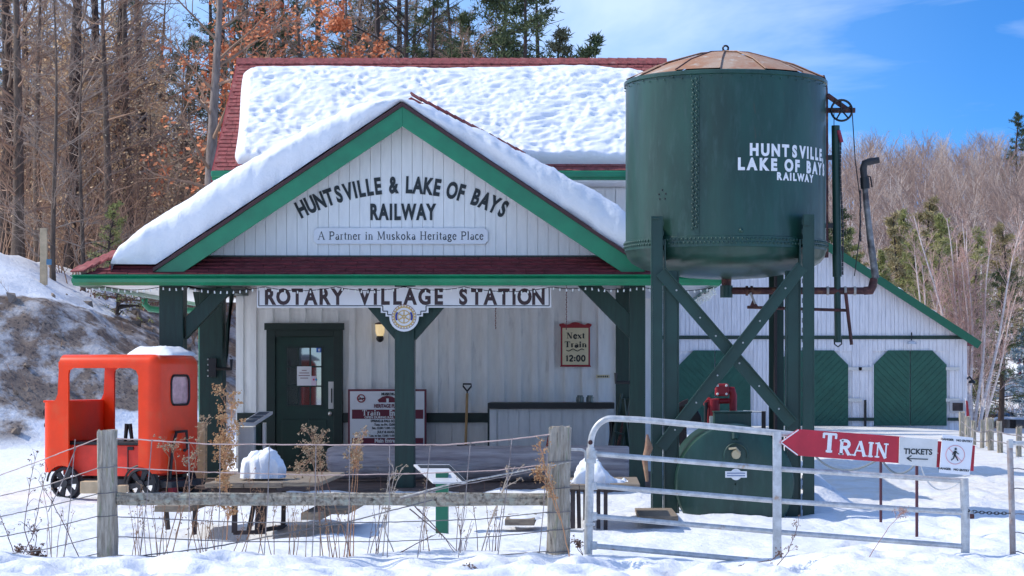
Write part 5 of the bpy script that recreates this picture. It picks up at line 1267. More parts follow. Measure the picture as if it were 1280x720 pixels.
HG = thing("coat_bundle", "dark cloth bundle hanging on the right side of the counter", "cloth", P(766, 580, 33.8))
V = []; 
for i in range(13):
    for j in range(13): u, v = i/12, j/12; V.append(P(760+10*u+2*sin(v*5), 520+60*v, 33.8+.06*sin(u*14+v*2)))
MB().add(V, [(i*13+j, i*13+j+1, (i+1)*13+j+1, (i+1)*13+j) for i in range(12) for j in range(12)]).add([v+Vector((0, .1, 0)) for v in V], [(i*13+j, i*13+j+1, (i+1)*13+j+1, (i+1)*13+j) for i in range(12) for j in range(12)]).build("folds", M_BLACK, HG, smooth=0, recalc=False)
# ------------------------------------------------------------------ metal gate
GD = 20.0
GT = thing("farm_gate", "galvanised tube farm gate sagging across the snowy path", "gate", P(735, 692, GD))
def gt(nm, pts, r, m=M_GALV, d=GD, n=10): return MB().tube([P(a, b_, d) for a, b_ in pts], r, n).build(nm, m, GT, smooth=50)
gt("upright", [(735, 693), (737, 600), (738.5, 560)], .041)
q = [(738.5, 560)]+[(738.5+26*(1-cos(a)), 556-33*sin(a)) for a in [i*pi/20 for i in range(0, 11)]]+[(800, 524.5), (900, 534), (975, 541.5), (1018, 546)]
gt("top_rail", q, .029)
for pts in ([(742, 567), (970, 586), (1204, 601)], [(740, 607), (970, 626), (1204, 641)], [(738, 645), (970, 665), (1204, 683)], [(738, 682), (970, 703), (1204, 717)]): gt("rail", pts, .0245)
MB().box(PX(965.5, GD), PX(976.5, GD), GD-.05, GD-.01, PZ(722, GD)-.15, PZ(540, GD)).build("middle_upright", M_GALV, GT, bevel=.006)
gt("end_upright", [(1205, 598), (1207, 660), (1206, 725), (1206, 745)], .040)
mb = MB()
for y0_ in (568, 607.5, 645.5, 682): mb.lathe(P(741, y0_, GD), [(.04, -.035), (.04, .035)], 10)
mb.build("weld_collars", M_GALV, GT, kind="stuff")
MB().box(PX(733, GD), PX(745, GD), GD-.05, GD+.03, PZ(579, GD), PZ(573, GD)).build("hinge_strap", M_GALV, GT, bevel=.004)
MB().box(PX(732, GD), PX(744, GD), GD-.05, GD+.03, PZ(657, GD), PZ(653, GD)).build("hinge_strap", M_GALV, GT, bevel=.004)
gt("hinge_pin", [(714, 562), (727, 562), (732, 565), (733, 577)], .014)
gt("hinge_pin", [(710, 663), (728, 664), (732, 660)], .014)
MB().ball(P(738, 553, GD-.04), .022, 8, (1, .5, 1)).build("rust_spot_plug", M_IRON, GT)
# signs on the gate
SD_ = GD-.07
AR = MB().prism([(PX(a, SD_), PZ(b_, SD_)) for a, b_ in ((974.5, 553), (997, 536.5), (1124, 545.5), (1219, 557), (1217, 589), (1124, 579), (996, 569.5))], SD_, SD_+.025).build("train_arrow_sign", mat("chipped_red_sign_paint", (.50,.018,.04), .45, var=.15, scale=4, spots=((.75,.7,.68), 22, .70, .74)), None, bevel=.003, label="red arrow shaped wooden sign reading TRAIN pointing left on the farm gate", category="sign")
mbx = MB()
for a, b_ in (((974.5, 553), (996, 569.5)), ((974.5, 553), (997, 536.5))): mbx.bar(P(a[0]+1.5, a[1]+.0, SD_-.003), P(b_[0]+1.2, b_[1]-.6 if b_[1] > 550 else b_[1]+.8, SD_-.003), .004, .010, Vector((0, -1, 0)).cross(P(*b_, SD_)-P(*a, SD_)).normalized())
mbx.build("white_edge", M_WTXT, AR, kind="stuff")
def SM(px, py, ang, y=SD_): return Matrix.Translation(P(px, py, y)) @ Matrix.Rotation(radians(ang), 4, 'Y')
serif("T", 24/F*SD_, AR, SM(1036, 565.5, 4.3), M_WTXT, tk=.22, th=.12, sh=.12, ext=.003, width=19/F*SD_)
serif("RAIN", 18.5/F*SD_, AR, SM(1079, 570.5, 4.6), M_WTXT, tk=.21, th=.10, sh=.10, gap=.05, ext=.003, width=63/F*SD_)
TK = MB().prism([(PX(a, SD_), PZ(b_, SD_)) for a, b_ in ((1124, 546), (1172, 549), (1170, 584.5), (1123, 580))], SD_-.022, SD_-.004).build("tickets_sign", mat("worn_white_sheet", (.70,.69,.66), .5, var=.08, scale=6), None, bevel=.002, label="small white TICKETS sign with left arrow fixed on the red arrow board", category="sign")
text("TICKETS", 7/F*SD_, TK, SM(1147.5, 567.8, 2, SD_-.024), M_DKTXT, bold=.0022, sx=.98)
MB().bar(P(1135, 573.2, SD_-.025), P(1160, 574.2, SD_-.025), .003, .008, Vector((0, 0, 1))).build("arrow_shaft", M_DKTXT, TK)
for dy in (-3.6, 3.6): MB().bar(P(1133.6, 573, SD_-.026), P(1139.5, 573+dy, SD_-.026), .003, .008, Vector((0, -1, 0)).cross(P(1139.5, 573+dy, SD_)-P(1133.6, 573, SD_)).normalized()).build("arrow_barb", M_DKTXT, TK)
DG = MB().prism([(PX(a, SD_), PZ(b_, SD_)) for a, b_ in ((1177, 543), (1215.5, 547), (1211, 594), (1173, 590.5))], SD_-.05, SD_-.03).build("no_entry_sign", M_SIGN, None, bevel=.002, label="white DANGER NO ENTRY sign with crossed out walking figure at the gate's right end", category="sign")
yq = SD_-.053
text("DANGER   NO ENTRY", 2.6/F*yq, DG, SM(1195.5, 551.5, 5, yq), M_DKTXT, sx=1.12, bold=.001)
text("DANGER   NO ENTRY", 2.6/F*yq, DG, SM(1192, 588, 5, yq), M_DKTXT, sx=1.12, bold=.001)
c = P(1194, 568.5, yq); M_PNK = mat("faded_red_ring", (.72,.28,.30), .5)
MB().tube([c+Vector((.083*cos(a), 0, .083*sin(a))) for a in [i*2*pi/32 for i in range(33)]], .0028, 4, cap=False).build("ring", M_PNK, DG)
MB().bar(c+Vector((-.058, 0, .058)), c+Vector((.058, 0, -.058)), .002, .005, Vector((.7, 0, .7))).build("slash", M_PNK, DG)
wk = MB().tube([c+Vector((.004, -.003, .052)), c+Vector((.004, -.006, .052))], .011, 10)
for a, b_, w_ in (((.002, .036), (-.006, -.004), .020), ((-.004, -.002), (.012, -.028), .011), ((.012, -.028), (.024, -.052), .010), ((-.008, -.002), (-.014, -.03), .011), ((-.014, -.03), (-.036, -.048), .010), ((.002, .034), (.020, .012), .008), ((.020, .012), (.034, .006), .007), ((.0, .034), (-.018, .018), .008), ((-.018, .018), (-.024, 0), .007)):
    A = c+Vector((a[0], -.004, a[1])); B = c+Vector((b_[0], -.004, b_[1])); wk.bar(A, B, .003, w_, Vector((0, -1, 0)).cross(B-A).normalized())
wk.build("walking_figure", M_DKTXT, DG, kind="stuff")
# right hand post with bar and wires, chain and padlock
RP = thing("gate_post", "thin rusty pipe post with welded top bar right of the chained gate", "post", P(1264, 745, GD))
MB().tube([P(1262, 551, GD), P(1265, 640, GD), P(1267, 745, GD)], .028, 10).build("pipe", mat("rusty_galvanised_pipe", (.42,.40,.40), .5, metal=.3, col2=(.28,.2,.17), scale=9), RP, smooth=50)
MB().box(PX(1260, GD), PX(1266, GD), GD-.03, GD+.03, PZ(560, GD), PZ(549, GD)).build("post_cap", M_GALV, RP, bevel=.004)
MB().tube([P(1265, 554, GD), P(1330, 554, GD)], .022, 10).build("top_bar", M_GALV, RP, smooth=50)
for a, b_ in ((586, 588), (611, 612), (643, 643), (666, 668), (690, 694)):
    MB().tube([P(1264, a, GD), P(1272, a-.8, GD), P(1285, b_, GD), P(1330, b_, GD)], .005, 5).build("wire", M_WIRE, RP)
CH = thing("gate_chain", "rusty chain linking the gate end to the thin pipe post", "chain", P(1235, 645, GD))
k = 0; px = 1209
while px < 1263:
    t_ = (px-1209)/54; cc = P(px, 638.5+3*t_+4*t_*(1-t_)*1.2, GD-.03)
    ll = [cc+Vector((.024*cos(a), (.011*sin(a) if k % 2 else 0), (0 if k % 2 else .012*sin(a)))) for a in [i*2*pi/10 for i in range(11)]]
    MB().tube(ll, .0042, 5, cap=False).build("link", M_RUB, CH, smooth=60); px += 4.6; k += 1
PKL = MB().box(PX(1211.5, GD), PX(1216.5, GD), GD-.06, GD-.03, PZ(648, GD), PZ(642, GD)).build("padlock", M_IRON, None, bevel=.004, label="small brown padlock hanging on the gate chain", category="padlock")
MB().tube([P(1212.5, 642, GD-.045), P(1213, 639, GD-.045), P(1215, 639, GD-.045), P(1215.5, 642, GD-.045)], .005, 6).build("shackle", M_GALV, PKL)
# stakes and drooping ropes behind the gate
for px, y0_, y1_, lb in ((1101, 575, 652, "thin dark stake in the snow behind the word TRAIN on the gate sign"), (1146, 580, 668, "thin dark stake in the snow behind the TICKETS sign")):
    d = 4620/(y1_-465)-.2; MB().tube([P(px, y0_-14, d), P(px, y1_+3, d)], .016, 7).build("stake", mat("maroon_stake", (.10,.03,.04), .6), None, smooth=50, label=lb, category="stake")
def droop(pts, r, m, lb):
    P3 = []; n = 16
    (a, b_), (c_, d_), (e, f_) = pts
    for i in range(n+1):
        t_ = i/n; P3.append(P((1-t_)**2*a+2*t_*(1-t_)*(2*c_-(a+e)/2)+t_*t_*e, (1-t_)**2*b_+2*t_*(1-t_)*(2*d_-(b_+f_)/2)+t_*t_*f_, 22.5))
    MB().tube(P3, r, 6).build("rope", m, None, smooth=60, label=lb, category="rope")
M_ROPE = mat("grey_rope", (.22,.24,.24), .8)
droop([(1019, 570), (1056, 588), (1101, 572)], .011, M_ROPE, "dark grey rope drooping behind the word TRAIN")
droop([(1101, 572), (1122, 592), (1146, 578)], .011, M_ROPE, "dark grey rope drooping between the two thin stakes")
droop([(1150, 578), (1170, 611), (1203, 600)], .008, mat("pale_rope", (.6,.6,.58), .8), "pale thin rope drooping below the TICKETS sign")

# ------------------------------------------------------------------ wire fence with weathered posts
FD = 19.85
WF = thing("wire_fence", "old farm wire fence with lichened wooden rail and posts across the foreground", "fence", P(415, 700, FD))
def rough(a, b_, wv, dv, m, nm, seed, par=WF, n=40, amp=.006, top=0, taper=1.):
    """weathered timber between two points; wv in-picture width, dv depth"""
    A, B = Vector(a), Vector(b_); D = (B-A).normalized(); s1 = D.cross(Vector((0, 1, 0))).normalized(); s2 = Vector((0, 1, 0)); V = []; ring_ = []
    K = 7
    for e in range(4):
        for k in range(K):
            t_ = k/K; cs = [(-1, -1), (1, -1), (1, 1), (-1, 1)]; p0, p1 = cs[e], cs[(e+1) % 4]; u, v = p0[0]+(p1[0]-p0[0])*t_, p0[1]+(p1[1]-p0[1])*t_
            r_ = 1-.10*max(0, abs(u)+abs(v)-1.55)/.45; ring_.append((u*r_, v*r_))
    nr_ = len(ring_)
    for i in range(n+1):
        t_ = i/n; c_ = A.lerp(B, t_); ln = (B-A).length; tp_ = 1+(taper-1)*t_
        for u, v in ring_:
            g_ = amp*(fbm(u*3+seed, v*3, t_*ln*1.2, 4)*1.0+.9*abs(mn.noise(Vector((u*7+seed, v*7, t_*ln*.7))))*-1)
            e_ = D*(top*fbm(u*2, v*2, seed) if i == n else 0)
            V.append(c_+s1*(u*(wv/2*tp_+g_)+.25*amp*fbm(t_*5, seed, 1))+s2*(v*(dv/2*tp_+g_))+e_)
    return MB().add(V, [(i*nr_+k, i*nr_+(k+1) % nr_, (i+1)*nr_+(k+1) % nr_, (i+1)*nr_+k) for i in range(n) for k in range(nr_)]+[tuple(range(nr_))[::-1], tuple(n*nr_+k for k in range(nr_))]).build(nm, m, par, smooth=35)
rough(P(134, 730, FD), P(134.5, 538, FD), 23/F*FD, .17, M_OLDW, "post", 3, top=.03, amp=.014)
rough(P(697, 725, FD), P(700, 534, FD), 28/F*FD, .2, M_OLDW, "post", 8, top=.03, amp=.018)
rough(P(146.5, 623.5, FD+.02), P(686, 624.5, FD+.02), 15.5/F*FD, .06, M_OLDR, "rail", 15, amp=.012, n=120)
def wire(pts, r=.0048, d=FD-.10, nm="wire", m=M_WIRE, wig=.5, tw=False):
    P3 = []
    for (a, b_), (c_, d_) in zip(pts, pts[1:]):
        n = max(2, int(abs(c_-a)/6+abs(d_-b_)/8))
        for i in range(n): t_ = i/n; P3.append(P(a+(c_-a)*t_, b_+(d_-b_)*t_+wig*fbm((a+(c_-a)*t_)*.11, b_*.3, 2), d))
    P3.append(P(*pts[-1], d)); return MB().tube(P3, r, 5).build(nm, m, WF, smooth=60)
M_PWIRE = mat("pinkish_rusty_wire", (.52,.38,.34), .6, var=.3, scale=8); M_DWIRE = mat("dark_old_wire", (.16,.15,.15), .6, var=.4)
wire([(-60, 620), (0, 594), (50, 576), (123, 548)], m=M_PWIRE); wire([(146, 548), (260, 555), (400, 556), (560, 556), (640, 549), (688, 543)], m=M_PWIRE, r=.006)
wire([(-60, 640), (0, 620), (60, 606), (123, 585)]); wire([(146, 584), (250, 590), (400, 594), (520, 592), (620, 588), (688, 580)], m=M_PWIRE)
wire([(-60, 662), (0, 646), (60, 633), (123, 617)], m=M_DWIRE)
wire([(-60, 685), (0, 671), (70, 658), (123, 645)], m=M_DWIRE); wire([(146, 646), (300, 653), (480, 653), (600, 649), (686, 640)], m=M_DWIRE)
wire([(-60, 700), (0, 694), (60, 686), (123, 671)], m=M_DWIRE); wire([(146, 671), (300, 677), (480, 677), (600, 672), (686, 664)], m=M_DWIRE)
wire([(95, 698), (123, 692)], m=M_DWIRE); wire([(146, 694), (300, 699), (420, 700)], m=M_DWIRE); wire([(620, 694), (686, 689)], m=M_DWIRE)
wire([(146, 698), (260, 685), (440, 651), (540, 625)], m=M_DWIRE, r=.006)
wire([(500, 622), (560, 606), (683, 583), (712, 577)], r=.008, m=mat("twisted_pale_cable", (.5,.47,.43), .6, var=.4, scale=40)); wire([(500, 624), (560, 609), (683, 586)], r=.005)
for a, b_ in (((94, 549), (80, 697)), ((95, 560), (60, 640)), ((190, 549), (175, 697)), ((236, 553), (235, 697)), ((275, 556), (272, 697)), ((337, 556), (330, 697)), ((395, 556), (390, 697)), ((437, 556), (434, 697)), ((487, 556), (484, 697)), ((538, 556), (522, 697)), ((588, 553), (573, 697)), ((640, 547), (622, 697)), ((684, 560), (674, 693))):
    wire([a, ((a[0]+b_[0])/2+1.2, (a[1]+b_[1])/2), b_], r=.0042, m=M_WIRE, wig=.2, d=FD-.108)
for px, py in ((134, 584), (134, 645), (134, 616), (700, 577), (699, 610), (698, 640), (698, 662), (697, 690)):
    w2 = 12.5 if px < 300 else 15.5
    q = [P(px-w2, py+1, FD-.02), P(px-w2+1, py+1, FD-.11), P(px, py+.5, FD-.118), P(px+w2-1, py-1, FD-.11), P(px+w2, py-1, FD-.02)]
    MB().tube(q, .005, 5).build("wire_tie", M_DWIRE, WF)

# ------------------------------------------------------------------ picnic tables in the snow
def slab(px0, px1, pyt, pyb, d0, d1, nm, m, par, th=None, shift=0):
    """board seen along its length: front edge at d0 spans pyt..pyb"""
    z1, z0 = PZ(pyt, d0), PZ(pyb, d0); x0, x1 = PX(px0, d0), PX(px1, d0)
    q = [Vector((x0, d0, z1)), Vector((x1, d0, z1)), Vector((x1+shift, d1, z1)), Vector((x0+shift, d1, z1))]
    return MB().hexa(q, [v-Vector((0, 0, z1-z0)) for v in q]).build(nm, m, par, bevel=.005)
PT = thing("picnic_table", "wooden picnic table half buried in snow with dark trestle legs, left side", "picnic table", P(322, 667, 22.9))
xs5 = [256, 305, 353, 400]
for i in range(3):
    x0, x1 = xs5[i], xs5[i+1]
    slab(x0, x1-.8, 604 if i < 2 else 603, 610 if i < 2 else 608, 22.3, 24.6, "top_plank", M_TABLE, PT)
slab(262, 345, 610.4, 616, 22.5, 22.56, "cross_beam", M_TLEG, PT)
slab(193, 238, 632.5, 640, 22.2, 24.2, "seat_plank", M_TABLE, PT); slab(225, 268, 630, 633, 23.2, 24.6, "seat_plank", M_TABLE, PT)
slab(376, 402, 641, 650, 22.2, 24.2, "seat_plank", M_TABLE, PT); slab(402.6, 436, 635, 643, 22.6, 24.3, "seat_plank", M_TABLE, PT)
def lg(px0, px1, py0, py1, d, par, m=M_TLEG, nm="leg", w_=5.): return MB().bar(P(px0, py0, d), P(px1, py1, d), w_/F*d, .06, Vector((0, 1, 0))).build(nm, m, par)
for a, b_, y0, y1, d, w_ in ((294, 293, 616, 666, 22.6, 6), (355, 354, 614, 662, 24.0, 5), (321, 311, 612, 664, 22.9, 5), (325, 322, 612, 666, 22.65, 7), (331, 329, 612, 664, 22.7, 6), (208, 210, 640, 662, 22.5, 5), (244, 243, 633, 668, 22.6, 5)): lg(a, b_, y0, y1, d, PT, w_=w_)
MB().bar(P(292, 666, 22.62), P(332, 665, 22.62), .05, .04).build("foot_bar", M_TLEG, PT)
MB().bar(P(326, 663, 22.75), P(356, 658, 24.0), .05, .04).build("foot_bar", M_TLEG, PT)
def lump(nm, label, cx, base, d, prof, dep, m=M_SNOW, am=.03, seed=1, cat="snow"):
    """snow lump: prof = outline (px,py) top polyline above a base line"""
    V = []; xs_ = [prof[0][0]+(prof[-1][0]-prof[0][0])*i/40 for i in range(41)]
    def ty(px):
        for (a, b_), (c_, e) in zip(prof, prof[1:]):
            if a <= px <= c_: return b_+(e-b_)*(px-a)/(c_-a)
        return prof[-1][1]
    n2 = 24
    for j in range(n2+1):
        t_ = j/n2; a = pi*t_
        for i, px in enumerate(xs_):
            u = i/40; w_ = sin(pi*u)**.35; h_ = max(0, PZ(ty(px), d)-PZ(base, d))
            yy = -cos(a)*dep/2*w_; zz = h_*(sin(a)**.45)
            v = Vector((PX(px, d)+am*.6*fbm(u*5, t_*4, seed), d+dep/2+yy+am*fbm(u*6, t_*3, seed+3), PZ(base, d)-.004+zz+am*.5*fbm(u*7, t_*5, seed+9)*sin(a)+am*1.4*fbm(u*2.2, t_*1.5, seed+4)*sin(a))); V.append(v)
    return MB().add(V, [(j*41+i, j*41+i+1, (j+1)*41+i+1, (j+1)*41+i) for j in range(n2) for i in range(40)]).build(nm, m, None, smooth=0, recalc=False, label=label, category=cat)
lump("snow_block", "rounded block of snow left on the left picnic table", 322, 598, 22.75, [(297, 596), (297.5, 586), (300, 577), (306, 570), (312, 564), (322, 561), (334, 562), (341, 566), (346, 574), (350, 580), (351.5, 588), (352, 596)], .5, am=.05)
PT2 = thing("picnic_table", "snow covered picnic table half buried behind the right weathered fence post", "picnic table", P(750, 664, 23.2))
slab(690, 724, 606, 612, 23.0, 24.6, "top_plank", M_TABLE, PT2); slab(724.6, 762, 606, 612, 23.0, 24.6, "top_plank", M_TABLE, PT2); slab(762.6, 800, 605, 610, 23.05, 24.6, "top_plank", M_TABLE, PT2)
for a, b_, y0, y1, d, w_ in ((716, 716, 612, 661, 23.1, 6), (723, 724, 612, 662, 23.2, 5), (731, 731, 612, 650, 24, 4), (748, 748, 612, 661, 23.2, 5), (757, 757, 612, 662, 23.15, 5)): lg(a, b_, y0, y1, d, PT2, w_=w_)
slab(631, 668, 649, 657, 22.9, 23.8, "seat_plank", M_TABLE, PT2); slab(799, 848, 645, 651, 23.6, 25.0, "seat_plank", M_TABLE, PT2, shift=-.02)
lump("snow_heap", "pointed heap of snow on the right picnic table behind the gate hinge", 745, 607, 23.2, [(700, 604), (712, 600), (718, 592), (720, 582), (724, 577), (732, 574.5), (741, 576), (750, 584), (758, 594), (768, 602), (785, 605)], .6, am=.07, seed=5)
lump("snow_drift", "low mound of snow over the buried seat of the right picnic table", 650, 650, 22.95, [(618, 650), (628, 647), (640, 646.5), (655, 647), (668, 648), (676, 650)], .7, am=.02, seed=11)
# green interpretive lectern in the middle
GL = thing("interpretive_lectern", "tilted grey panel on a green post standing in snow in front of the porch log", "sign", P(552, 665, 23.1))
MB().box(PX(544.5, 23), PX(560, 23), 23, 23.13, -.1, PZ(591, 23)).build("post", mat("lectern_green", (.01,.16,.085), .4, var=.12, scale=4), GL, bevel=.006)
a_ = [P(517, 580.5, 23.5), P(562, 580.5, 23.5), P(584.5, 602.5, 22.85), P(541, 602.5, 22.85)]; nn_ = (a_[1]-a_[0]).cross(a_[3]-a_[0]).normalized(); nn_ = nn_ if nn_.z > 0 else -nn_
MB().hexa([v+nn_*.0 for v in a_], [v-nn_*.02 for v in a_]).build("panel", mat("pale_grey_panel", (.62,.62,.63), .4, var=.1), GL, bevel=.003)
z_ = inset(a_, .08, .97, .06, .22); MB().hexa([v+nn_*.006 for v in z_], [v+nn_*.001 for v in z_]).build("dark_edge", M_BLACK, GL)
z_ = inset(a_, .86, .97, .23, .95); MB().hexa([v+nn_*.006 for v in z_], [v+nn_*.001 for v in z_]).build("dark_edge", M_BLACK, GL)

# ------------------------------------------------------------------ dry weeds
wr = random.Random(21)
def weed(label, stems, heads=6, hs=.02, m=M_STRAW, mh=M_HEAD, d=20.2, twig=5, r=.0042, droopy=0, spread=.05, zone=.34):
    base = stems[0][0]; W = thing("dry_weed", label, "dry weed", P(base[0], base[1], d)); sm = MB(); hd = MB()
    for pts in stems:
        dd = d+wr.uniform(-.12, .12); q = []
        for (a, b_), (c_, e) in zip(pts, pts[1:]):
            for i in range(4): t_ = i/4; q.append(P(a+(c_-a)*t_+wr.uniform(-.6, .6), b_+(e-b_)*t_, dd))
        q.append(P(*pts[-1], dd)); n = len(q); sm.tube(q, [r*(1.25-.75*i/(n-1)) for i in range(n)], 5)
        L_ = sum((q[i+1]-q[i]).length for i in range(n-1))
        for k in range(twig):
            t_ = 1-wr.random()**1.2*zone; i = min(n-2, int(t_*(n-1))); p = q[i].lerp(q[i+1], t_*(n-1)-i); dr = (q[i+1]-q[i]).normalized()
            v = (dr+Vector((wr.uniform(-.9, .9), wr.uniform(-.9, .9), wr.uniform(-.1, .5)))).normalized()*wr.uniform(.3, 1)*L_*.13
            v.z -= droopy*.03; e = p+v; mid = p+v*.5+Vector((0, 0, .01)); sm.tube([p, mid, e], [r*.6, r*.5, r*.35], 4)
            for _ in range(heads):
                h_ = e+Vector((wr.gauss(0, 1), wr.gauss(0, 1), wr.gauss(0, 1)))*spread*.45; sm.tube([e, h_], r*.3, 3, cap=False)
                for _ in range(4):
                    c_ = h_+Vector((wr.gauss(0, 1), wr.gauss(0, 1), wr.gauss(0, 1)))*hs*.5; s_ = hs*wr.uniform(.22, .7); u = Vector((wr.uniform(-1, 1), wr.uniform(-1, 1), wr.uniform(-1, 1))).normalized(); v2 = u.orthogonal().normalized()
                    hd.add([c_+u*s_, c_+v2*s_, c_-u*s_, c_-v2*s_, c_+u.cross(v2)*s_*.7], [(0, 1, 4), (1, 2, 4), (2, 3, 4), (3, 0, 4)])
    sm.build("stems", m, W, kind="stuff", recalc=False)
    if hd.v: hd.build("seed_heads", mh, W, kind="stuff", recalc=False)
    return W
weed("tall tan goldenrod with fluffy heads left of the middle of the fence", [[(421, 697), (412, 640), (395, 590), (384, 560)], [(416, 697), (408, 650), (402, 600), (400, 552)], [(404, 697), (398, 640), (392, 580), (391, 548)], [(440, 699), (425, 650), (408, 600), (390, 572), (378, 586)], [(400, 697), (400, 630), (396, 575), (396, 556)]], heads=5, hs=.016, twig=9, spread=.055)
weed("slim orange goldenrod with one fluffy head in front of the Train Entrance board", [[(441, 697), (443, 640), (447, 600), (450, 552)], [(437, 697), (440, 640), (445, 590), (446, 560)], [(430, 697), (436, 640), (441, 600), (443, 575)]], heads=5, hs=.019, twig=9, m=mat("orange_weed_stem", (.52,.26,.13), .9), zone=.28)
weed("tall tan weed bending over the rail beside the left porch post", [[(214, 697), (228, 640), (240, 600), (246, 560), (256, 528)], [(205, 697), (222, 640), (236, 590), (240, 575)]], heads=4, hs=.016, twig=8)
weed("thin weed with small umbrella head right of the speeder", [[(199, 697), (206, 640), (209, 600), (212, 572), (204, 562)], [(226, 650), (222, 610), (219, 580), (216, 562)]], heads=4, hs=.014, twig=5, m=mat("brown_weed_stem", (.34,.20,.12), .9), zone=.12)
weed("bushy orange dried vine climbing beside the station corner", [[(283, 700), (284, 640), (283, 590), (285, 550), (281, 500)], [(279, 700), (287, 640), (279, 580), (290, 540), (288, 508)], [(287, 640), (280, 600), (286, 575), (276, 530)]], heads=7, hs=.020, twig=26, m=mat("orange_weed_stem", (.52,.26,.13), .9), mh=mat("orange_dry_leaf", (.5,.27,.12), .9, col2=(.62,.42,.22), scale=20), d=22.2, zone=.8)
weed("dark thorny bramble at the far left of the fence", [[(14, 722), (30, 690), (40, 672), (47, 640), (55, 600), (60, 585)], [(100, 700), (85, 665), (66, 630), (48, 600)], [(20, 700), (8, 665), (0, 645)], [(42, 700), (30, 660), (38, 600), (45, 570)], [(36, 730), (40, 700), (46, 670), (30, 655)]], heads=1, hs=.014, twig=9, m=M_DKST, mh=M_DKST, zone=.7)
weed("low brown seed cluster in the bottom left corner of the snow", [[(16, 724), (28, 704), (34, 692), (46, 688)], [(20, 724), (24, 705), (22, 690)], [(30, 700), (44, 692), (52, 700)]], heads=6, hs=.018, twig=8, m=M_DKST, mh=mat("brown_seed", (.22,.13,.09), .9), zone=.5)
weed("tangle of fine dark stems below the left picnic table", [[(300, 695), (318, 650), (330, 625)], [(305, 697), (316, 640), (312, 600)], [(330, 697), (322, 660), (336, 620)], [(322, 697), (331, 650), (326, 612)], [(340, 697), (330, 655), (318, 622)], [(343, 696), (341, 650), (349, 620)], [(290, 695), (305, 660), (300, 625)]], heads=1, hs=.012, twig=9, m=mat("brown_weed_stem", (.34,.20,.12), .9), mh=M_STRAW, zone=.8, r=.0035)
weed("cluster of thin brown stems in front of the left picnic bench", [[(215, 697), (222, 660), (238, 610)], [(247, 697), (240, 655), (233, 600)], [(255, 694), (246, 650), (250, 612)], [(232, 697), (246, 640), (256, 590)], [(270, 697), (262, 660), (268, 620)]], heads=1, hs=.014, twig=9, m=mat("brown_weed_stem", (.34,.20,.12), .9), mh=M_STRAW, zone=.8, r=.0035)
weed("fan of pale stems with drooping tips in front of the middle post", [[(461, 697), (474, 650), (487, 600), (492, 585)], [(478, 697), (484, 640), (492, 600), (496, 586)], [(492, 690), (480, 660), (484, 620), (486, 590)], [(470, 697), (478, 660), (490, 620), (500, 590)]], heads=1, hs=.014, twig=7, m=mat("pale_weed_stem", (.5,.42,.34), .9), mh=M_HEAD, zone=.6, r=.0045)
weed("long dark arching bramble cane left of the green lectern post", [[(512, 636), (535, 655), (556, 672), (572, 697)], [(516, 630), (545, 660), (578, 697)], [(490, 697), (520, 680), (545, 668)]], heads=0, twig=3, m=M_DKST, zone=.9, r=.005)
weed("bare twiggy weed crossing the fence wires right of the green lectern", [[(600, 697), (612, 655), (625, 620), (640, 592), (650, 588)], [(625, 620), (634, 598), (632, 585)], [(612, 655), (630, 610), (648, 600)]], heads=1, hs=.012, twig=4, m=mat("pale_weed_stem", (.5,.42,.34), .9), mh=M_HEAD, r=.0055)
weed("reddish dried weed leaning on the right weathered fence post", [[(712, 697), (704, 660), (690, 610), (680, 580), (675, 556)], [(700, 650), (690, 620), (684, 600)], [(690, 612), (676, 600), (672, 590)]], heads=4, hs=.016, twig=12, m=mat("orange_weed_stem", (.52,.26,.13), .9), mh=mat("orange_dry_leaf", (.5,.27,.12), .9), d=19.6, zone=.6)
weed("tiny dark seed head poking out of the foreground snow", [[(585, 716), (586, 708)], [(584, 716), (580, 708)], [(586, 716), (592, 710)]], heads=5, hs=.012, twig=5, m=M_DKST, mh=mat("brown_seed", (.22,.13,.09), .9), d=18.9, zone=.9, r=.003, spread=.03)
weed("small drooping weed in the snow between fence post and gate", [[(729, 694), (724, 684), (720, 676)], [(728, 694), (722, 686), (726, 678)]], heads=5, hs=.014, twig=5, m=M_DKST, mh=mat("brown_seed", (.22,.13,.09), .9), d=19.7, zone=.8, r=.003, spread=.03)
weed("long single weed stalk with a pink brown head in front of the gate", [[(1072, 722), (1090, 690), (1112, 658), (1124, 645)], [(1124, 645), (1129, 640)]], heads=4, hs=.010, twig=6, m=mat("pinkish_weed_stem", (.38,.22,.19), .9), mh=mat("pinkish_seed", (.5,.34,.28), .9), d=19.6, zone=.12, r=.004)
weed("scraggly dark weed under the middle upright of the gate", [[(960, 722), (985, 690), (998, 655)], [(905, 715), (930, 706), (960, 712), (990, 722)], [(940, 704), (965, 700), (975, 690)]], heads=2, hs=.014, twig=7, m=M_DKST, mh=mat("brown_seed", (.22,.13,.09), .9), d=19.5, zone=.8, r=.004)
wq = random.Random(4)
names = ["in front of the speeder's front wheel", "in front of the speeder's rear wheel", "between the left fence post and the first bench seat", "under the left end of the picnic table top", "beside the right seat of the left picnic table", "just left of the middle porch post", "under the middle of the rail", "left of the green lectern post", "right of the green lectern post", "midway between lectern and right fence post"]
for (px, nm_) in zip((70, 165, 195, 262, 372, 470, 425, 527, 566, 612), names):
    st_ = []
    for k in range(wq.randint(4, 7)):
        b0 = px+wq.uniform(-14, 14); h_ = wq.uniform(40, 105); ln = wq.uniform(-14, 14); st_.append([(b0, 698), (b0+ln*.4, 698-h_*.5), (b0+ln, 698-h_)])
    weed("thin dry grass stems "+nm_, st_, heads=2, hs=.010, twig=wq.randint(2, 5), m=wq.choice([M_DKST, M_STRAW, mat("brown_weed_stem", (.34,.20,.12), .9)]), mh=M_HEAD, zone=.6, r=.0032, spread=.04)
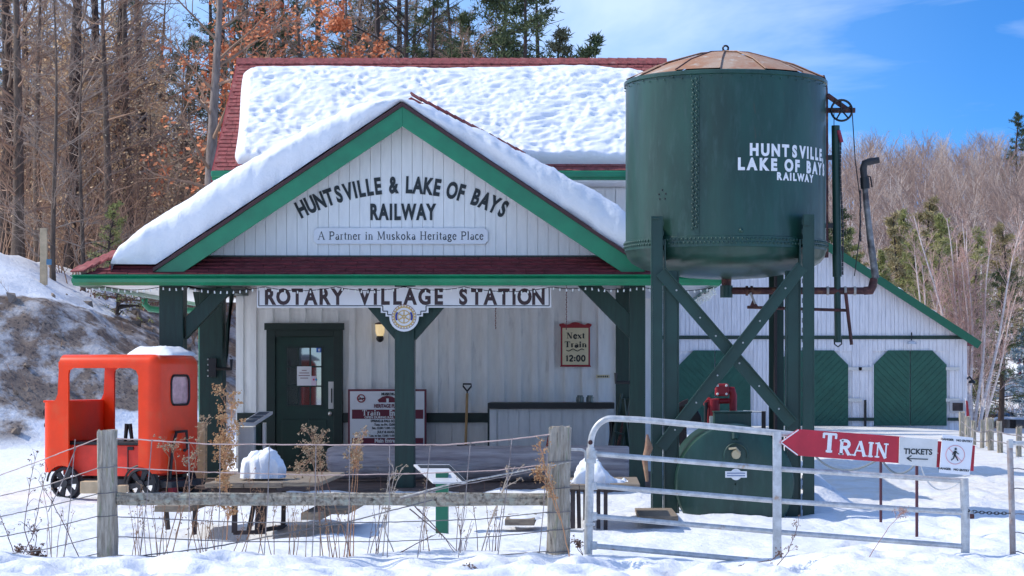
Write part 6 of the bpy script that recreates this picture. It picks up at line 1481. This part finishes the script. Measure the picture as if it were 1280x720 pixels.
# broken branch stub by the tower leg
BS = MB().tube([P(809, 602, 25.0), P(806, 575, 25.0), P(811, 560, 25.0), P(809, 543, 25.0)], [.018, .035, .05, .012], 8).build("driftwood_stub", M_STRAW, None, smooth=50, label="tan broken root stub propped against the left front leg of the water tower", category="wood")
# ------------------------------------------------------------------ trees
tr = random.Random(11)
M_BARK = mat("grey_brown_bark", (.19,.135,.10), .95, col2=(.09,.065,.05), scale=2.5, stretch=(4,4,1), bump=1., bscale=9)
M_BARKD = mat("dark_pine_bark", (.08,.055,.045), .95, col2=(.05,.034,.028), scale=2.5, stretch=(4,4,1), bump=1., bscale=9)
M_TWIG = mat("brown_twig_bark", (.36,.22,.145), .95, var=.35, scale=.8)
M_TWIGG = mat("grey_twig_bark", (.36,.27,.21), .95, var=.35, scale=.8)
M_BEECH = mat("tan_beech_leaf", (.72,.46,.24), .8, col2=(.78,.58,.36), scale=1.2)
M_OAK = mat("rust_orange_oak_leaf", (.66,.19,.07), .75, col2=(.75,.30,.13), scale=1.2)
M_NEED = mat("dark_pine_needles", (.05,.075,.03), .85, col2=(.11,.13,.05), scale=.7)
M_NEEDY = mat("yellow_green_needles", (.26,.28,.08), .85, col2=(.40,.37,.15), scale=.6)
M_BIRB = mat("pale_birch_bark", (.86,.74,.66), .8, col2=(.62,.50,.44), scale=4, stretch=(1,1,3))
M_BIRT = mat("pinkish_birch_twig", (.66,.44,.36), .9, var=.3, scale=1)
M_FAR = mat("purple_brown_far_twigs", (.42,.30,.24), .95, col2=(.25,.165,.135), scale=.12)
V3 = Vector
def tb(mb, pts, rs, n):      # lean tube without caps
    base = len(mb.v); m = len(pts); v_ = mb.v; u = None
    for i in range(m):
        d = pts[min(i+1, m-1)]-pts[max(i-1, 0)]
        if u is None: u = d.cross(V3((.31, .87, .4)))
        else: u = u-d*(u.dot(d)/max(d.length_squared, 1e-9))
        if u.length_squared < 1e-12: u = V3((1, 0, 0))
        u = u.normalized(); w_ = d.cross(u).normalized(); r = rs[i]; p = pts[i]
        for k in range(n): a = 2*pi*k/n; v_.append(p+u*(cos(a)*r)+w_*(sin(a)*r))
    for i in range(m-1):
        for k in range(n): a = base+i*n+k; b_ = base+i*n+(k+1) % n; mb.f.append((a, b_, b_+n, a+n))
def rnd(): return V3((tr.uniform(-1, 1), tr.uniform(-1, 1), tr.uniform(-1, 1)))
def leafq(mb, c, s_):
    u = rnd().normalized(); w_ = u.orthogonal().normalized(); mb.add([c+u*s_, c+w_*s_*.6, c-u*s_, c-w_*s_*.6], [(0, 1, 2, 3)])
def grow(mb, lf, p, d, L_, r, lev, maxl, upw, dens, leafp, ls):
    n = 4 if lev < maxl else 3; pts = [p]; rs = [r]; q = p; dd = d.copy()
    for i in range(n):
        dd = (dd+rnd()*.20+V3((0, 0, upw))).normalized(); q = q+dd*(L_/n); pts.append(q); rs.append(r*(1-.8*(i+1)/n))
    tb(mb, pts, rs, 4 if lev < 2 else 3)
    if lev < maxl:
        k = int(dens[lev]*(.7+.6*tr.random()))
        for _ in range(k):
            t_ = tr.uniform(.2, 1); i = min(n-1, int(t_*n)); b_ = pts[i].lerp(pts[i+1], t_*n-i); base = (pts[i+1]-pts[i]).normalized()
            s_ = rnd(); s_ = (s_-base*s_.dot(base)).normalized(); nd = (base*.75+s_*.75).normalized()
            grow(mb, lf, b_, nd, L_*tr.uniform(.32, .6)*(1.1-.4*t_), max(r*.5*(1-.5*t_), .004), lev+1, maxl, upw, dens, leafp, ls)
    if lf is not None and lev >= maxl-1:
        for _ in range(leafp if tr.random() < .8 else 0):
            i = tr.randrange(1, len(pts)); leafq(lf, pts[i]+rnd()*.12+V3((0, 0, -.04)), ls*tr.uniform(.6, 1.3))
def bare_tree(label, h, r, nb, z0, blen, group, bark=M_BARK, twm=M_TWIG, leaf=None, leafp=0, ls=.05, dens=(7, 5, 4), maxl=3, upw=.05, lean=0, name="bare_tree", grp=None):
    t = thing(name, label, "tree", (0, 0, 0), group=group); pts = []; rs = []; q = V3((0, 0, -.3)); n = 12; ph = tr.uniform(0, 6)
    for i in range(n+1):
        u = i/n; pts.append(V3((.25*sin(ph+u*4)*u+lean*u*h, .2*cos(ph+u*3)*u, -.3+(h+.3)*u))); rs.append(r*(1-.95*u)*(1.25 if i == 0 else 1))
    tm = MB(); tm.tube(pts, rs, 9); tm.build("trunk", bark, t, local=True, smooth=60)
    bm_ = MB(); lf = MB() if leaf else None
    for i in range(nb):
        u = z0+(1-z0)*((i+tr.random())/nb); k = min(n-1, int(u*n)); b_ = pts[k].lerp(pts[k+1], u*n-k); a = tr.uniform(0, 2*pi)
        d = V3((cos(a), sin(a), tr.uniform(.1, .9)*(.6+u*.6))).normalized()
        grow(bm_, lf, b_, d, blen*(1.15-.75*u)*tr.uniform(.6, 1.2), max(.008, r*.30*(1-.7*u)), 1, maxl, upw, (0,)+dens, leafp, ls)
    bm_.build("branches", twm, t, local=True, kind="stuff", recalc=False)
    if leaf: lf.build("leaves", leaf, t, local=True, kind="stuff", recalc=False)
    return t
def pine(label, h, r, group, nl=60, z0=.25, blen=2.6, need=M_NEED, spray=14, gap=.0, bark=M_BARKD, droop=-.05, name="pine_tree", ns=.16, tip=True):
    t = thing(name, label, "tree", (0, 0, 0), group=group); pts = [V3((.1*sin(i*.7), .1*cos(i*.9), -.3+(h+.3)*i/10)) for i in range(11)]
    MB().tube(pts, [r*(1-.9*i/10)+.01 for i in range(11)], 8).build("trunk", bark, t, local=True, smooth=60)
    bm_, nd = MB(), MB()
    for i in range(nl):
        u = z0+(1-z0)*((i+tr.random())/nl); k = min(9, int(u*10)); b_ = pts[k].lerp(pts[k+1], u*10-k); a = tr.uniform(0, 2*pi)
        L_ = blen*((1.08-u)**.75)*tr.uniform(.55, 1.15); d = V3((cos(a), sin(a), .12+.5*u)).normalized(); q = [b_]; x = b_; dd = d
        for j in range(5): dd = (dd+rnd()*.12+V3((0, 0, droop))).normalized(); x = x+dd*L_/5; q.append(x)
        tb(bm_, q, [.035*(1-.15*j)*(1.1-u)+.006 for j in range(6)], 3)
        if tr.random() < gap: continue
        for j in range(spray):
            t_ = tr.uniform(.3, 1.02); j0 = min(4, int(t_*5)); c_ = q[j0].lerp(q[j0+1], min(1.3, t_*5-j0)); side = rnd(); side.z *= .35; off = side*L_*.20
            tb(bm_, [c_, c_+off], [.008, .005], 3); c_ = c_+off
            for _ in range(9):
                v = (rnd()+side*.5+V3((0, 0, .25))); v = v.normalized()*ns*tr.uniform(.6, 1.5); w_ = v.cross(rnd()).normalized()*ns*.16; o_ = c_+rnd()*ns*.7
                nd.add([o_-w_, o_+w_, o_+v], [(0, 1, 2)])
    bm_.build("branches", bark, t, local=True, kind="stuff", recalc=False); nd.build("needles", need, t, local=True, kind="stuff", recalc=False)
    return t
FG, FP = "bare trees of the forest on the snowy bank", "pines among the forest on the snowy bank"
LBF = "@|medium bare brown tree of the %s rank"
LBB = "@|slender tan leaved sapling of the %s rank"
LPP = "@|tall dark evergreen of the %s rank"
bts = [bare_tree(LBF, 13, .20, 44, .12, 3.0, FG, leaf=None, upw=.04), bare_tree("@|thick dark barked bare tree of the %s rank", 15, .30, 40, .22, 3.4, FG, bark=M_BARKD, twm=M_TWIGG), bare_tree("@|thin bare grey twigged tree of the %s rank", 10, .10, 46, .08, 2.4, FG, upw=.08, twm=M_TWIGG),
       bare_tree("@|densely twigged bare tree of the %s rank", 12, .16, 44, .10, 2.8, FG, dens=(8, 6, 4))]
bch = [bare_tree(LBB, 8.5, .07, 44, .08, 2.2, "tan leaved saplings on the snowy bank", leaf=M_BEECH, leafp=2, ls=.055, upw=.02), bare_tree("@|short tan leaved sapling of the %s rank", 6.5, .05, 40, .06, 2.0, "tan leaved saplings on the snowy bank", leaf=M_BEECH, leafp=2, ls=.055, twm=M_TWIGG)]
pns = [pine(LPP, 15, .24, FP, nl=64, z0=.18, blen=3.6, gap=.25), pine("@|short dense dark evergreen of the %s rank", 12, .2, FP, nl=60, z0=.12, blen=3.2, gap=.15)]
used = set(); BL = {}
def put(t, x, y, rz=None, sc=1., label=None, group=None):
    loc = (x, y, H(x, y)-.15); rz = tr.uniform(0, 6.28) if rz is None else rz
    if t.name not in BL: BL[t.name] = t['label']
    if not label and BL[t.name].startswith('@'):
        px = VX+x*F/y; dz = 'front' if y < 78 else 'middle' if y < 98 else 'deep'
        zn = 'at the far left edge' if px < 55 else 'above the left snowbank' if px < 140 else 'just left of the main roof' if px < 262 else 'above the roof ridge, left third' if px < 430 else 'above the roof ridge, middle' if px < 590 else 'above the roof ridge, right end'
        if '@b' in BL[t.name]: zn = 'beside the tower pipes' if px < 1095 else "over the middle of the barn's right slope" if px < 1165 else "over the barn's right eave"; dz = 'nearer' if y < 111 else 'farther'
        label = BL[t.name].split('|')[1] % (dz,)+' '+zn
    label = label or BL[t.name]; group = group or t.get('group')
    if t.name not in used: used.add(t.name); t.location = loc; t.rotation_euler.z = rz; t.scale = (sc,)*3; r = t
    else: r = dup(t, loc, rz, sc)
    if label: r['label'] = label
    if group: r['group'] = group
    return r
def at_px(px, y): return PX(px, y)
# front rank with trunks one can follow
FRL = ['bare forest tree with its foot at the very left edge of the bank top', 'bare tree directly behind the wooden stake on the bank', 'thin bare tree just right of the wooden stake', 'dark trunk between the stake and the porch snow, nearer the stake', 'dark thick trunk halfway between stake and porch eave', 'bare tree left of the green hemlock sapling', 'thick dark trunk directly behind the hemlock sapling']
for ti_, (px, y, k, s_) in enumerate(((22,66,0,1.0),(48,70,3,.95),(66,63,2,.9),(92,70,1,1.0),(118,74,1,.95),(136,68,3,1.0),(148,78,1,.9),(160,72,0,1.05),(178,82,1,.95),(205,84,0,.9),(8,74,1,1.),(34,80,1,.9),(76,82,3,1.),(104,64,2,.8))):
    put(bts[k], at_px(px, y), y, sc=s_, label=FRL[ti_] if ti_ < len(FRL) else None, group=FG)
for i in range(58):
    y = tr.uniform(80, 135); px = tr.uniform(-8, 560) if i < 36 else tr.uniform(430, 650)
    s_ = tr.uniform(.8, 1.1)*(1 if px < 430 else .85); put(bts[i % 4], at_px(px, y), y, sc=s_)
for i in range(20):
    y = tr.uniform(66, 96); px = tr.uniform(-5, 190) ; put(bch[i % 2], at_px(px, y), y, sc=tr.uniform(.85, 1.25))
for px, y, k, s_ in ((150,92,0,.95),(235,96,1,.9),(262,88,0,.85),(300,100,1,1.05),(330,110,0,1.05),(205,100,1,.9),(430,112,1,1.1),(560,104,0,1.04),(470,100,1,.95),(10,100,0,1.),(60,110,1,1.),(375,118,1,1.1),(520,120,0,1.1),(610,108,1,.98),(100,104,1,1.0),(20,120,0,1.1)):
    put(pns[k], at_px(px, y), y, sc=s_)
for px, y, k, s_ in ((282,84,0,.9),(352,88,1,1.05),(452,90,1,1.0),(395,96,0,1.1),(500,94,0,1.0),(545,92,1,.95),(640,104,0,.92),(668,112,1,1.0),(318,78,1,.85),(590,112,1,1.1)):
    put(pns[k], at_px(px, y), y, sc=s_)
for px, y, k, s_ in ((290,76,2,1.15),(340,82,3,1.1),(372,78,0,1.0),(440,84,3,1.05),(478,80,1,.95),(530,86,3,1.0),(570,90,0,.95),(610,96,3,.95),(645,100,3,.9)):
    put(bts[k], at_px(px, y), y, sc=s_)
# named individuals
put(bare_tree("single tree", 14, .26, 30, .30, 3.6, None, dens=(6, 5, 4), lean=.012, bark=mat("grey_maple_bark", (.34,.27,.23), .95, col2=(.17,.13,.11), scale=2.5, stretch=(4,4,1), bump=1., bscale=9)), at_px(228, 58), 62, 0, 1., "big forked grey trunk rising just left of the station's red roof")
put(bare_tree("single tree", 13, .12, 46, .30, 3.2, None, leaf=M_OAK, leafp=3, ls=.085, upw=-.01, name="oak_tree"), at_px(262, 60), 66, .4, 1., "oak holding rusty orange leaves above the left end of the main roof")
put(bare_tree("single tree", 12.2, .12, 46, .35, 3.0, None, leaf=M_OAK, leafp=3, ls=.085, upw=-.01, name="oak_tree"), at_px(415, 64), 70, 2., .92, "oak with orange red leaves hanging over the middle of the roof ridge")
put(bare_tree("single tree", 14.5, .26, 26, .35, 4.6, None, dens=(7, 6, 4), upw=.0, twm=M_BARKD, bark=M_BARKD), at_px(505, 74), 76, 1., 1., "dark spreading tree with long level limbs above the roof ridge")
put(pine("single tree", 13.5, .22, None, nl=66, z0=.3, blen=4.4, gap=.15, droop=-.01, spray=20), at_px(628, 62), 64, 1.3, 1.0, "broad dark pine with flat open limbs behind the right part of the roof ridge")
put(pine("single tree", 11.6, .16, None, nl=60, z0=.2, blen=2.6, gap=.05, need=mat("olive_needles", (.09,.10,.045), .85, col2=(.17,.15,.08), scale=.7)), at_px(694, 62), 64, .3, .98, "olive evergreen top showing at the right end of the forest above the roof")
put(pine("single tree", 9.5, .12, None, nl=46, z0=.2, blen=1.5, gap=.05), at_px(733, 58), 60, .3, 1.12, "narrow evergreen tip just left of the end of the roof ridge")
put(pine("single tree", 2.6, .04, None, nl=36, z0=.05, blen=1.0, gap=0, need=M_NEEDY, ns=.07, spray=8), at_px(142, 62), 62, .3, 1.2, "small green hemlock sapling at the forest edge above the porch snow")
for px, y, k, s_ in ((600,62,0,.86),(655,66,3,.84),(570,60,3,.9),(708,64,2,.95)): put(bts[k], at_px(px, y), y, sc=s_)
for px, y, k, s_ in ((578,66,1,1.0),(656,60,1,1.0),(540,68,0,.85),(672,72,0,.95)): put(pns[k], at_px(px, y), y, sc=s_)
# leafless brush filling the depth of the forest
br_, lf_ = MB(), MB()
for i in range(1500):
    y = tr.uniform(64, 118); px = tr.uniform(-8, 300) if i < 900 else tr.uniform(200, 640); x = at_px(px, y); p = V3((x, y, H(x, y)-.1)); L_ = tr.uniform(1.2, 5.5)
    grow(br_, lf_ if px < 240 and tr.random() < .35 else None, p, V3((tr.uniform(-.4, .4), tr.uniform(-.4, .4), 1)).normalized(), L_, .022, 2, 3, .03, (0, 0, 9, 0), 1, .05)
br_.build("forest_brush", M_TWIG, None, kind="stuff", recalc=False); lf_.build("dry_brush_leaves", M_BEECH, None, kind="stuff", recalc=False)
st_ = MB(); ds_ = MB()
for i in range(420):
    y = tr.uniform(44, 84); x = tr.uniform(-21, -8); hb, k = bank(x, y)
    if .08 < k < .72:
        s_ = .05+.16*tr.random()**3; M_ = Matrix.Translation((x, y, H(x, y)+s_*.1)) @ Matrix.Rotation(tr.uniform(0, 6), 4, 'Z') @ Matrix.Rotation(tr.uniform(0, 6), 4, 'X')
        st_.cbox((0, 0, 0), (s_*2, s_*1.4, s_), None) if False else st_.add([M_ @ V3((a*s_*tr.uniform(.6, 1), b_*s_*tr.uniform(.6, 1), c_*s_*.6)) for a, b_, c_ in ((-1,-1,0),(1,-1,0),(1,1,0),(-1,1,0),(0,0,1),(0,0,-1))], [(0,1,4),(1,2,4),(2,3,4),(3,0,4),(1,0,5),(2,1,5),(3,2,5),(0,3,5)])
    if .1 < k and i % 3 == 0: grow(ds_, None, V3((x, y, H(x, y))), V3((tr.uniform(-.6, .6), -.3, 1)).normalized(), tr.uniform(.2, .55), .010, 3, 4, .0, (0, 0, 0, 4), 0, 0)
st_.build("bank_stones", mat("brown_grey_stone", (.24,.19,.155), .95, var=.4, scale=1.5), None, kind="stuff"); ds_.build("dead_grass", M_STRAW, None, kind="stuff", recalc=False)
# short survey stake and its tag on the bank
sy = 58.5; SKx = PX(54, sy); SK = MB().box(SKx-.09, SKx+.09, sy, sy+.1, PZ(337, sy)-.4, PZ(285, sy)).build("wooden_stake", M_PINEW, None, label="pale wooden stake standing in the snow at the top of the left bank", category="stake")
MB().box(SKx+.09, SKx+.22, sy-.03, sy+.02, PZ(331, sy), PZ(324, sy)).build("tag", mat("faded_blue_tag", (.1,.22,.32), .5), SK)

# far wood on the right hill
fw = MB(); i = 0
def small_tree(mb, x, y, h, fan):
    p = V3((x, y, H(x, y)-.2)); tb(mb, [p, p+V3((0, 0, h*.5)), p+V3((tr.uniform(-.3, .3), 0, h*.9))], [.10, .06, .02], 3)
    for _ in range(34):
        z_ = tr.uniform(.18, .85)*h; a = tr.uniform(0, 6.28); d = V3((cos(a)*.65, sin(a)*.65, tr.uniform(.5, 1.4))).normalized(); q = p+V3((0, 0, z_)); L_ = fan*(1-.5*z_/h)*tr.uniform(.6, 1.1)
        e = q+d*L_; tb(mb, [q, q.lerp(e, .5)+rnd()*.1, e], [.032, .02, .008], 3)
        for _ in range(8):
            b_ = q.lerp(e, tr.uniform(.25, 1)); f_ = b_+(d+rnd()*.8).normalized()*L_*tr.uniform(.25, .5); w_ = (f_-b_).cross(rnd()).normalized()*.013; mb.add([b_-w_, b_+w_, f_], [(0, 1, 2)])
fw2 = MB()
for i in range(520):
    y = 138+170*tr.random()**1.25; x = tr.uniform(PX(960, y)-2, PX(1340, y)); small_tree(fw if i % 10 < 7 else fw2, x, y, tr.uniform(6.8, 10.6), 3.9)
fw3 = MB()
for i in range(120):
    y = 130+90*tr.random(); x = tr.uniform(PX(1040, y)-1, PX(1320, y)); p = V3((x, y, H(x, y)-.2)); h_ = tr.uniform(5, 8.5); a = tr.uniform(-.7, .7)
    tb(fw3, [p, p+V3((a*.4, 0, h_*.5)), p+V3((a, 0, h_))], [.085, .06, .02], 4)
    for _ in range(3): q_ = p+V3((a*.5, 0, h_*tr.uniform(.4, .7))); tb(fw3, [q_, q_+V3((tr.uniform(-1, 1), 0, tr.uniform(1.2, 2.2)))], [.035, .015], 3)
fw3.build('pale_far_trunks', M_BIRB, None, kind='stuff', recalc=False)
fw2.build('far_wood', mat('pale_tan_far_twigs', (.62,.50,.43), .95, col2=(.46,.36,.30), scale=.2), None, kind='stuff', recalc=False)
fw.build("far_wood", M_FAR, None, kind="stuff", recalc=False)
fw = MB()
for i in range(300):
    y = tr.uniform(180, 330); x = tr.uniform(-70, PX(960, y)); small_tree(fw, x, y, tr.uniform(7, 10), 4)
for i in range(330):
    y = tr.uniform(122, 180); x = tr.uniform(PX(-20, y), PX(640, y)); small_tree(fw, x, y, tr.uniform(8, 12)*(1 if x < PX(480, y) else .8), 4.2)
fw.build("far_wood", M_FAR, None, kind="stuff", recalc=False)
put(pine("single tree", 10, .2, None, nl=60, z0=.25, blen=2.8, gap=.1), at_px(1272, 235), 235, .3, 1.25, "dark pine breaking the hill skyline at the right edge of the picture")
# yellow green conifers behind the barn
GY = "yellow green conifers behind the barn roof"; LG_ = "@b|yellow green conifer, %s row,"
cy = [pine(LG_, 9, .12, GY, nl=74, z0=.05, blen=1.9, need=M_NEEDY, spray=12, name="conifer"), pine("@b|bronze tinged conifer, %s row,", 8, .12, GY, nl=70, z0=.04, blen=2.1, need=mat("bronze_needles", (.30,.25,.10), .85, col2=(.40,.31,.16), scale=.6), spray=12, name="conifer")]
for px, y, k, s_ in ((1062,104,0,.95),(1082,108,1,.85),(1100,112,0,.88),(1118,118,1,1.25),(1142,110,0,1.0),(1160,120,1,1.35),(1176,112,0,1.1),(1198,122,1,1.1),(1222,118,0,1.),(1075,122,1,1.),(1130,124,0,1.15),(1255,124,1,1.1),(1185,100,1,.7),(1150,102,0,.75),(1110,100,1,.62)):
    put(cy[k], at_px(px, y), y, sc=s_)
put(pine("single tree", 9, .14, None, nl=60, z0=.1, blen=2.4, gap=.1), at_px(1052, 96), 98, 1, 1.0, "dark green pine right beside the water tower pipe behind the barn")
# big dark pine at the right
put(pine("single tree", 10.5, .22, None, nl=54, z0=.28, blen=4.8, gap=.18, spray=20, droop=-.08), at_px(1252, 94), 94, 2.2, .74, "dark drooping pine with bare trunk right of the barn")
put(pine("single tree", 5.5, .1, None, nl=60, z0=.05, blen=2.2, need=mat("blue_spruce_needles", (.17,.26,.32), .8, col2=(.24,.33,.38), scale=.8)), at_px(1283, 104), 104, 1, .9, "pale blue spruce at the right edge beyond the flagpole")
# birch clumps: several pale stems fanning from one root
def clump(label, x, y, stems, h, spread):
    t = thing("birch_clump", label, "birch tree", (x, y, H(x, y)-.1)); bm_ = MB()
    for i in range(stems):
        a = tr.uniform(-1, 1); b0 = V3((a*.25, tr.uniform(-.3, .3), 0)); hh = h*tr.uniform(.75, 1.05); tx_ = a*spread; q = []; n = 10
        for k in range(n+1): u = k/n; q.append(b0+V3((tx_*u**1.25*hh+.06*sin(u*9+i), .25*sin(u*3+i)*u, hh*u)))
        sm = MB(); tb(sm, q, [.075*(1-.82*k/n) for k in range(n+1)], 6); sm.build("stem", M_BIRB, t, local=True, smooth=60, recalc=False)
        for _ in range(22):
            u = tr.uniform(.3, 1); k = min(n-1, int(u*n)); p = q[k].lerp(q[k+1], u*n-k); d = V3((tr.uniform(-.7, .7)+a*.3, tr.uniform(-.5, .5), 1)).normalized()
            grow(bm_, None, p, d, 1.5*(1.25-u*.7)*tr.uniform(.6, 1.1), .016, 2, 4, .05, (0, 0, 7, 5), 0, 0)
    bm_.build("twigs", M_BIRT, t, local=True, kind="stuff", recalc=False); return t
clump("clump of pale birches fanning up just right of the barn", PX(1216, 80), 80, 12, 8.0, .26)
clump("pair of tall pale birch stems behind the middle of the barn's right slope", PX(1163, 92), 92, 3, 7.6, .06)
clump("loose group of pale birches leaning right behind the barn corner", PX(1232, 90), 92, 6, 6.6, .30)
# scrub on the bank foot and right verge
sb = MB()
for i in range(260):
    y = tr.uniform(96, 116); x = tr.uniform(PX(1205, y), PX(1300, y)); p = V3((x, y, H(x, y))); grow(sb, None, p, V3((tr.uniform(-.5, .5), 0, 1)).normalized(), tr.uniform(.5, 1.3), .012, 3, 4, .02, (0, 0, 0, 5), 0, 0)
sb.build("roadside_scrub", M_STRAW, None, kind="stuff", recalc=False)

# ------------------------------------------------------------------ right background: posts, flag, cars
pk = random.Random(5)
def old_post(px0, px1, py0, py1, d, lb, lean=0): return rough(P((px0+px1)/2, py1+6, d), P((px0+px1)/2+lean, py0, d), (px1-px0)/F*d, (px1-px0)/F*d, M_OLDW, "old_fence_post", pk.random()*20, par=None, n=14, amp=.02, top=.04)
for a in (((1199, 1206, 515, 546), 51, "pale squared fence post at the barn corner, leftmost of the row", 0), ((1206.5, 1213, 521, 548), 50, "short thick fence post touching the leftmost pale post", 0), ((1214, 1220, 526, 556), 47, "dark narrow fence post behind the DANGER sign", 0), ((1225, 1230, 525, 560), 46, "slim grey fence post third from the barn corner", 1), ((1233, 1242, 523, 558), 47, "thickest grey fence post in the row by the parked cars", 0), ((1236, 1243, 538, 563), 45.5, "pale half fallen fence post leaning against the thickest one", -4), ((1247, 1253, 527, 566), 44, "leaning grey fence post right of the half fallen one", -1), ((1270, 1277, 534, 571), 42, "last fence post of the row behind the pipe post bar", 0)):
    (q0, q1, q2, q3), d, lb, ln = a; o = old_post(q0, q1, q2, q3, 4620/(q3-VY), lb, ln); o['label'] = lb; o['category'] = "fence post"
mbw = MB()
BW_ = [(1202, 535, 50), (1216, 545, 48), (1227, 548, 47), (1238, 545, 47), (1250, 548, 44), (1273, 552, 42), (1300, 560, 40)]
for off in (-8, 4): 
    q = []
    for (a, b_, d), (c_, e, d2) in zip(BW_, BW_[1:]):
        for i in range(5): t_ = i/5; q.append(P(a+(c_-a)*t_, b_+(e-b_)*t_+off+5*t_*(1-t_), d+(d2-d)*t_-.1))
    w2_ = MB().tube(q, .012, 4).build("slack_wire", M_WIRE, None, label="slack wire strung %s the old posts near the cars" % ("along the tops of" if off < 0 else "low between"), category="wire")
FPd = 112
FPo = thing("flagpole", "white flagpole with a limp red and white flag at the far right", "flagpole", P(1274.5, 520, FPd))
MB().tube([P(1274.5, 520, FPd), P(1274, 442, FPd)], .045, 8).build("pole", mat("white_pole", (.75,.75,.75), .4), FPo, smooth=50)
MB().ball(P(1274, 441, FPd), .09, 8).build("finial", mat("white_pole", (.75,.75,.75), .4), FPo)
def fold(x0, x1, y0, y1, m):
    V = []; 
    for i in range(9):
        for j in range(7): u, v = i/8, j/6; V.append(P(x0+(x1-x0)*u+.6*sin(v*5), y0+(y1-y0)*v+1.2*u, FPd-.08+.12*sin(u*9+v*2)))
    MB().add(V, [(i*7+j, i*7+j+1, (i+1)*7+j+1, (i+1)*7+j) for i in range(8) for j in range(6)]).build("flag_panel", m, FPo, smooth=0, recalc=False)
fold(1272, 1276.4, 447.5, 454, M_RED); fold(1272.3, 1276.6, 454.2, 460.5, M_WTXT); fold(1272.6, 1276.8, 460.7, 468.5, M_RED)
FR = thing("barn_flag", "faded red pennant on a short stick at the barn's right corner", "flag", P(1208, 530, 62))
MB().tube([P(1207, 498, 62), P(1211, 530, 62)], .02, 6).build("stick", M_WTXT, FR); MB().prism([(PX(1207, 62), PZ(500, 62)), (PX(1209.5, 62), PZ(502, 62)), (PX(1212, 62), PZ(527, 62)), (PX(1208, 62), PZ(524, 62))], 61.95, 61.98).build("cloth", M_RED, FR)
def car(label, x, y, z, rz, col):
    t = thing("parked_car", label, "car", (x, y, z), rz); cm = mat("car_paint_%d" % int(col[2]*1000), col, .25, coat=.8)
    side = [(-2.2, .35), (2.2, .35), (2.25, .75), (2.1, .95), (1.15, 1.05), (.55, 1.5), (-1.3, 1.55), (-2.1, 1.1), (-2.25, .9)]
    V = []; n = len(side)
    for yy, k in ((-.88, .96), (-.80, 1.), (.80, 1.), (.88, .96)):
        for a, b_ in side: V.append(V3((a*k, (yy*(.86 if b_ > 1.2 else 1)), b_)))
    MB().add(V, [tuple(range(n))[::-1], tuple(range(3*n, 4*n))]+[(j*n+i, j*n+(i+1) % n, (j+1)*n+(i+1) % n, (j+1)*n+i) for j in range(3) for i in range(n)]).build("body", cm, t, local=True, bevel=.05)
    for s_ in (-1, 1):
        MB().prism([(1.0, 1.04), (.5, 1.42), (-1.2, 1.46), (-1.75, 1.08)], s_*.80-.09, s_*.80+.09).build("side_window", M_GLASS, t, local=True)
        for wx in (-1.35, 1.35):
            w_o = MB().lathe((wx, s_*.80, .33), [(.2, -.12), (.33, -.11), (.33, .11), (.2, .12)], 20, axis='Y').build("wheel", M_RUB, t, local=True, smooth=40)
            MB().lathe((wx, s_*.80, .33), [(.18, -.13), (.19, .13)], 12, axis='Y').build("rim", M_GALV, w_o, local=True)
        MB().box(2.15, 2.27, s_*.62-.16, s_*.62+.16, .66, .80).build("headlight", M_WTXT, t, local=True)
    MB().hexa([V3((1.13, -.68, 1.07)), V3((1.13, .68, 1.07)), V3((.58, .62, 1.47)), V3((.58, -.62, 1.47))], [V3((1.18, -.68, 1.08)), V3((1.18, .68, 1.08)), V3((.63, .62, 1.48)), V3((.63, -.62, 1.48))]).build("windscreen", M_GLASS, t, local=True)
    return t
cz = lambda py, y: PZ(py, y)-1.55
print('CARGROUND', H(PX(1247,104),104), PZ(517,104)-1.55, max((1.65-H(PX(1247,y),y))*-1/y for y in range(50,100)), (PZ(517,104)-1.65)/104)
car("dark blue car parked beyond the old fence posts right of the barn", PX(1243, 104), 104, cz(515, 104), radians(-38), (.012,.03,.06))
car("pale silver car cut by the right edge of the picture behind the posts", PX(1284, 98), 98, cz(521, 98), radians(-15), (.45,.5,.58))
